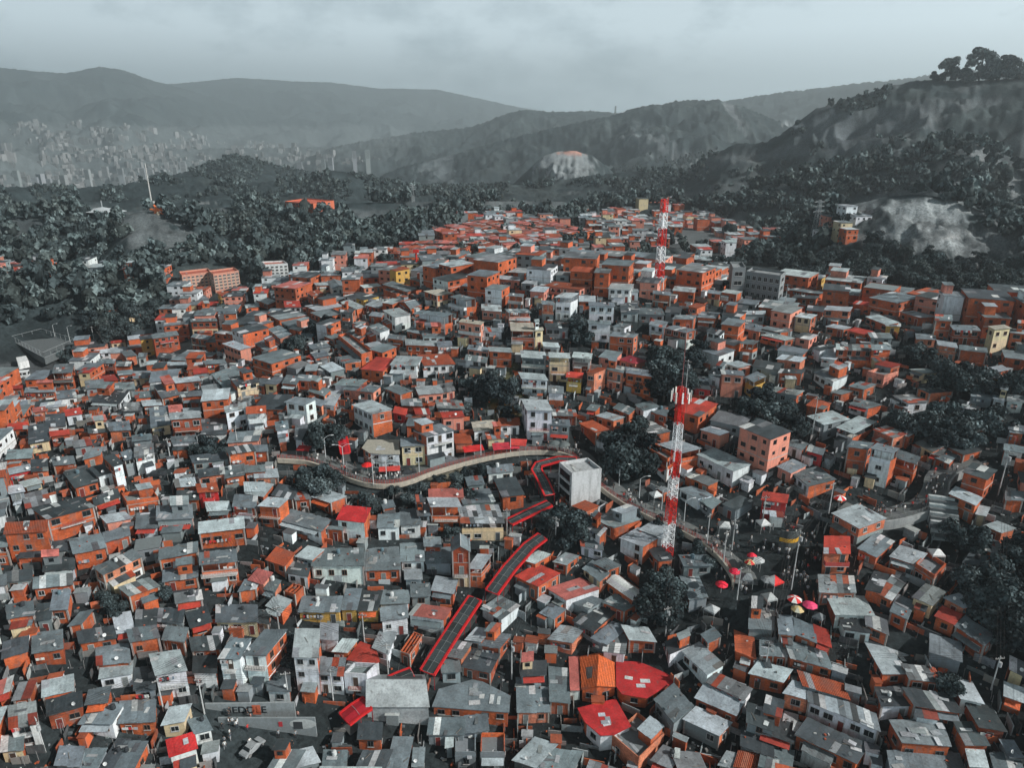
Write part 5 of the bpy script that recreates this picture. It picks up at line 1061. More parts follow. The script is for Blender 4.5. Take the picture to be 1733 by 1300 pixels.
# ------------------------------------------------------------------ sports court, buses, cars
def quadslab(px4, lift, th, name, col, mat=PLA):
    P = [hit(x, y) for x, y in px4]; z = sum(p.z for p in P)/4+lift; mb = MB(); P = [on_plane(x, y, z) for x, y in px4]; mb.prism([(p.x,p.y) for p in P], z-th, z, mat, col); return mb.build(name, HM), P, z
o, P, z = quadslab([(75,606),(128,582),(72,565),(22,578)], 1.0, 3, 'sports_court', (.10,.115,.12)); tag(o, 'grey paved sports court raised on walls at the left edge', 'sports court'); FOOT.append([(p.x,p.y) for p in P])
root = empty('court_fence', P[0]); mb = MB()
for i in range(4):
    a, b = Vector(P[i]), Vector(P[(i+1)%4]); n = max(2, int((b-a).length/4)); oo = Vector(P[0])
    for k in range(n+1): p = a.lerp(b, k/n)-oo; mb.tube(p, p+Vector((0,0,2.6)), .05, 4, PLN, (.35,.38,.39))
    for hh in (.1, 2.5): mb.tube(a-oo+Vector((0,0,hh)), b-oo+Vector((0,0,hh)), .05, 4, PLN, (.4,.43,.44))
mb.build('mesh_frame', HM, root); tag(root, 'thin metal fence standing around the sports court', 'fence')
def wheelset(root, L, W, r, xs):
    for x in xs:
        for s_ in (-1,1):
            mb = MB(); n = 12; y = s_*W/2
            for i in range(n):
                a, b = 2*math.pi*i/n, 2*math.pi*(i+1)/n; p = lambda t, yy: (x+r*math.cos(t), yy, r+r*math.sin(t))
                mb.face([p(a,y-.12),p(b,y-.12),p(b,y+.12),p(a,y+.12)], PLN, (.02,.02,.02)); mb.face([(x,y+s_*.125,r),p(a,y+s_*.12),p(b,y+s_*.12)], PLN, (.18,.18,.18))
            mb.build('wheel', HM, root)
def bus(px, py, ang, label, col):
    g = hit(px, py); g.z = max(H(g.x+dx,g.y+dy) for dx in (-4,0,4) for dy in (-2,0,2)); root = empty('parked_bus', g, ang); mb = MB(); mb.box((0,0,1.75), (9.5,2.4,2.5), PLN, col); mb.box((0,0,3.02), (9.0,2.1,.12), PLN, (.66,.69,.7)); mb.build('body', HM, root)
    for k in range(6):
        for s_ in (-1,1): w_ = MB(); w_.box((-3.9+k*1.5, s_*1.21, 2.15), (1.2,.03,.85), GLS); w_.build('window', HM, root)
    w_ = MB(); w_.box((4.76,0,2.1), (.03,2.0,1.1), GLS); w_.build('windscreen', HM, root); wheelset(root, 9.5, 2.3, .5, (-3,3)); tag(root, label, 'bus', 'parked buses at the left edge')
    FOOT.append([(g.x-5,g.y-3),(g.x+5,g.y-3),(g.x+5,g.y+3),(g.x-5,g.y+3)])
bus(28, 642, .28, 'white bus parked nearest the left edge below the sports court', (.6,.63,.64)); bus(70, 652, .3, 'grey bus with pale roof parked left of the tall orange house', (.25,.28,.29))
o, P, z = quadslab([(30,614),(48,610),(44,602),(27,605)], 2.4, 3, 'kiosk', (.68,.7,.7)); tag(o, 'small white block hut below the sports court', 'hut'); FOOT.append([(p.x,p.y) for p in P])
def car(px, py, ang, col, label, z=None):
    g = hit(px, py) if z is None else z; root = empty('parked_car', g, ang); mb = MB()
    prof = [(-2.1,.35),(-2.15,.8),(-1.9,.95),(-1.35,1.0),(-.9,1.42),(.45,1.45),(1.05,1.0),(1.9,.86),(2.12,.65),(2.1,.35)]
    for s_ in (-1,1):
        pts = [(x, s_*(.82 if z_ < 1.1 else .68), z_) for x, z_ in prof]; mb.face(pts if s_ < 0 else pts[::-1], PLN, col)
    for i in range(len(prof)-1):
        (x0,z0),(x1,z1) = prof[i], prof[i+1]; w0, w1 = (.82 if z0 < 1.1 else .68), (.82 if z1 < 1.1 else .68)
        mb.face([(x0,-w0,z0),(x1,-w1,z1),(x1,w1,z1),(x0,w0,z0)][::-1], PLN, col)
    mb.build('body', HM, root)
    w_ = MB(); w_.face([(.5,-.62,1.43),(.5,.62,1.43),(1.02,.72,1.04),(1.02,-.72,1.04)][::-1], GLS); o = w_.build('windscreen', HM, root); o.location = (.02,0,.02)
    w_ = MB(); w_.face([(-.93,-.62,1.4),(-.93,.62,1.4),(-1.32,.72,1.04),(-1.32,-.72,1.04)], GLS); o = w_.build('rear_window', HM, root); o.location = (-.02,0,.02)
    for s_ in (-1,1): w_ = MB(); f = [(-1.1,s_*.80,1.05),(.85,s_*.80,1.05),(.4,s_*.70,1.38),(-.8,s_*.70,1.38)]; w_.face(f if s_ < 0 else f[::-1], GLS); w_.build('side_window', HM, root)
    wheelset(root, 4, 1.55, .32, (-1.3,1.3)); tag(root, label, 'car'); FOOT.append([(g.x-2.4,g.y-2.4),(g.x+2.4,g.y-2.4),(g.x+2.4,g.y+2.4),(g.x-2.4,g.y+2.4)])
car(428, 1270, 1.05, (.25,.27,.28), 'grey car parked in the dark street below the graffiti walls')
car(265, 807, .1, (.03,.035,.04), 'black car parked before the white shops at the left')
car(140, 622, .4, (.7,.72,.73), 'white car parked uphill of the tall orange house at left'); car(690, 803, .3, (.03,.035,.04), 'dark car parked under the white corner building by the walkway')
car(760, 782, .35, (.12,.13,.14), 'dark grey car parked on the walkway below the white balconied block')
# ------------------------------------------------------------------ graffiti walls
def text_mesh(body, size, col, name, parent, loc, rot):
    cu = bpy.data.curves.new('t', 'FONT'); cu.body = body; cu.size = size; cu.extrude = .01; cu.offset = .03; ob = bpy.data.objects.new('t', cu); COL.objects.link(ob)
    dg = bpy.context.evaluated_depsgraph_get(); me = bpy.data.meshes.new_from_object(ob.evaluated_get(dg)); bpy.data.objects.remove(ob)
    me.materials.clear(); me.materials.append(M['plain']); ca = me.color_attributes.new('tint', 'FLOAT_COLOR', 'CORNER'); arr = np.ones((len(me.loops),4), dtype=np.float32); arr[:,:3] = col; ca.data.foreach_set('color', arr.ravel())
    o = bpy.data.objects.new(name, me); COL.objects.link(o); o.parent = parent; o.location = loc; o.rotation_euler = rot; return o
def mural_wall(x0, y0, x1, y1, hpx, label, col, word=None):
    a, b = hit(x0, y0), hit(x1, y1); z = (a.z+b.z)/2; b = on_plane(x1, y1, z); a = on_plane(x0, y0, z)
    top = px_height(a, x0, y0-hpx); ang = math.atan2(b.y-a.y, b.x-a.x); L = math.hypot(b.x-a.x, b.y-a.y); root = empty('mural_wall', (a.x,a.y,z), ang); mb = MB()
    mb.box((L/2,.15,top/2-2), (L,.3,top+4), PLA, col); mb.build('wall', HM, root); BLOCK.append(([a, a.lerp(b,.5), b], 1, 3)); return root, L, top
root, L, top = mural_wall(350, 1212, 500, 1210, 21, '', (.26,.29,.30)); tag(root, 'long grey wall with large black graffiti letters and an orange shape', 'wall')
text_mesh('JEDDLE', top*.78, (.02,.025,.03), 'graffiti_lettering', root, (L*.26,-.04,top*.2), (R(90),0,0))
mb = MB(); mb.box((L*.57,-.03,top*.45), (top*.55,.04,top*.8), PLN, (.5,.12,.06)); mb.build('orange_mural', HM, root)
root, L, top = mural_wall(372, 1236, 535, 1236, 21, '', (.22,.25,.26)); tag(root, 'lower grey mural wall with a pale round painted figure at its right end', 'wall')
mb = MB(); n = 14; mb.face([(L*.87+top*.9*math.cos(2*math.pi*i/n), -.03, top*.52+top*.42*math.sin(2*math.pi*i/n)) for i in range(n)], PLN, (.42,.45,.45)); mb.box((L*.82,-.05,top*.4), (top*.6,.04,top*.6), PLN, (.04,.045,.05)); mb.box((L*.64,-.05,top*.5), (top*.25,.04,top*.4), PLN, (.45,.04,.05)); mb.build('painted_figure', HM, root)
root, L, top = mural_wall(1640, 800, 1672, 792, 9, '', (.5,.28,.2)); tag(root, 'orange and cream mural wall at the bend of the right walkway', 'wall')
# dark curved wall with a yellow stripe, steps and paving of the plaza
P = sm([hit(1316,934,0), hit(1330,937,0), hit(1344,934,0), hit(1352,924,0)]); root = empty('striped_wall', P[0]); PL = [p-P[0] for p in P]
mb = MB(); wall_strip(mb, PL, .3, lambda p: -2, lambda p: 5.2, PLA, (.05,.06,.06)); mb.build('wall', HM, root); mb = MB(); wall_strip(mb, offset(PL,-.03), .02, lambda p: 2.6, lambda p: 3.5, PLN, (.55,.30,.03)); mb.build('yellow_stripe', HM, root); tag(root, 'dark curved wall with a yellow stripe in the crowded square', 'wall')
g0, g1 = hit(1578, 915), hit(1628, 918); root = empty('stairway', g0, math.atan2(g1.y-g0.y, g1.x-g0.x)); Lw = (g1-g0).length; mb = MB()
for k in range(11): mb.box((Lw/2, .5+k*.75, .1+k*.3), (Lw, .75, .6+k*.6), PLA, tj((.42,.45,.46) if k % 2 == 0 else (.12,.13,.135), .05))
mb.build('steps', HM, root); mb = MB(); mb.box((Lw/2, 11.5, 3.2), (Lw*1.3, 6.5, .4), PLA, (.38,.42,.43)); mb.build('landing', HM, root); tag(root, 'broad grey steps rising to a paved landing beside the right walkway', 'steps'); BLOCK.append(([g0, g0.lerp(g1,.5), g1], 15, 1))
# ------------------------------------------------------------------ umbrellas and tents
def umbrella(px, py, r, cols, label):
    g = hit(px, py, 2.2); g.z = hd_(g.x, g.y); r = r*.85; root = empty('parasol', g); mb = MB(); mb.tube((0,0,0), (0,0,2.5), .04, 5, PLN, (.4,.4,.4)); mb.build('pole', HM, root); mb = MB(); n = 8
    for i in range(n):
        a, b = 2*math.pi*i/n, 2*math.pi*(i+1)/n; c = cols[i % len(cols)]
        p = lambda t, rr, z: (rr*math.cos(t), rr*math.sin(t), z)
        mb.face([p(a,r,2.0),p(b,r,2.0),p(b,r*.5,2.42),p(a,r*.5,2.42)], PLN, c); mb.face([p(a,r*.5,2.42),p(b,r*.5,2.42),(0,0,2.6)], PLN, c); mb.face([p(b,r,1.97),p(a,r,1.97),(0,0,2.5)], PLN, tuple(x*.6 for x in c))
    mb.build('canopy', HM, root); tag(root, label, 'parasol', 'parasols and tents of the street market')
def tent(px, py, w, cols, label):
    g = hit(px, py, 2.2); g.z = hd_(g.x, g.y); root = empty('market_tent', g, rnd.uniform(-.5,.9)); w *= .72; h = w/2; mb = MB()
    for i, (a, b) in enumerate((((-h,-h),(h,-h)),((h,-h),(h,h)),((h,h),(-h,h)),((-h,h),(-h,-h)))):
        c = cols[i % len(cols)]; mb.face([(a[0],a[1],2.2),(b[0],b[1],2.2),(0,0,3.0)], PLN, c); mb.face([(a[0],a[1],1.85),(b[0],b[1],1.85),(b[0],b[1],2.2),(a[0],a[1],2.2)], PLN, tuple(x*.9 for x in c))
    mb.build('canopy', HM, root)
    for sx in (-1,1):
        for sy in (-1,1): mb = MB(); mb.tube((sx*h*.97,sy*h*.97,0), (sx*h*.97,sy*h*.97,2.2), .04, 4, PLN, (.4,.42,.42)); mb.build('leg', HM, root)
    tag(root, label, 'tent', 'parasols and tents of the street market')
def hd_(x, y):
    z = H(x, y)
    for P in (PROM, PROM2):
        for p in P:
            if (p.x-x)**2+(p.y-y)**2 < 36: z = max(z, p.z)
    return z
RR = (.62,.02,.02)
for a in ((622,793,1.7,[RR],'bright red parasol on the walkway before the white corner building'), (1240,993,1.4,[(.7,.02,.06)],'pink-red parasol in the middle of the crowded square'), (1218,1018,1.5,[(.75,.02,.05)],'bright red parasol beside the long grey roof'),
          (1272,945,1.2,[(.7,.02,.05)],'small red parasol uphill of the striped wall'), (1345,1013,1.7,[RR,(.7,.72,.7)],'red and white parasol, left of the pair above the red-striped roof'), (1371,1023,1.7,[(.7,.06,.16)],'plain pink parasol beside the red and white one'),
          (1350,1030,1.5,[(.55,.42,.2),(.55,.42,.2),(.5,.5,.4)],'cream parasol just below the red and white one'), (1267,965,1.3,[RR,(.55,.48,.25)],'red and cream parasol left of the big red tent'), (1420,851,1.6,[RR,(.7,.72,.7)],'red and white parasol beside the right walkway'),
          (955,762,1.8,[(.12,.14,.14)],'dark grey parasol at the top of the zigzag escalator'), (938,757,1.8,[(.1,.12,.12)],'dark parasol beneath the white four-storey block'), (1283,950,1.6,[(.4,.43,.44)],'grey parasol by the striped wall'), (1300,980,1.7,[(.25,.27,.28)],'dark grey parasol behind the big red tent')): umbrella(*a)
for a in ((1311,982,3.6,[RR,RR,(.6,.63,.63),(.6,.63,.63)],'large red and white tent in the crowded square'), (1260,1000,3.2,[(.16,.18,.19)],'dark grey tent beside the pink-red parasol'), (1302,1010,3.2,[(.35,.38,.38)],'grey tent directly below the large red and white tent'), (1205,1030,3.2,[(.4,.43,.44)],'pale grey tent below the bright red parasol'),
          (1110,836,3.2,[(.55,.58,.58)],'pale tent on the walkway left of the radio mast'), (1226,888,3.4,[(.45,.48,.48)],'grey tent on the walkway right of the radio mast'), (1292,884,3.2,[(.6,.62,.62)],'white tent left of the red painted house'), (1275,958,2.8,[(.3,.33,.33)],'grey tent left of the big red tent'),
          (1386,1043,2.6,[(.12,.14,.15)],'dark tent right of the pink parasol'), (1585,935,3.4,[(.66,.68,.68)],'white pointed tent on the paving below the broad steps')): tent(*a)
def slabawn(x0, y0, x1, y1, dep, col, label):
    a, b = hit(x0, y0, 3.0), hit(x1, y1, 3.0); z = (a.z+b.z)/2; e = Vector((b.x-a.x,b.y-a.y,0)); L = e.length; root = empty('street_awning', (a.x,a.y,z-3), math.atan2(e.y,e.x)); mb = MB(); q2 = Q([(0,0),(L,0),(L,dep),(0,dep)]); sheet_roof(mb, q2, [2.8,2.8,3.3,3.3], MET, col, .08, rnd, (0,)*4, rag=.02); mb.build('cover', HM, root)
    mb = MB(); [mb.tube((x,.1,-.5),(x,.1,2.8),.05,4,PLN,(.3,.3,.3)) for x in (.1,L/2,L-.1)]; mb.build('post', HM, root); tag(root, label, 'awning')
slabawn(641,797,677,796,1.6,(.55,.06,.05),'red awning along the base of the white corner building'); slabawn(786,766,820,760,2.5,(.6,.03,.03),'bright red stall awning on the walkway, left one'); slabawn(835,762,880,757,3,(.5,.04,.06),'dark red stall awning on the walkway near the white four-storey block')
slabawn(862,752,890,755,3,(.55,.06,.05),'red stall cover at the bend beside the white four-storey block'); slabawn(500,760,522,764,2,(.4,.02,.02),'small dark red stall cover at the left end of the walkway')
# ------------------------------------------------------------------ lamps, poles and wires
def lamp(bx, by, tx, ty, double=False, dr=1):
    g = hit(bx, by); g.z = hd_(g.x, g.y); h = max(5, min(9.5, px_height(g, tx, ty))); root = empty('street_lamp', g, rnd.uniform(-.3,.3)); mb = MB(); mb.tube((0,0,0), (0,0,h), .10, 6, PLN, (.5,.53,.54), .07); mb.build('post', HM, root)
    for s_ in ((1,-1) if double else (dr,)):
        mb = MB(); pr = (0,0,h)
        for k in range(1, 6):
            a = k/5; p = (s_*1.8*a, 0, h+.75*math.sin(a*1.8)); mb.tube(pr, p, .05, 5, PLN, (.5,.53,.54)); pr = p
        mb.build('arm', HM, root); mb = MB(); mb.box((s_*2.05,0,pr[2]), (.6,.25,.12), PLN, (.6,.63,.64)); mb.build('lamp_head', HM, root)
    return root
LAMPS = [((552,782,553,752),1,0,'by the left end of the walkway'),((583,801,583,770),1,1,'with two arms, beside the red-painted corner of the walkway'),((710,810,709,786),0,-1,'on the walkway right of the white corner building'),((814,780,813,752),0,1,'between the red stall awnings'),
 ((864,775,863,742),0,-1,'on the walkway left of the white four-storey block'),((864+2,768,864,742),0,1,None),((1047,832,1048,802),0,1,'right of the concrete cube, first along the railing'),((1081,852,1084,818),0,1,'right of the concrete cube, second along the railing'),
 ((1119,868,1120,842),0,1,'just left of the radio mast'),((1157,888,1159,852),0,1,'just right of the radio mast'),((655,820,654,797),0,1,'in front of the red awning'),((338,770,336,760),0,1,'beside the round tree left of the shops'),((120,585,118,553),0,1,'with twin heads by the sports court'),((93,570,92,550),0,1,'behind the sports court')]
for (c, dbl, dr, lb) in LAMPS:
    if lb is None: continue
    o = lamp(*c, double=bool(dbl and dr == 1) or dr == 0, dr=dr or 1); tag(o, 'pale curved street lamp '+lb, 'street lamp', 'street lamps along the walkway and streets')
POLES = [((633,831,631,789),'in front of the white corner building'),((858,908,860,872),'right of the red-patched balcony house'),((940,922,942,883),'among the trees below the concrete cube'),((1195,931,1200,877),'right of the radio mast on the walkway'),((1238,934,1241,911),'on the inner bend of the walkway'),((1222,969,1224,937),'below the inner bend of the walkway'),
 ((1244,1040,1247,962),'rising beside the dark grey tent'),((1400,882,1405,827),'left of the right walkway'),((1689,838,1701,762),'tall, right of the right walkway'),((1290,887,1294,840),'before the red painted house'),((1339,998,1352,898),'tall, in the crowded square'),((490,1194,488,1136),'in front of the white houses above the graffiti wall'),
 ((564,1186,564,1144),'left of the ribbed shed'),((657,1141,657,1108),'behind the ribbed shed'),((617,1089,616,1063),'above the dark red canopy roof'),((346,1209,346,1147),'left of the graffiti wall'),((77,1274,73,1227),'between the lower left house rows'),((277,1204,277,1170),'beside the narrow white painted house'),((290,786,287,750),'above the yellow kerb'),((404,766,404,721),'beside the white houses left of the walkway'),
 ((162,589,159,552),'on the road behind the orange houses, left one'),((185,570,184,542),'on the road behind the orange houses, right one'),((1482,532,1488,499),'at the right town edge, left one'),((1513,534,1517,505),'at the right town edge, middle one'),((1673,547,1676,518),'at the right town edge, right one'),((1327,528,1331,480),'beside the school on its right'),
 ((1346,490,1347,474),'far, near the school'),((1373,745,1375,670),'in the shade left of the long grey houses'),((1157,700,1160,560),'thin, behind the radio mast'),((474,1078,473,1060),'beside the yellow houses'),((1126,1077,1128,1052),'by the dark trees below the radio mast'),((866,1150,867,1085),'right of the long escalator canopy'),((1294,1140,1296,1090),'in the lower right alleys'),((1677,1168,1679,1120),'at the lower right ramp')]
PW = []
for c, lb in POLES:
    g = hit(c[0], c[1]); g.z = hd_(g.x, g.y); h = max(7, min(15, px_height(g, c[2], c[3]))); root = empty('utility_pole', g, rnd.uniform(-.8,.8)); mb = MB(); mb.tube((0,0,-.5), (0,0,h), .14, 6, PLN, (.42,.44,.44), .09); mb.build('post', HM, root)
    mb = MB(); mb.box((0,0,h-.5), (1.7,.12,.12), PLN, (.25,.25,.24)); [mb.cyl((x,0), .05, h-.44, h-.25, 5, PLN, (.5,.5,.5)) for x in (-.75,-.3,.3,.75)]; mb.build('crossarm', HM, root)
    if rnd.random() < .4: mb = MB(); mb.cyl((.35,0), .28, h-2.2, h-1.3, 8, PLN, (.35,.37,.38)); mb.build('transformer', HM, root)
    tag(root, 'grey concrete utility pole '+lb, 'utility pole', 'utility poles standing among the houses'); PW.append((g, h, lb))
used = 0
for i in range(len(PW)):
    a, ha, la = PW[i]; best = sorted([(math.hypot(b.x-a.x, b.y-a.y), j) for j, (b, hb_, lb) in enumerate(PW) if j > i])[:2]
    for dd, j in best:
        if dd > 62: continue
        b, hb_, lb = PW[j]; root = empty('power_line', a); mb = MB(); e = (b-a); nn = Vector((-e.y, e.x, 0)).normalized()
        for off in (-.5, 0, .5):
            pr = None; mb = MB()
            for k in range(9):
                t = k/8; p = e*t+nn*off+Vector((0,0,(ha-.3)*(1-t)+(hb_-.3)*t-dd*.03*4*t*(1-t)))
                if pr is not None: mb.tube(pr, p, .022, 3, PLN, (.03,.03,.03))
                pr = p
            mb.build('wire', HM, root)
        tag(root, (('thin wires from the pole ' if j == best[0][1] else 'second set of wires, pole ')+la), 'power line')
        used += 1
# ------------------------------------------------------------------ people
def person_mesh(pose, shirt, trous, skin, hair):
    me = bpy.data.meshes.new('p'); V = []; E = []; Rr = []
    def v(x, y, z, r, par=None):
        V.append((x,y,z)); Rr.append(r); 
        if par is not None: E.append((par, len(V)-1))
        return len(V)-1
    st = {0:.0, 1:.22, 2:.1}[pose]; arm = {0:.0, 1:.2, 2:.45}[pose]
    pel = v(0,0,.92,.14); ch = v(0,0,1.15,.13,pel); sh = v(0,0,1.40,.15,ch); nk = v(0,.0,1.50,.06,sh); h1 = v(0,.01,1.60,.095,nk); h2 = v(0,.02,1.70,.085,h1)
    for s_ in (-1,1):
        hp = v(s_*.10,0,.84,.10,pel); kn = v(s_*.11,s_*st*.5,.48,.07,hp); an = v(s_*.12,s_*st,.08,.045,kn); v(s_*.12,s_*st+.13,.04,.04,an)
        so_ = v(s_*.20,0,1.38,.07,sh); el = v(s_*.27,-s_*arm*.3+.02,1.12,.045,so_); wr = v(s_*.25,.10+arm*.4*(s_ > 0),.90+arm*.5*(s_ > 0),.034,el); v(s_*.24,.15+arm*.5*(s_ > 0),.84+arm*.55*(s_ > 0),.04,wr)
    me.from_pydata(V, E, []); o = bpy.data.objects.new('p', me); COL.objects.link(o); md = o.modifiers.new('s', 'SKIN'); 
    for i, r_ in enumerate(Rr): me.skin_vertices[0].data[i].radius = (r_, r_*.8); me.skin_vertices[0].data[i].use_root = (i == 0)
    sb = o.modifiers.new('b', 'SUBSURF'); sb.levels = 1; sb.render_levels = 1
    dg = bpy.context.evaluated_depsgraph_get(); m2 = bpy.data.meshes.new_from_object(o.evaluated_get(dg)); bpy.data.objects.remove(o)
    m2.materials.clear(); m2.materials.append(M['plain']); ca = m2.color_attributes.new('tint', 'FLOAT_COLOR', 'POINT')
    for i, vv in enumerate(m2.vertices):
        z = vv.co.z; x = abs(vv.co.x); c = trous if z < .92 and x < .2 else shirt
        if x > .2 and z < 1.1: c = skin
        if z > 1.47: c = skin
        if z > 1.64 or (z > 1.52 and vv.co.y < -.02): c = hair
        if z < .07: c = (.03,.03,.03)
        ca.data[i].color = (*c, 1)
    m2.name = 'person'; return m2
PC = [((.6,.62,.62),(.04,.05,.07)),((.03,.035,.04),(.05,.05,.055)),((.5,.03,.03),(.06,.065,.08)),((.25,.28,.3),(.03,.03,.035)),((.7,.72,.7),(.25,.26,.27)),((.08,.1,.12),(.3,.31,.32)),((.55,.3,.25),(.05,.05,.06))]
PN = ['white shirt and dark trousers','black clothes','red shirt and dark trousers','grey shirt and black trousers','pale shirt and grey trousers','dark shirt and pale trousers','salmon shirt and dark trousers']
PM = [(person_mesh(i % 3, s_, t_, (.30,.17,.11), (.02,.015,.012)), n) for i, ((s_, t_), n) in enumerate(zip(PC, PN))]
def people(path, width, n, where, grp, jit=None, red=.14):
    for k in range(n):
        i = rnd.choices(range(7), [3,5,1.2,3,2,2,1])[0]; me, nm = PM[i]
        t = rnd.random()*(len(path)-1.001); a, b = path[int(t)], path[int(t)+1]; f = t-int(t); p = a.lerp(b, f); e = Vector((b.x-a.x, b.y-a.y, 0)).normalized(); p = p+Vector((-e.y,e.x,0))*rnd.uniform(*width); z = hd2(p.x, p.y)
        o = bpy.data.objects.new('person', me); COL.objects.link(o); o.location = (p.x,p.y,z); o.rotation_euler = (0,0,rnd.uniform(0,6.28)); k_ = rnd.uniform(.92,1.08); o.scale = (k_,k_,k_)
        tag(o, 'person, '+nm+', '+where, 'person', grp+', '+nm)
def hd2(x, y):
    z = H(x, y)
    for P, w in ((PROM, 4.6), (PROM2, 4.6)):
        best = min(((p.x-x)**2+(p.y-y)**2, p.z) for p in P)
        if best[0] < (w+.5)**2: z = max(z, best[1])
    return z
people(PROM[0:40], (.4,4.2), 34, 'on the left part of the curved walkway', 'people on the left part of the walkway'); people(PROM[32:48], (.4,4.2), 20, 'by the white corner building', 'people by the white corner building')
people(PROM[84:150], (.4,4.3), 80, 'on the walkway near the radio mast', 'people on the walkway near the radio mast'); people(PROM2[10:64], (.4,4.2), 55, 'on the right walkway bend', 'people on the right walkway bend')
sq = [hit(x, y) for x, y in ((1205,1000),(1240,985),(1275,960),(1300,925),(1330,905),(1345,900))]; people(sq, (-9,9), 75, 'in the crowded square', 'people in the crowded square')
sq2 = [hit(x, y) for x, y in ((1352,905),(1352,940),(1350,975),(1345,1000))]; people(sq2, (-3,4), 45, 'in the lane by the big brick house', 'people on the lane left of the brick house')
sq3 = [hit(x, y) for x, y in ((385,1222),(430,1224),(520,1222))]; people(sq3, (-3,1.5), 14, 'between the two mural walls', 'people between the mural walls'); sq4 = [hit(x, y) for x, y in ((375,1248),(430,1245),(540,1252))]; people(sq4, (-2,2), 16, 'in the street below the mural walls', 'people below the mural walls')
sq5 = [hit(x, y) for x, y in ((855,925),(875,905),(900,890))]; people(sq5, (-2,2), 14, 'at the escalator landing', 'people at the escalator landing')
BLOCK += [(sq, 10, 10), (sq2, 4, 5), (sq3, 3, 3), (sq4, 4, 6)]
# ------------------------------------------------------------------ trees
nprng = np.random.default_rng(5)
def leaf_crown(rs, nblob, nleaf, size, flat=.8, lift=0.0, open_=0.0):
    """crown of small leaf-clump quads spread through several lobes; unit radius about 1, base at z=0"""
    g = np.random.default_rng(rs); V = []; T = []
    cen = []
    for k in range(nblob):
        a = g.uniform(0, 6.28); rr = math.sqrt(g.uniform(0, 1))*.68; cen.append((rr*math.cos(a), rr*math.sin(a), g.uniform(.35,1.35)*flat+lift, g.uniform(.26,.46)))
    n = nleaf; ci = g.integers(0, nblob, n); C = np.array(cen)[ci]; d = g.normal(size=(n,3)); d /= np.linalg.norm(d, axis=1)[:,None]; d[:,2] = np.where(d[:,2] < -.35, -d[:,2], d[:,2])
    rad = C[:,3]*(g.uniform(.55,1.08,n)); P = C[:,:3]+d*rad[:,None]*np.array((1,1,.78))
    nrm = d+g.normal(size=(n,3))*.45; nrm /= np.linalg.norm(nrm, axis=1)[:,None]; up = g.normal(size=(n,3)); u = np.cross(nrm, up); u /= np.linalg.norm(u, axis=1)[:,None]; w = np.cross(nrm, u)
    s = size*g.uniform(.6,1.35,n)[:,None]; q4 = np.stack([P-u*s-w*s*.7, P+u*s-w*s*.7, P+u*s*.8+w*s*.7, P-u*s*.8+w*s*.7], 1)
    return q4.reshape(-1,3), np.arange(n*4).reshape(-1,4), np.repeat(g.uniform(.5,1.9,n)**1.2, 4)
def core_mesh():
    import bmesh
    bm = bmesh.new(); bmesh.ops.create_icosphere(bm, subdivisions=2, radius=1); V = np.array([v.co[:] for v in bm.verts]); Fc = np.array([[v.index for v in f.verts] for f in bm.faces]); bm.free(); return V, Fc
TREE = []
for k in range(5):
    V, Fc, t = leaf_crown(40+k, 15+k, 3400, .055, .8+.1*(k % 3)); tint = np.outer(t, np.array([(.026,.037,.040),(.036,.050,.053),(.028,.039,.041),(.050,.066,.069),(.020,.028,.031)][k])); cm = npmesh('crown', V+np.array((0,0,.0)), Fc, [M['leaf']], tint=tint)
    mb = MB(); bark = (.09,.085,.08); mb.tube((0,0,-.5), (0,0,.75), .075, 7, 0, bark, .045)
    g_ = random.Random(k)
    for j in range(6):
        a = g_.uniform(0,6.28); mb.tube((0,0,g_.uniform(.2,.6)), (.5*math.cos(a), .5*math.sin(a), g_.uniform(.7,1.2)), .035, 4, 0, bark, .012)
    TREE.append((cm, mb.mesh('trunk', [M['rough']])))
TK = ['dark round', 'mid grey-green', 'dense dark', 'pale feathery', 'very dark']
TALLT = []
for k in range(3):
    V, Fc, t = leaf_crown(70+k, 12, 2400, .06, 1.05, .55); tint = np.outer(t, np.array([(.033,.045,.046),(.045,.058,.058),(.03,.04,.042)][k])); cm = npmesh('crown', V, Fc, [M['leaf']], tint=tint)
    mb = MB(); bark = (.08,.08,.078); mb.tube((0,0,-.5), (.03,0,1.3), .06, 6, 0, bark, .03); g_ = random.Random(k+9)
    for j in range(7):
        a = g_.uniform(0,6.28); mb.tube((0,0,g_.uniform(.5,1.0)), (.55*math.cos(a), .55*math.sin(a), g_.uniform(1.2,1.7)), .03, 4, 0, bark, .01)
    TALLT.append((cm, mb.mesh('trunk', [M['rough']])))
TREES = []
def tree(p, r, k, label, group, tall=False, zs=1.0):
    cm, tm = (TALLT if tall else TREE)[k % (3 if tall else 5)]
    root = empty('tree', p, rnd.uniform(0,6.28)); root.scale = (r,r,r*zs)
    for nm, me in (('crown', cm), ('trunk', tm)):
        o = bpy.data.objects.new(nm, me); COL.objects.link(o); o.parent = root
    if label: tag(root, label, 'tree', group)
    TREES.append((p, r)); return root
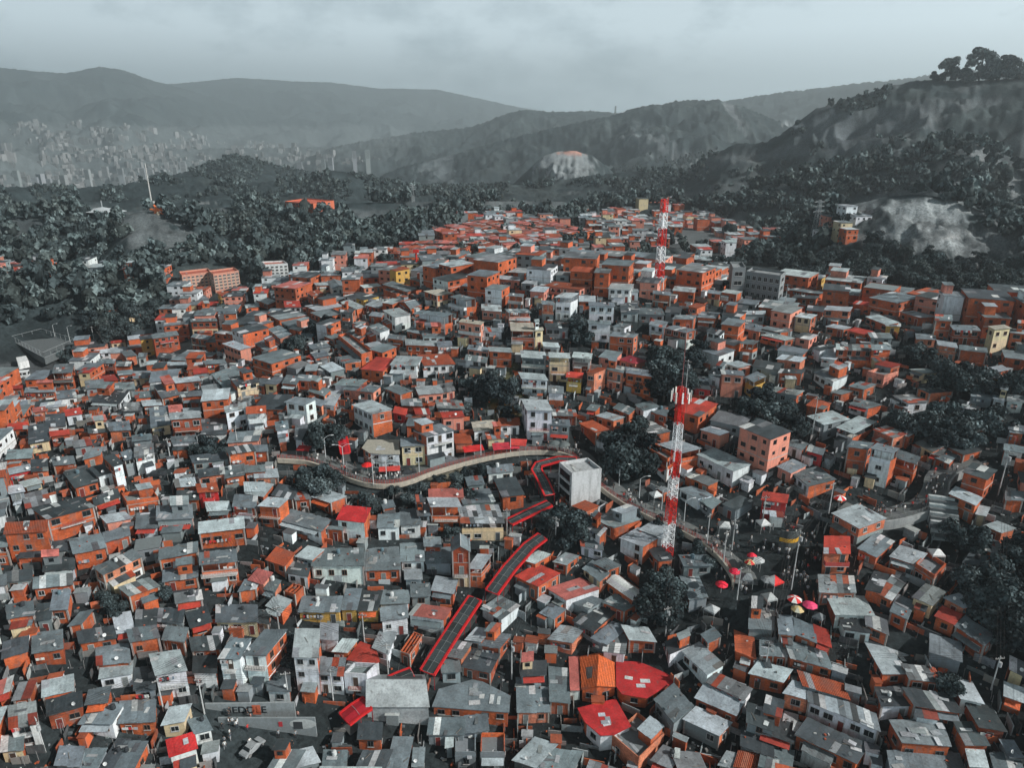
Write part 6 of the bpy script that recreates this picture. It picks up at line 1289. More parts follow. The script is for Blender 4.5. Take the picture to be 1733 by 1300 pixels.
TOWN_TREES = """825 652 5;845 662 6;868 655 4;812 668 4;855 690 3;790 650 3;838 640 4|1130 612 6;1108 628 7;1150 628 6;1125 655 7;1160 655 5;1175 610 5;1095 650 5;1185 590 4;1140 640 6;1115 600 5|980 545 5;985 570 5;975 555 4|545 555 5;530 560 5;555 545 4;500 585 5;485 590 4
560 735 5;545 745 6;575 730 4;550 728 5|530 800 5;545 820 5;515 820 4;560 810 4|1060 750 7;1045 770 7;1080 760 7;1055 790 6;1090 790 5;1072 730 6;1040 750 5;1070 775 6|940 870 4.5;960 885 5;975 900 5;930 885 4;950 910 4;985 885 4|1130 995 5;1115 1010 5;1145 1015 5;1110 1035 5;1135 1040 4;1120 985 4
1640 905 5;1655 915 4;1620 900 4|1690 985 6;1715 970 6;1670 1005 5;1700 1010 6;1725 1000 6;1650 990 5;1700 1040 6;1725 1040 6;1690 1060 5;1720 1080 5;1720 930 5;1655 1020 4|1640 630 5;1660 645 6;1625 650 5;1600 620 5;1680 660 4;1590 650 4;1560 600 5;1545 590 4|1535 710 5;1555 715 6;1575 725 5;1600 700 5;1620 720 6;1640 735 6;1595 740 5;1660 715 5;1720 640 5;1715 655 5;1700 720 4;1680 700 4
1310 690 5;1290 670 5;1340 720 5;1300 705 6;1270 690 5;1330 700 5;1350 730 4|185 1020 2.5;200 1030 2.5;175 1012 2;275 1000 3|485 1110 3;480 1140 3;490 1090 2.6|350 755 4;365 760 4;335 765 3|620 850 3.5;640 855 3;765 830 3;690 840 3;770 880 3;765 900 2.6;800 835 3|1600 1150 3;1608 1165 3|130 595 5;115 605 5;150 600 4;100 602 4;160 610 4|1215 1020 0;120 985 0|780 455 5;765 460 4;795 452 5|680 470 4;650 440 5;670 435 5|700 828 2.2;722 822 2.5;742 812 2.2;776 806 2.8;790 800 2.2;815 795 2.4;665 832 2.2;835 792 2;850 800 2.2|1115 880 2.4;1145 905 2.2;1180 925 2.4;1085 868 2;1205 950 2.2|860 705 2.4;880 690 2.2;790 690 2.4"""
WHERE = ['on the slope behind the centre white houses','in the dark ravine right of centre','between the tall white houses','above the left-centre alleys','above the left end of the walkway','below the left end of the walkway','in the dark clump left of the radio mast','beside the escalator landing','in the clump below the radio mast',
 'beside the broad steps','in the dark wood at the right edge','among the houses at the upper right edge','behind the houses in the right ravine','in the shade above the long grey houses','beside the tall patched brick house','next to the pink-sided white house','left of the walkway by the shops','below the walkway wall','in the lower right alley','beside the sports court','','among the far red houses','beside the red-topped antenna pole','on the rocky bank under the walkway','under the walkway by the radio mast','at the foot of the centre slope']
gi = 0
for grp in TOWN_TREES.replace('\n', '|').split('|'):
    wh = WHERE[gi] if gi < len(WHERE) else 'among the houses'; gi += 1; items = [tuple(float(v) for v in s.split()) for s in grp.split(';')]; items = [i for i in items if i[2] > 0]
    items.sort(key=lambda i: i[0])
    for j, (x, y, r) in enumerate(items):
        r = r*.86; p0 = hit(x, y, r*.7); p = Vector((p0.x, p0.y, H(p0.x, p0.y)-.2)); k = rnd.randrange(5)
        pos = '' if len(items) == 1 else (' leftmost' if j == 0 else (' rightmost' if j == len(items)-1 else ' '+['','second','third','fourth','fifth','sixth','seventh','eighth','ninth','tenth','eleventh','twelfth'][j]+' from the left'))
        tree(p, r, k, (TK[k]+' tree '+wh+(',' if pos else '')+pos), 'trees '+wh)
# the trees on the crest of the right-hand hill
for j, (x, y, r) in enumerate([(1588,136,7),(1600,136,9),(1617,137,8),(1640,137,9),(1656,136,12),(1672,136,11),(1690,135,12),(1706,134,9),(1724,134,10)]):
    d = ray(x, y); t = 925/math.hypot(d[0],d[1]); p = Vector((d[0]*t, d[1]*t, 0)); p.z = float(height(p.x, p.y)[0])-1
    tree(p, r*1.35, j, 'dark tree against the sky on the right hill crest, '+['leftmost','second from left','third from left','fourth from left','fifth from left','fourth from right','third from right','second from right','rightmost'][j], 'trees on the crest of the right hill', j in (1, 4, 7), 1.0)
# ------------------------------------------------------------------ town polygon, forest
def inpoly(x, y, P):
    c = np.zeros(np.shape(x), bool); n = len(P)
    for i in range(n):
        (x0,y0),(x1,y1) = P[i], P[(i+1) % n]
        c ^= ((y0 > y) != (y1 > y)) & (x < (x1-x0)*(y-y0)/(y1-y0+1e-9)+x0)
    return c
TOWN = [(-250,690),(0,650),(60,655),(100,640),(150,605),(240,580),(300,500),(290,480),(330,492),(430,500),(500,470),(570,452),(600,425),(680,415),(700,425),(790,372),(870,370),(985,395),(990,370),(1115,345),(1230,362),(1240,395),(1180,420),(1235,425),(1240,395),(1320,400),(1330,410),(1240,450),(1235,500),(1330,485),(1480,500),(1620,530),(1733,520),(2100,560),(2400,1500),(-700,1500)]
STRIP = [(-60,465),(60,452),(130,455),(260,462),(300,460),(420,470),(400,478),(250,474),(130,470),(0,478)]
HAM = [(1370,385),(1400,372),(1490,375),(1500,395),(1450,415),(1400,412)]
def cand(n, r0, r1, az0, az1, seed):
    g = np.random.default_rng(seed); rr = np.sqrt(g.uniform(r0*r0, r1*r1, n)); az = g.uniform(az0, az1, n); x = rr*np.sin(az); y = rr*np.cos(az); z, idx = height(x, y, True); px, py = project(x, y, z); return x, y, z, idx, px, py, rr
def ell(px, py, cx, cy, sx, sy, rot=0):
    ca, sa = math.cos(R(rot)), math.sin(R(rot)); u = (px-cx)*ca+(py-cy)*sa; v = -(px-cx)*sa+(py-cy)*ca; return np.hypot(u/sx, v/sy) < 1
def forest_ok(px, py, rr):
    bad = inpoly(px, py, TOWN) | inpoly(px, py, STRIP) | inpoly(px, py, HAM)
    bad |= ell(px, py, 1545, 378, 125, 48, 6) | ell(px, py, 1610, 405, 95, 34, 10) | ell(px, py, 255, 392, 55, 34, 20)&(rr < 700) | ell(px, py, 310, 400, 24, 20, 30)&(rr < 700) | ell(px, py, 320, 343, 70, 5, -3) | ell(px, py, 1180, 410, 70, 24, 10) | ell(px, py, 965, 272, 60, 24)
    bad |= (ell(px, py, 1415, 222, 75, 34, 25) | ell(px, py, 1500, 212, 110, 24, -12) | (vnoise(px/38, py/13, 12) > .60) | ell(px, py, 1290, 265, 100, 20, -10) | ell(px, py, 1715, 320, 12, 45, -12) | ell(px, py, 1660, 262, 60, 8, 32) | ell(px, py, 1330, 255, 50, 12) | ell(px, py, 1580, 200, 60, 9, -28))&(rr > 450)
    bad |= ell(px, py, 176, 366, 34, 12) | ell(px, py, 268, 357, 14, 10) | ell(px, py, 505, 347, 40, 15) | ell(px, py, 70, 612, 120, 62) | (ell(px, py, 350, 478, 74, 30)) | ell(px, py, 468, 466, 32, 24) | ell(px, py, 1280, 480, 46, 32)
    return ~bad
def poisson(x, y, sep):
    grid = {}; keep = []
    for i in range(len(x)):
        s = sep[i] if hasattr(sep, '__len__') else sep; c = (int(x[i]//s), int(y[i]//s)); ok = True
        for a in (-1,0,1):
            for b in (-1,0,1):
                for j in grid.get((c[0]+a, c[1]+b), ()):
                    if (x[i]-x[j])**2+(y[i]-y[j])**2 < s*s: ok = False
        if ok: grid.setdefault(c, []).append(i); keep.append(i)
    return np.array(keep, int)
x, y, z, idx, px, py, rr = cand(40000, 150, 720, R(-47), R(47), 3); ok = forest_ok(px, py, rr); x, y, z, px, py, rr = [a[ok] for a in (x, y, z, px, py, rr)]
k = poisson(x, y, 5.5); x, y, z, px, py, rr = [a[k] for a in (x, y, z, px, py, rr)]
inview = (px > -20) & (px < 1753) & (py > 0) & (py < 1320); order = np.argsort(np.where(inview, rr, 1e9)); NI = 190; near = order[:NI]; far = order[NI:]
def zone(px, py):
    if px < 300: return 'in the wood behind the left houses'
    if px < 700: return 'in the wood behind the orange blocks' if px < 460 else 'in the wood right of the white tower'
    if px < 1240: return 'at the middle forest edge'
    return 'in the dark wood right of the school' if px < 1500 else 'in the dark wood above the right houses'
byz = {}
for i in near: byz.setdefault(zone(px[i], py[i]), []).append(i)
ORD = ['first','second','third','fourth','fifth','sixth','seventh','eighth','ninth','tenth','eleventh','twelfth','thirteenth','fourteenth','fifteenth','sixteenth','seventeenth','eighteenth','nineteenth','twentieth']
def ordn(i):
    if i < 20: return ORD[i]
    t, u = divmod(i+1, 10); tens = {2:'twent',3:'thirt',4:'fort',5:'fift',6:'sixt',7:'sevent',8:'eight',9:'ninet'}
    if t < 10: return tens[t]+'ieth' if u == 0 else tens[t]+'y-'+ORD[u-1]
    return str(i+1)+'th'
for zn, L in byz.items():
    kinds = {}
    for i in sorted(L, key=lambda i: px[i]):
        tall = rnd.random() < (.5 if px[i] < 300 else .25); kk = rnd.randrange(3 if tall else 5); d = ('tall bare-trunked' if tall else TK[kk])+' tree'; c = kinds.get(d, 0); kinds[d] = c+1
        tree(Vector((x[i],y[i],z[i]-.3)), rnd.uniform(3.6,5.8), kk, d+' '+zn+', '+ordn(c)+' such from the left', 'trees '+zn, tall)
# the rest of the woods as one mass
CV, CF = core_mesh()
def merge_trees(x, y, z, sz, nleaf, seed, coresub=True, leafs=.17):
    g = np.random.default_rng(seed); n = len(x); Vs = []; Fs = []; Ts = []; off = 0
    variants = []
    for k in range(7):
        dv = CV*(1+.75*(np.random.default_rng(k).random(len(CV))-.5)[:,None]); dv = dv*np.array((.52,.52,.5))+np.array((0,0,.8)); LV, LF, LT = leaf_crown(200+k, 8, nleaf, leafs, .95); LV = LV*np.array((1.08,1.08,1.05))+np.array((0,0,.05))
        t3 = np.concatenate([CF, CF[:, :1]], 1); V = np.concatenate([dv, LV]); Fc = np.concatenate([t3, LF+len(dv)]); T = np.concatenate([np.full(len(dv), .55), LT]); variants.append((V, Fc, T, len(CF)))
    base = np.array([(.033,.045,.047),(.042,.057,.058),(.027,.037,.039),(.055,.072,.073),(.036,.046,.045)])
    for k in range(7):
        sel = np.arange(n)[np.arange(n) % 7 == k]
        if not len(sel): continue
        V, Fc, T, nc = variants[k]; a = g.uniform(0,6.28,len(sel)); s = sz[sel]; hs = s*g.uniform(.8,1.5,len(sel)); ca, sa = np.cos(a), np.sin(a)
        X = (V[None,:,0]*ca[:,None]-V[None,:,1]*sa[:,None])*s[:,None]+x[sel][:,None]; Y = (V[None,:,0]*sa[:,None]+V[None,:,1]*ca[:,None])*s[:,None]+y[sel][:,None]; Z = V[None,:,2]*hs[:,None]+z[sel][:,None]
        c = base[g.integers(0,5,len(sel))]*g.uniform(.75,1.3,len(sel))[:,None]; col = T[None,:,None]*c[:,None,:]
        Vs.append(np.stack([X,Y,Z],-1).reshape(-1,3)); Ts.append(col.reshape(-1,3)); F_ = (Fc[None]+(np.arange(len(sel))*len(V))[:,None,None]).reshape(-1,4)+off; Fs.append(F_); off += len(sel)*len(V)
    V = np.concatenate(Vs); Fc = np.concatenate(Fs); T = np.concatenate(Ts)
    deg = Fc[:,0] == Fc[:,3]
    return V, Fc[deg][:, :3], Fc[~deg], T
def stuff_trees(name, label, x, y, z, sz, nleaf, seed, leafs):
    V, T3, Q4, T = merge_trees(x, y, z, sz, nleaf, seed, leafs=leafs); me = bpy.data.meshes.new(name)
    me.vertices.add(len(V)); me.vertices.foreach_set('co', V.astype(np.float32).ravel()); nl = T3.size+Q4.size; me.loops.add(nl); me.loops.foreach_set('vertex_index', np.concatenate([T3.ravel(), Q4.ravel()]).astype(np.int32))
    me.polygons.add(len(T3)+len(Q4)); me.polygons.foreach_set('loop_start', np.concatenate([np.arange(len(T3))*3, T3.size+np.arange(len(Q4))*4]).astype(np.int32)); me.materials.append(M['leaf'])
    ca = me.color_attributes.new('tint', 'FLOAT_COLOR', 'POINT'); a = np.ones((len(V),4), dtype=np.float32); a[:,:3] = T; ca.data.foreach_set('color', a.ravel()); me.update(calc_edges=True)
    o = bpy.data.objects.new(name, me); COL.objects.link(o); tag(o, label, 'forest', kind='stuff'); return o
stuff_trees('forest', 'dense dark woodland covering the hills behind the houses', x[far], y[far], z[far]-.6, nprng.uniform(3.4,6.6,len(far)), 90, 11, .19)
x, y, z, idx, px, py, rr = cand(110000, 720, 1750, R(-44), R(44), 8); ok = forest_ok(px, py, rr) & (px > -60) & (px < 1800) & (idx != 6) & ~((idx == 7) & (py < 300) & (vnoise(x/55, y/55, 44) > .42)); x, y, z, px, py, rr = [a[ok] for a in (x, y, z, px, py, rr)]
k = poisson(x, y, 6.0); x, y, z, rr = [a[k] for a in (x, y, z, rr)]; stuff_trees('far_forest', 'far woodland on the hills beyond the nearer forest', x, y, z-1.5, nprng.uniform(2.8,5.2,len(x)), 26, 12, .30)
# ------------------------------------------------------------------ houses between the large ones
GX0, GY0, GS2 = -330.0, 40.0, .5; NXg, NYg = 1320, 1360
occ = np.zeros((NYg, NXg), bool)
def mark(poly, grow=.35):
    P = np.array(poly); c = P.mean(0); P = c+(P-c)*(1+grow/np.maximum(np.hypot(*(P-c).T), .5))[:,None]
    i0, i1 = int((P[:,0].min()-GX0)/GS2), int((P[:,0].max()-GX0)/GS2)+2; j0, j1 = int((P[:,1].min()-GY0)/GS2), int((P[:,1].max()-GY0)/GS2)+2
    i0, j0 = max(i0,0), max(j0,0); i1, j1 = min(i1,NXg), min(j1,NYg)
    if i1 <= i0 or j1 <= j0: return
    X, Y = np.meshgrid(GX0+GS2*np.arange(i0,i1), GY0+GS2*np.arange(j0,j1)); occ[j0:j1, i0:i1] |= inpoly(X, Y, [tuple(p) for p in P])
for f in FOOT: mark(f)
for path, wl, wr in BLOCK:
    A_, B_ = offset(path, wl), offset(path, -wr)
    for i in range(len(path)-1): mark([(B_[i].x,B_[i].y),(B_[i+1].x,B_[i+1].y),(A_[i+1].x,A_[i+1].y),(A_[i].x,A_[i].y)], .5)
for p, r_ in TREES:
    if math.hypot(p.x, p.y) < 330: rr_ = r_*.55; mark([(p.x-rr_,p.y-rr_),(p.x+rr_,p.y-rr_),(p.x+rr_,p.y+rr_),(p.x-rr_,p.y+rr_)], 0)
HC = np.array([(o['o'].location.x, o['o'].location.y, o['o'].rotation_euler.z) for o in HOUSES])
def local_ang(x, y):
    d = (HC[:,0]-x)**2+(HC[:,1]-y)**2; k = np.argsort(d)[:4]; return float(np.median(HC[k,2]))
def stuff_house(mb, P, zg, hgt, wc, rc, r, win=True):
    q = Q(P); z0 = zg-2.5; w = (q.P[1]-q.P[0]).length; d = (q.P[3]-q.P[0]).length; tl = r.uniform(.1,.5); top = zg+hgt; base = tj(WALL[wc], .15, r); mat = BRK if wc == 'o' else PLA
    mb.prism([(p.x,p.y) for p in q.P], z0, [top,top,top+tl,top+tl], mat, base, False)
    if wc in 'wgc' and r.random() < .5:
        a, b = q.P[1], q.P[2]; e = (b-a).normalized(); n = Vector((e.y,-e.x,0))*.02; o = tj(WALL['o'], .15, r); mb.face([(a.x+n.x,a.y+n.y,z0),(b.x+n.x,b.y+n.y,z0),(b.x+n.x,b.y+n.y,top+tl-.05),(a.x+n.x,a.y+n.y,top-.05)], BRK, o)
    nfl = max(1, round(hgt/2.7)); fh = hgt/nfl
    if nfl > 1:
        for i in (0,1):
            a, b = q.P[i], q.P[i+1]; e = (b-a).normalized(); n = Vector((e.y,-e.x,0))*.03; c = (a+b)/2+n; mb.box((c.x,c.y,zg+fh), ((b-a).length,.06,.18), PLA, (.4,.39,.37), math.atan2(e.y,e.x))
    if win:
        for i in (0, 1, 3):
            a, b = q.P[i], q.P[(i+1)%4]; L = (b-a).length; e = (b-a).normalized(); n = Vector((e.y,-e.x,0))*.03; nc = max(1, int(L/2.8))
            for k in range(nfl):
                for c in range(nc):
                    if r.random() < .25: continue
                    p = a+e*(L*(c+.5)/nc)+n; z = zg+fh*(k+.55); hw, hh = r.uniform(.4,.75), r.uniform(.4,.6)
                    mb.face([(p.x-e.x*hw,p.y-e.y*hw,z-hh),(p.x+e.x*hw,p.y+e.y*hw,z-hh),(p.x+e.x*hw,p.y+e.y*hw,z+hh),(p.x-e.x*hw,p.y-e.y*hw,z+hh)], GLS)
    if r.random() < .2 and w > 5:
        q2 = Q([q.at(.05,.45), q.at(.5,.45), q.at(.5,.95), q.at(.05,.95)]); mb.prism([(p.x,p.y) for p in q2.P], top, top+2.6, BRK if r.random() < .7 else PLA, tj(WALL[r.choice('oowp')], .2, r), False); sheet_roof(mb, q2, [top+2.6]*2+[top+2.9]*2, MET, tj(ROOF[r.choice('gld')], .2, r), .2, r, (.25,)*4, sheet=(2,4))
    if rc == 'f': mb.face([(p.x,p.y,top+tl*.5) for p in q.P], PLA, tj(ROOF['f'], .2, r))
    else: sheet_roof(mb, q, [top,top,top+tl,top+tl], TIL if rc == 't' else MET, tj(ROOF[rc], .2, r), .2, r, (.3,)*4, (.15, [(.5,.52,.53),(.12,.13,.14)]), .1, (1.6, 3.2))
def fits(poly):
    q = Q(poly); 
    for u in np.linspace(0,1,6):
        for v in np.linspace(0,1,6):
            p = q.at(u, v); i, j = int((p.x-GX0)/GS2), int((p.y-GY0)/GS2)
            if i < 0 or j < 0 or i >= NXg or j >= NYg or occ[j,i]: return False
    return True
def rect(x, y, w, d, a):
    ca, sa = math.cos(a), math.sin(a); return [(x+u*ca-v*sa, y+u*sa+v*ca) for u, v in ((-w/2,-d/2),(w/2,-d/2),(w/2,d/2),(-w/2,d/2))]
NOGO = [[(285,450),(415,446),(418,494),(300,508)], [(440,440),(495,440),(495,480),(440,480)], [(780,630),(870,640),(885,700),(800,700),(770,670)], [(1080,590),(1200,590),(1195,690),(1085,690)], [(1025,720),(1110,720),(1110,810),(1030,800)], [(1650,960),(1760,940),(1760,1100),(1660,1080)], [(1570,600),(1700,630),(1690,675),(1580,665)], [(1525,690),(1700,700),(1690,760),(1530,740)],
        [(1190,925),(1360,895),(1365,1010),(1310,1040),(1190,1040)], [(1255,650),(1360,680),(1370,745),(1260,715)], [(520,715),(600,715),(600,780),(520,780)], [(340,1180),(600,1180),(600,1290),(350,1290)], [(0,560),(140,560),(150,640),(95,660),(0,655)], [(560,800),(780,800),(860,780),(860,840),(720,845),(600,850)],
        [(1010,830),(1230,930),(1240,990),(1190,1010),(1050,900)],[(870,790),(950,790),(950,850),(870,850)],[(1080,960),(1150,960),(1150,1050),(1090,1050)],[(1560,860),(1640,860),(1650,950),(1560,950)]]
PS = 3.0; pmask = np.zeros((int(1300/PS)+2, int(1733/PS)+2), bool); _py, _px = np.meshgrid(np.arange(pmask.shape[0])*PS, np.arange(pmask.shape[1])*PS, indexing='ij')
def pfill(poly):
    xs = [p[0] for p in poly]; ys = [p[1] for p in poly]; i0, i1 = max(0, int(min(xs)/PS)), min(pmask.shape[1], int(max(xs)/PS)+2); j0, j1 = max(0, int(min(ys)/PS)), min(pmask.shape[0], int(max(ys)/PS)+2)
    if i1 > i0 and j1 > j0: pmask[j0:j1, i0:i1] |= inpoly(_px[j0:j1, i0:i1], _py[j0:j1, i0:i1], poly)
for poly, h_ in PROT:
    pfill(poly)
    if len(poly) != 4: pfill([(x_, y_+h_) for x_, y_ in poly]); pfill([(x_, y_+h_*.5) for x_, y_ in poly]); continue
    a_, b_, c_, d_ = poly; dn = lambda p, k=1.0: (p[0]-(h_*k)*(p[0]-866.5)/3300, p[1]+h_*k)
    pfill([a_, b_, dn(b_), dn(a_)]); pfill([b_, c_, dn(c_, .7), dn(b_)]); pfill([d_, a_, dn(a_), dn(d_, .7)])
def covers(P, zg, top):
    """share of the house's picture that would hide a mapped house in front of which it stands"""
    pts = []
    for p in P:
        for z in (zg, top): pts.append(project(p[0], p[1], z))
    xs = [p[0] for p in pts]; ys = [p[1] for p in pts]
    i0, i1 = max(0, int((min(xs)*.85+max(xs)*.15)/PS)), min(pmask.shape[1], int((max(xs)*.85+min(xs)*.15)/PS)+1); j0, j1 = max(0, int((min(ys)*.93+max(ys)*.07)/PS)), min(pmask.shape[0], int((min(ys)*.3+max(ys)*.7)/PS)+1)
    if i1 <= i0 or j1 <= j0: return 0
    return pmask[j0:j1, i0:i1].mean()
rs = random.Random(99); smb = MB(); nst = 0; nind = 0; cnt = 0
sizes = [(9.5,11),(8,9),(7,8),(6,7),(5,6),(4,4.6)]
for (w0, d0) in sizes:
    N = {9.5:5500, 8:9000, 7:11000, 6:12000, 5:11000, 4:3500}[w0]
    rr_ = np.sqrt(nprng.uniform(75**2, 350**2, N)); aa = nprng.uniform(R(-46), R(46), N); X = rr_*np.sin(aa); Y = rr_*np.cos(aa); Z = hfast(X, Y); PX, PY = project(X, Y, Z)
    ok = (inpoly(PX, PY, TOWN) | inpoly(PX, PY, STRIP)) & (PX > -120) & (PX < 1850) & (PY < 1420)
    for ng in NOGO: ok &= ~inpoly(PX, PY, ng)
    for i in np.nonzero(ok)[0]:
        x_, y_ = X[i], Y[i]; a = local_ang(x_, y_)+rs.uniform(-.08,.08); w, d = w0*rs.uniform(.8,1.4), d0*rs.uniform(.8,1.15); P = rect(x_, y_, w, d, a)
        if not fits(P): continue
        D = math.hypot(x_, y_); zg = Z[i]; u_ = rs.random(); hgt = rs.uniform(2.5,3.2)+((rs.uniform(2.3,2.9) if u_ < (.55 if D < 160 else .7) else 0)+(rs.uniform(2.3,2.8) if u_ < (.12 if D < 160 else .3) else 0) if w0 > 4.5 else 0)
        if w0 < 4.5: hgt = rs.uniform(2.2,2.9)
        if w0 > 9 and D < 125: continue
        lim_ = .14
        while covers(P, Z[i], Z[i]+hgt+.2) > lim_ and hgt > 2.6: hgt = max(2.3, hgt-2.4)
        if covers(P, Z[i], Z[i]+hgt+.2) > lim_: continue
        mark(P, -.05 if rs.random() < .7 else .45)
        left = PX[i] < 420
        wc = rs.choices('owgpyc', [58,14,14,6,2,6] if D > 150 or left else [42,14,30,4,2,8])[0]; rc = rs.choices('gldmsrtkf', [32,10,26,10,9,2.5,4,1.5,5] if D < 200 else [28,24,22,6,4,4,5,3,4])[0]
        if D < 142 and w0 > 5.5:
            make_house(P, zg+hgt, zg, wc, rc, rs.randrange(10**6), (PX[i], PY[i]-10), lod=0, infill=True); nind += 1
        else: stuff_house(smb, P, zg, hgt, wc, rc, rs); nst += 1
cl = MB(); nc_ = 0
N = 34000; rr_ = np.sqrt(nprng.uniform(80**2, 290**2, N)); aa = nprng.uniform(R(-45), R(45), N); X = rr_*np.sin(aa); Y = rr_*np.cos(aa); Z = hfast(X, Y); PX, PY = project(X, Y, Z)
ok = inpoly(PX, PY, TOWN) & (PX > -60) & (PX < 1790) & (PY < 1360); ok &= ~inpoly(PX, PY, NOGO[8])
PXC = [(.22,.25,.26),(.10,.12,.125),(.38,.42,.43),(.33,.08,.035),(.06,.065,.07),(.22,.21,.2),(.46,.11,.04)]
for i in np.nonzero(ok)[0]:
    gi_, gj_ = int((X[i]-GX0)/GS2), int((Y[i]-GY0)/GS2)
    if not (0 <= gi_ < NXg and 0 <= gj_ < NYg) or occ[gj_, gi_]: continue
    if rr_[i] > 200 and rs.random() < .3: continue
    x_, y_, z_ = X[i], Y[i], Z[i]; u_ = rs.random(); a = local_ang(x_, y_) if u_ < .55 else rs.uniform(0,3)
    if u_ < .03: sheet = tj(rs.choice([(.22,.25,.26),(.40,.43,.44),(.1,.11,.12),(.3,.08,.04)]), .2, rs); w_, d_, h_ = rs.uniform(1.3,2.8), rs.uniform(1.2,2.6), rs.uniform(1.9,2.4); cl.box((x_,y_,z_+h_), (w_,d_,.05), MET, sheet, a); cl.box((x_,y_,z_+h_/2-.3), (w_*.85,d_*.85,h_+.55), BRK if rs.random() < .5 else PLA, tj(rs.choice([WALL['o'],WALL['g'],WALL['w']]), .2, rs), a, False)
    elif u_ < .3: h_ = rs.uniform(.6,1.7); cl.box((x_,y_,z_+h_/2-.4), (rs.uniform(1.5,4),.15,h_+.8), BRK if rs.random() < .4 else PLA, tj(rs.choice(PXC), .2, rs), a+rs.choice((0,1.571)), False)
    elif u_ < .85: s_ = rs.uniform(.12,.42); cl.box((x_,y_,z_+s_*.4), (s_*rs.uniform(.7,1.8),s_,s_*rs.uniform(.4,1.1)), PLN, tj(rs.choice(PXC), .25, rs), a, False)
    else: t_ = rs.uniform(1.5,2.6); cl.tube((x_,y_,z_-.2), (x_+rs.uniform(-.3,.3),y_,z_+t_), .04, 3, PLN, (.2,.2,.2))
    nc_ += 1
o = cl.build('yard_clutter', HM); tag(o, 'lean-tos, low walls, crates and rubble in the alleys between houses', 'clutter', kind='stuff'); print('clutter', nc_)
print('infill individuals', nind, 'stuff', nst)
# far part of the town
far_mb = MB(); occ2 = {}
N = 9000; x, y, z, idx, px, py, rr = cand(N, 330, 760, R(-42), R(42), 21); ok = inpoly(px, py, TOWN) | inpoly(px, py, STRIP) | inpoly(px, py, HAM); ok &= ~(ell(px, py, 1185, 405, 50, 14, 10)); sel = np.nonzero(ok)[0]; k = poisson(x[sel], y[sel], 7.2); nf = 0
for i in sel[k]:
    if ell(px[i], py[i], 780, 452, 26, 10) or ell(px[i], py[i], 760, 395, 95, 16) : continue
    if ell(px[i], py[i], 350, 482, 72, 24) or ell(px[i], py[i], 468, 468, 30, 20): continue
    a = .25+.5*float(fbm(np.array(x[i]/90), np.array(y[i]/90), 5, 2))-.4; w, d = rs.uniform(5.5,9), rs.uniform(6,9.5); hgt = rs.choice([3,5.4,5.6,8]); wc = rs.choices('owgpc', [26,26,20,22,6])[0]; rc = rs.choices('gldrtkm', [28,30,14,6,7,9,6])[0]
    if rs.random() < .13: continue
    if px[i] < 1340 and vnoise(np.array(x[i]/34), np.array(y[i]/34), 71) > .74: continue
    stuff_house(far_mb, rect(x[i], y[i], w, d, a), z[i], hgt, wc, rc, rs, rr[i] < 520); nf += 1
# rows of repeated red-roofed terraces
for (x0,y0,x1,y1,rows,n) in ((792,383,905,418,4,20),(850,374,985,400,3,22),(692,424,800,424,3,16)):
    a, b = hit(x0, y0+8), hit(x1, y1+8); e = (b-a); L = math.hypot(e.x,e.y); an = math.atan2(e.y,e.x); nn = Vector((-math.sin(an), math.cos(an),0))
    for r_ in range(rows):
        for k_ in range(n):
            p = a.lerp(b, (k_+.5)/n)+nn*(r_-rows/2)*13; zz = H(p.x,p.y); stuff_house(far_mb, rect(p.x, p.y, L/n*.94, 8.5, an), zz, 5.4, rs.choice('oppw'), rs.choice('ttkk'), rs, True); nf += 1
print('far houses', nf)
gx = [i for i in np.nonzero(ok)[0] if vnoise(np.array(x[i]/34), np.array(y[i]/34), 71) > .7 or nprng.random() < .02]; gx = np.array(gx)[poisson(x[gx], y[gx], 5.0)]
stuff_trees('town_greenery', 'small trees and bushes between the far houses', x[gx], y[gx], z[gx]-.5, nprng.uniform(2.2,4.2,len(gx)), 80, 15, .2)
o = smb.build('houses', HM); tag(o, 'smaller brick and sheet-roofed houses filling the gaps of the hillside town', 'houses', kind='stuff'); o = far_mb.build('far_houses', HM); tag(o, 'mass of far houses with red and pale roofs at the back of the town', 'houses', kind='stuff')
# ------------------------------------------------------------------ the far city
def towers(n, r0, r1, seed, sx, sy, test, sz, hz):
    x, y, z, idx, px, py, rr = cand(n, r0, r1, R(-46), R(-2), seed); g = np.random.default_rng(seed); ok = test(px, py, rr, z); mbs = MB()
    for i in np.nonzero(ok)[0]:
        w, d, h = g.uniform(*sz), g.uniform(*sz), g.uniform(*hz); t = g.uniform(.10,.30); mbs.box((x[i],y[i],z[i]+h/2-10), (w,d,h+20), PLN, (t,t*1.03,t*1.04), g.uniform(-.5,.5), False)
    return mbs
mbs = towers(22000, 3200, 7300, 31, 0, 0, lambda px, py, rr, z: (px > -60) & (px < 640) & (vnoise(px/45, py/9, 3) > .40) & (py > 208+np.clip((px-150)/400,0,1)*50) & (nprng.random(len(px)) < np.clip(1.1-px/900, .3, 1)), (9,26), (6,34)); o = mbs.build('distant_city', HM); tag(o, 'hazy distant city of pale towers filling the valley', 'city', kind='stuff')
TW = [(62,318),(72,316),(84,317),(98,316),(110,314),(243,301),(256,300),(268,302),(278,299),(297,296),(312,294),(205,296),(30,306),(150,303),(180,300),(600,268),(622,268),(508,286),(548,284),(560,280)]
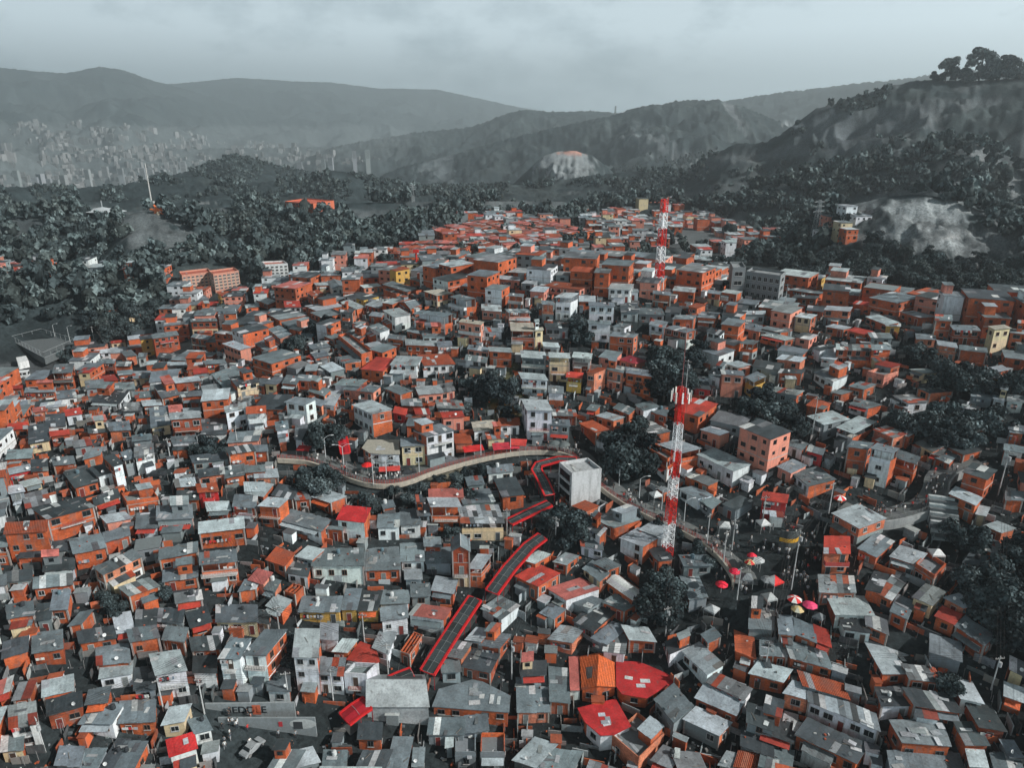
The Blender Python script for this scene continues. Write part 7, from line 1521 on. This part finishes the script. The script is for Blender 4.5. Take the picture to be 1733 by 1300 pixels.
for j, (x_, y_) in enumerate(sorted(TW)):
    D = rs.uniform(2300,3000) if x_ < 450 else 3100; d = ray(x_, y_); t = D/math.hypot(d[0],d[1]); p = Vector((d[0]*t,d[1]*t,CAMZ+d[2]*t)); root = empty('tower_block', p, rs.uniform(-.4,.4)); w = rs.uniform(13,20); h = rs.uniform(22,38); mb = MB(); mb.box((0,0,h/2-30), (w,w*.8,h+60), PLA, tj((.27,.30,.31), .2, rs)); mb.build('wall', HM, root)
    mb = MB(); [mb.box((0,0,h*(k_+.5)/9), (w*.8,w*.8+.4,1.4), GLS) for k_ in range(9)]; mb.build('window_band', HM, root); tag(root, 'pale tower block in the hazy valley, '+ordn(j)+' from the left of the nearer towers', 'building', 'nearer tower blocks in the valley')
# ------------------------------------------------------------------ labels
LM = [(1145,800,'the near radio mast'),(980,815,'the concrete cube'),(645,775,'the white corner building'),(1000,1140,'the ridged orange tile house'),(672,1180,'the ribbed grey shed'),(765,1070,'the longest escalator canopy'),(875,950,'the second escalator canopy'),(1280,478,'the grey school'),(468,460,'the white apartment tower'),
      (350,472,'the orange apartment blocks'),(75,585,'the sports court'),(430,1205,'the graffiti wall'),(1312,855,'the red painted house'),(1600,895,'the broad steps'),(1115,440,'the distant radio mast'),(605,875,'the terraced house under a red roof'),(1311,985,'the large red and white tent'),(632,700,'the big white house above the walkway'),
      (1020,640,'the tall orange courtyard block'),(1510,880,'the right walkway bend'),(60,900,'the large orange tile house'),(1560,1040,'the dark wood at lower right'),(40,1050,'the lower left corner'),(1700,560,'the upper right wood edge'),(330,1260,'the dark red terrace at lower left'),(850,665,'the ochre slope trees'),(1500,1260,'the lower right corner'),(265,750,'the white shops at the left'),(1430,760,'the tall cream apartment house')]
def where(pc):
    best = sorted(LM, key=lambda l: (l[0]-pc[0])**2+((l[1]-pc[1])*1.2)**2)[0]; dx, dy = pc[0]-best[0], best[1]-pc[1]; a = math.degrees(math.atan2(dy, dx))
    dn = ['right of','above right of','above','above left of','left of','below left of','below','below right of'][int(((a+22.5) % 360)//45)]; return best, dn, math.hypot(dx, dy)
groups = {}
for h in HOUSES:
    st = {1:'single-storey',2:'two-storey',3:'three-storey',4:'four-storey'}.get(h['n'], 'tall'); 
    desc = (WNAME[h['wc']]+' house under '+RNAME[h['rc']]) if not h['openf'] else (WNAME[h['wc']]+' house, open top floor under '+RNAME[h['rc']])
    lm, dn, ds = where(h['pc']); h['key'] = (st+' '+desc, dn, lm[2]); h['ds'] = ds; groups.setdefault(h['key'], []).append(h)
for key, L in groups.items():
    L.sort(key=lambda h: h['ds'])
    for i, h in enumerate(L):
        tail = key[1]+' '+key[2]; s = key[0]; 
        if len(L) > 1: tail = ordn(i)+' nearest '+tail
        lab = s+', '+tail
        if len(lab.split()) > 16: lab = lab.replace(' plastered', '').replace('single-storey ', '')
        if len(lab.split()) > 16: lab = lab.replace(', open top floor', '')
        h['lab'] = lab
seen = {}
for h in HOUSES:
    if h['lab'] in seen: h['lab'] = ('balconied ' if h['balc'] else 'small ' if h['w']*h['d'] < 45 else 'wide ')+h['lab']
    k_ = 2
    while h['lab'] in seen and k_ < 30: h['lab'] = h['lab'].split(' , ')[0]+''; h['lab'] = ordn(k_-1)+' '+h['lab']; k_ += 1
    seen[h['lab']] = 1; o = h['o']; tag(o, ' '.join(h['lab'].split()[:16]), 'house', 'brick and plaster houses of the hillside town'); del o['_pc0']; del o['_pc1']
# ------------------------------------------------------------------ camera, sun, sky, air
cam = bpy.data.cameras.new('camera'); co = bpy.data.objects.new('camera', cam); COL.objects.link(co)
cam.sensor_fit = 'HORIZONTAL'; cam.sensor_width = 36; cam.lens = 36*F/1733.0; cam.clip_start = .5; cam.clip_end = 40000
co.location = (0,0,CAMZ); co.rotation_euler = (R(90)-PITCH, 0, 0); SC.camera = co
SUN_EL, SUN_AZ = R(34), R(109)      # azimuth measured clockwise from the view direction (+Y)
sd = Vector((math.sin(SUN_AZ)*math.cos(SUN_EL), math.cos(SUN_AZ)*math.cos(SUN_EL), math.sin(SUN_EL)))
sl = bpy.data.lights.new('sun', 'SUN'); so = bpy.data.objects.new('sun', sl); COL.objects.link(so)
sl.energy = 5.0; sl.angle = R(.5); sl.color = (1,.965,.92); so.rotation_euler = sd.to_track_quat('Z', 'Y').to_euler()
w = bpy.data.worlds.new('World'); SC.world = w; w.use_nodes = True; nt = w.node_tree; nt.nodes.clear(); q = NT(nt)
out = q.n('ShaderNodeOutputWorld'); bg = q.n('ShaderNodeBackground'); sky = q.n('ShaderNodeTexSky', sky_type='NISHITA')
sky.sun_disc = False; sky.sun_elevation = SUN_EL; sky.sun_rotation = SUN_AZ; sky.air_density = 1.0; sky.dust_density = 2.0
tc = q.n('ShaderNodeTexCoord').outputs['Generated']
hs = q.n('ShaderNodeHueSaturation'); hs.inputs['Saturation'].default_value = .22; q.l(sky.outputs[0], hs.inputs['Color'])
sv = q.scale(tc, (1.0, 1.0, 2.1)); n1 = q.noise(sv, 3.4, 8, .62); n2 = q.noise(sv, 11.0, 6, .65)
cl = q.math('MULTIPLY_ADD', n2, .3, q.math('MULTIPLY', n1, .8))
cf = q.ramp(cl, .46, .57, 0, 1)
cloud = q.mix(cf, (6.0,7.6,8.5,1), (9.2,11.1,12.1,1))
sx = q.n('ShaderNodeSeparateXYZ'); q.l(tc, sx.inputs[0])
c = q.mix(.85, hs.outputs[0], cloud)
dim = q.ramp(sx.outputs[2], .11, .34, 1.0, .07); dv = q.n('ShaderNodeVectorMath', operation='SCALE'); q.l(c, dv.inputs[0]); q.l(dim, dv.inputs['Scale']); c = dv.outputs[0]   # upper sky, mostly out of view, dimmed to cut fill light and raise contrast
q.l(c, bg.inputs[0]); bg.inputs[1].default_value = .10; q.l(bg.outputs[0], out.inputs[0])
HAZE = True
if HAZE:
    hb = MB(); hb.box((0, 4500, 225), (26000, 15600, 1190), 0)
    m = bpy.data.materials.new('air'); m.use_nodes = True; nt = m.node_tree; nt.nodes.clear(); o_ = nt.nodes.new('ShaderNodeOutputMaterial'); v = nt.nodes.new('ShaderNodeVolumePrincipled')
    v.inputs['Color'].default_value = (.80,.90,.94,1); v.inputs['Density'].default_value = 1/5600; v.inputs['Anisotropy'].default_value = .5
    nt.links.new(v.outputs[0], o_.inputs['Volume'])
    ho = hb.build('haze', [m]); tag(ho, kind='stuff', label='pale grey haze filling the valley', cat='haze')
SC.view_settings.view_transform = 'Standard'; SC.view_settings.look = 'None'; SC.view_settings.gamma = 1; SC.view_settings.exposure = .35
SC.render.engine = 'CYCLES'; SC.cycles.volume_bounces = 1; SC.cycles.max_bounces = 5; SC.cycles.volume_step_rate = 4
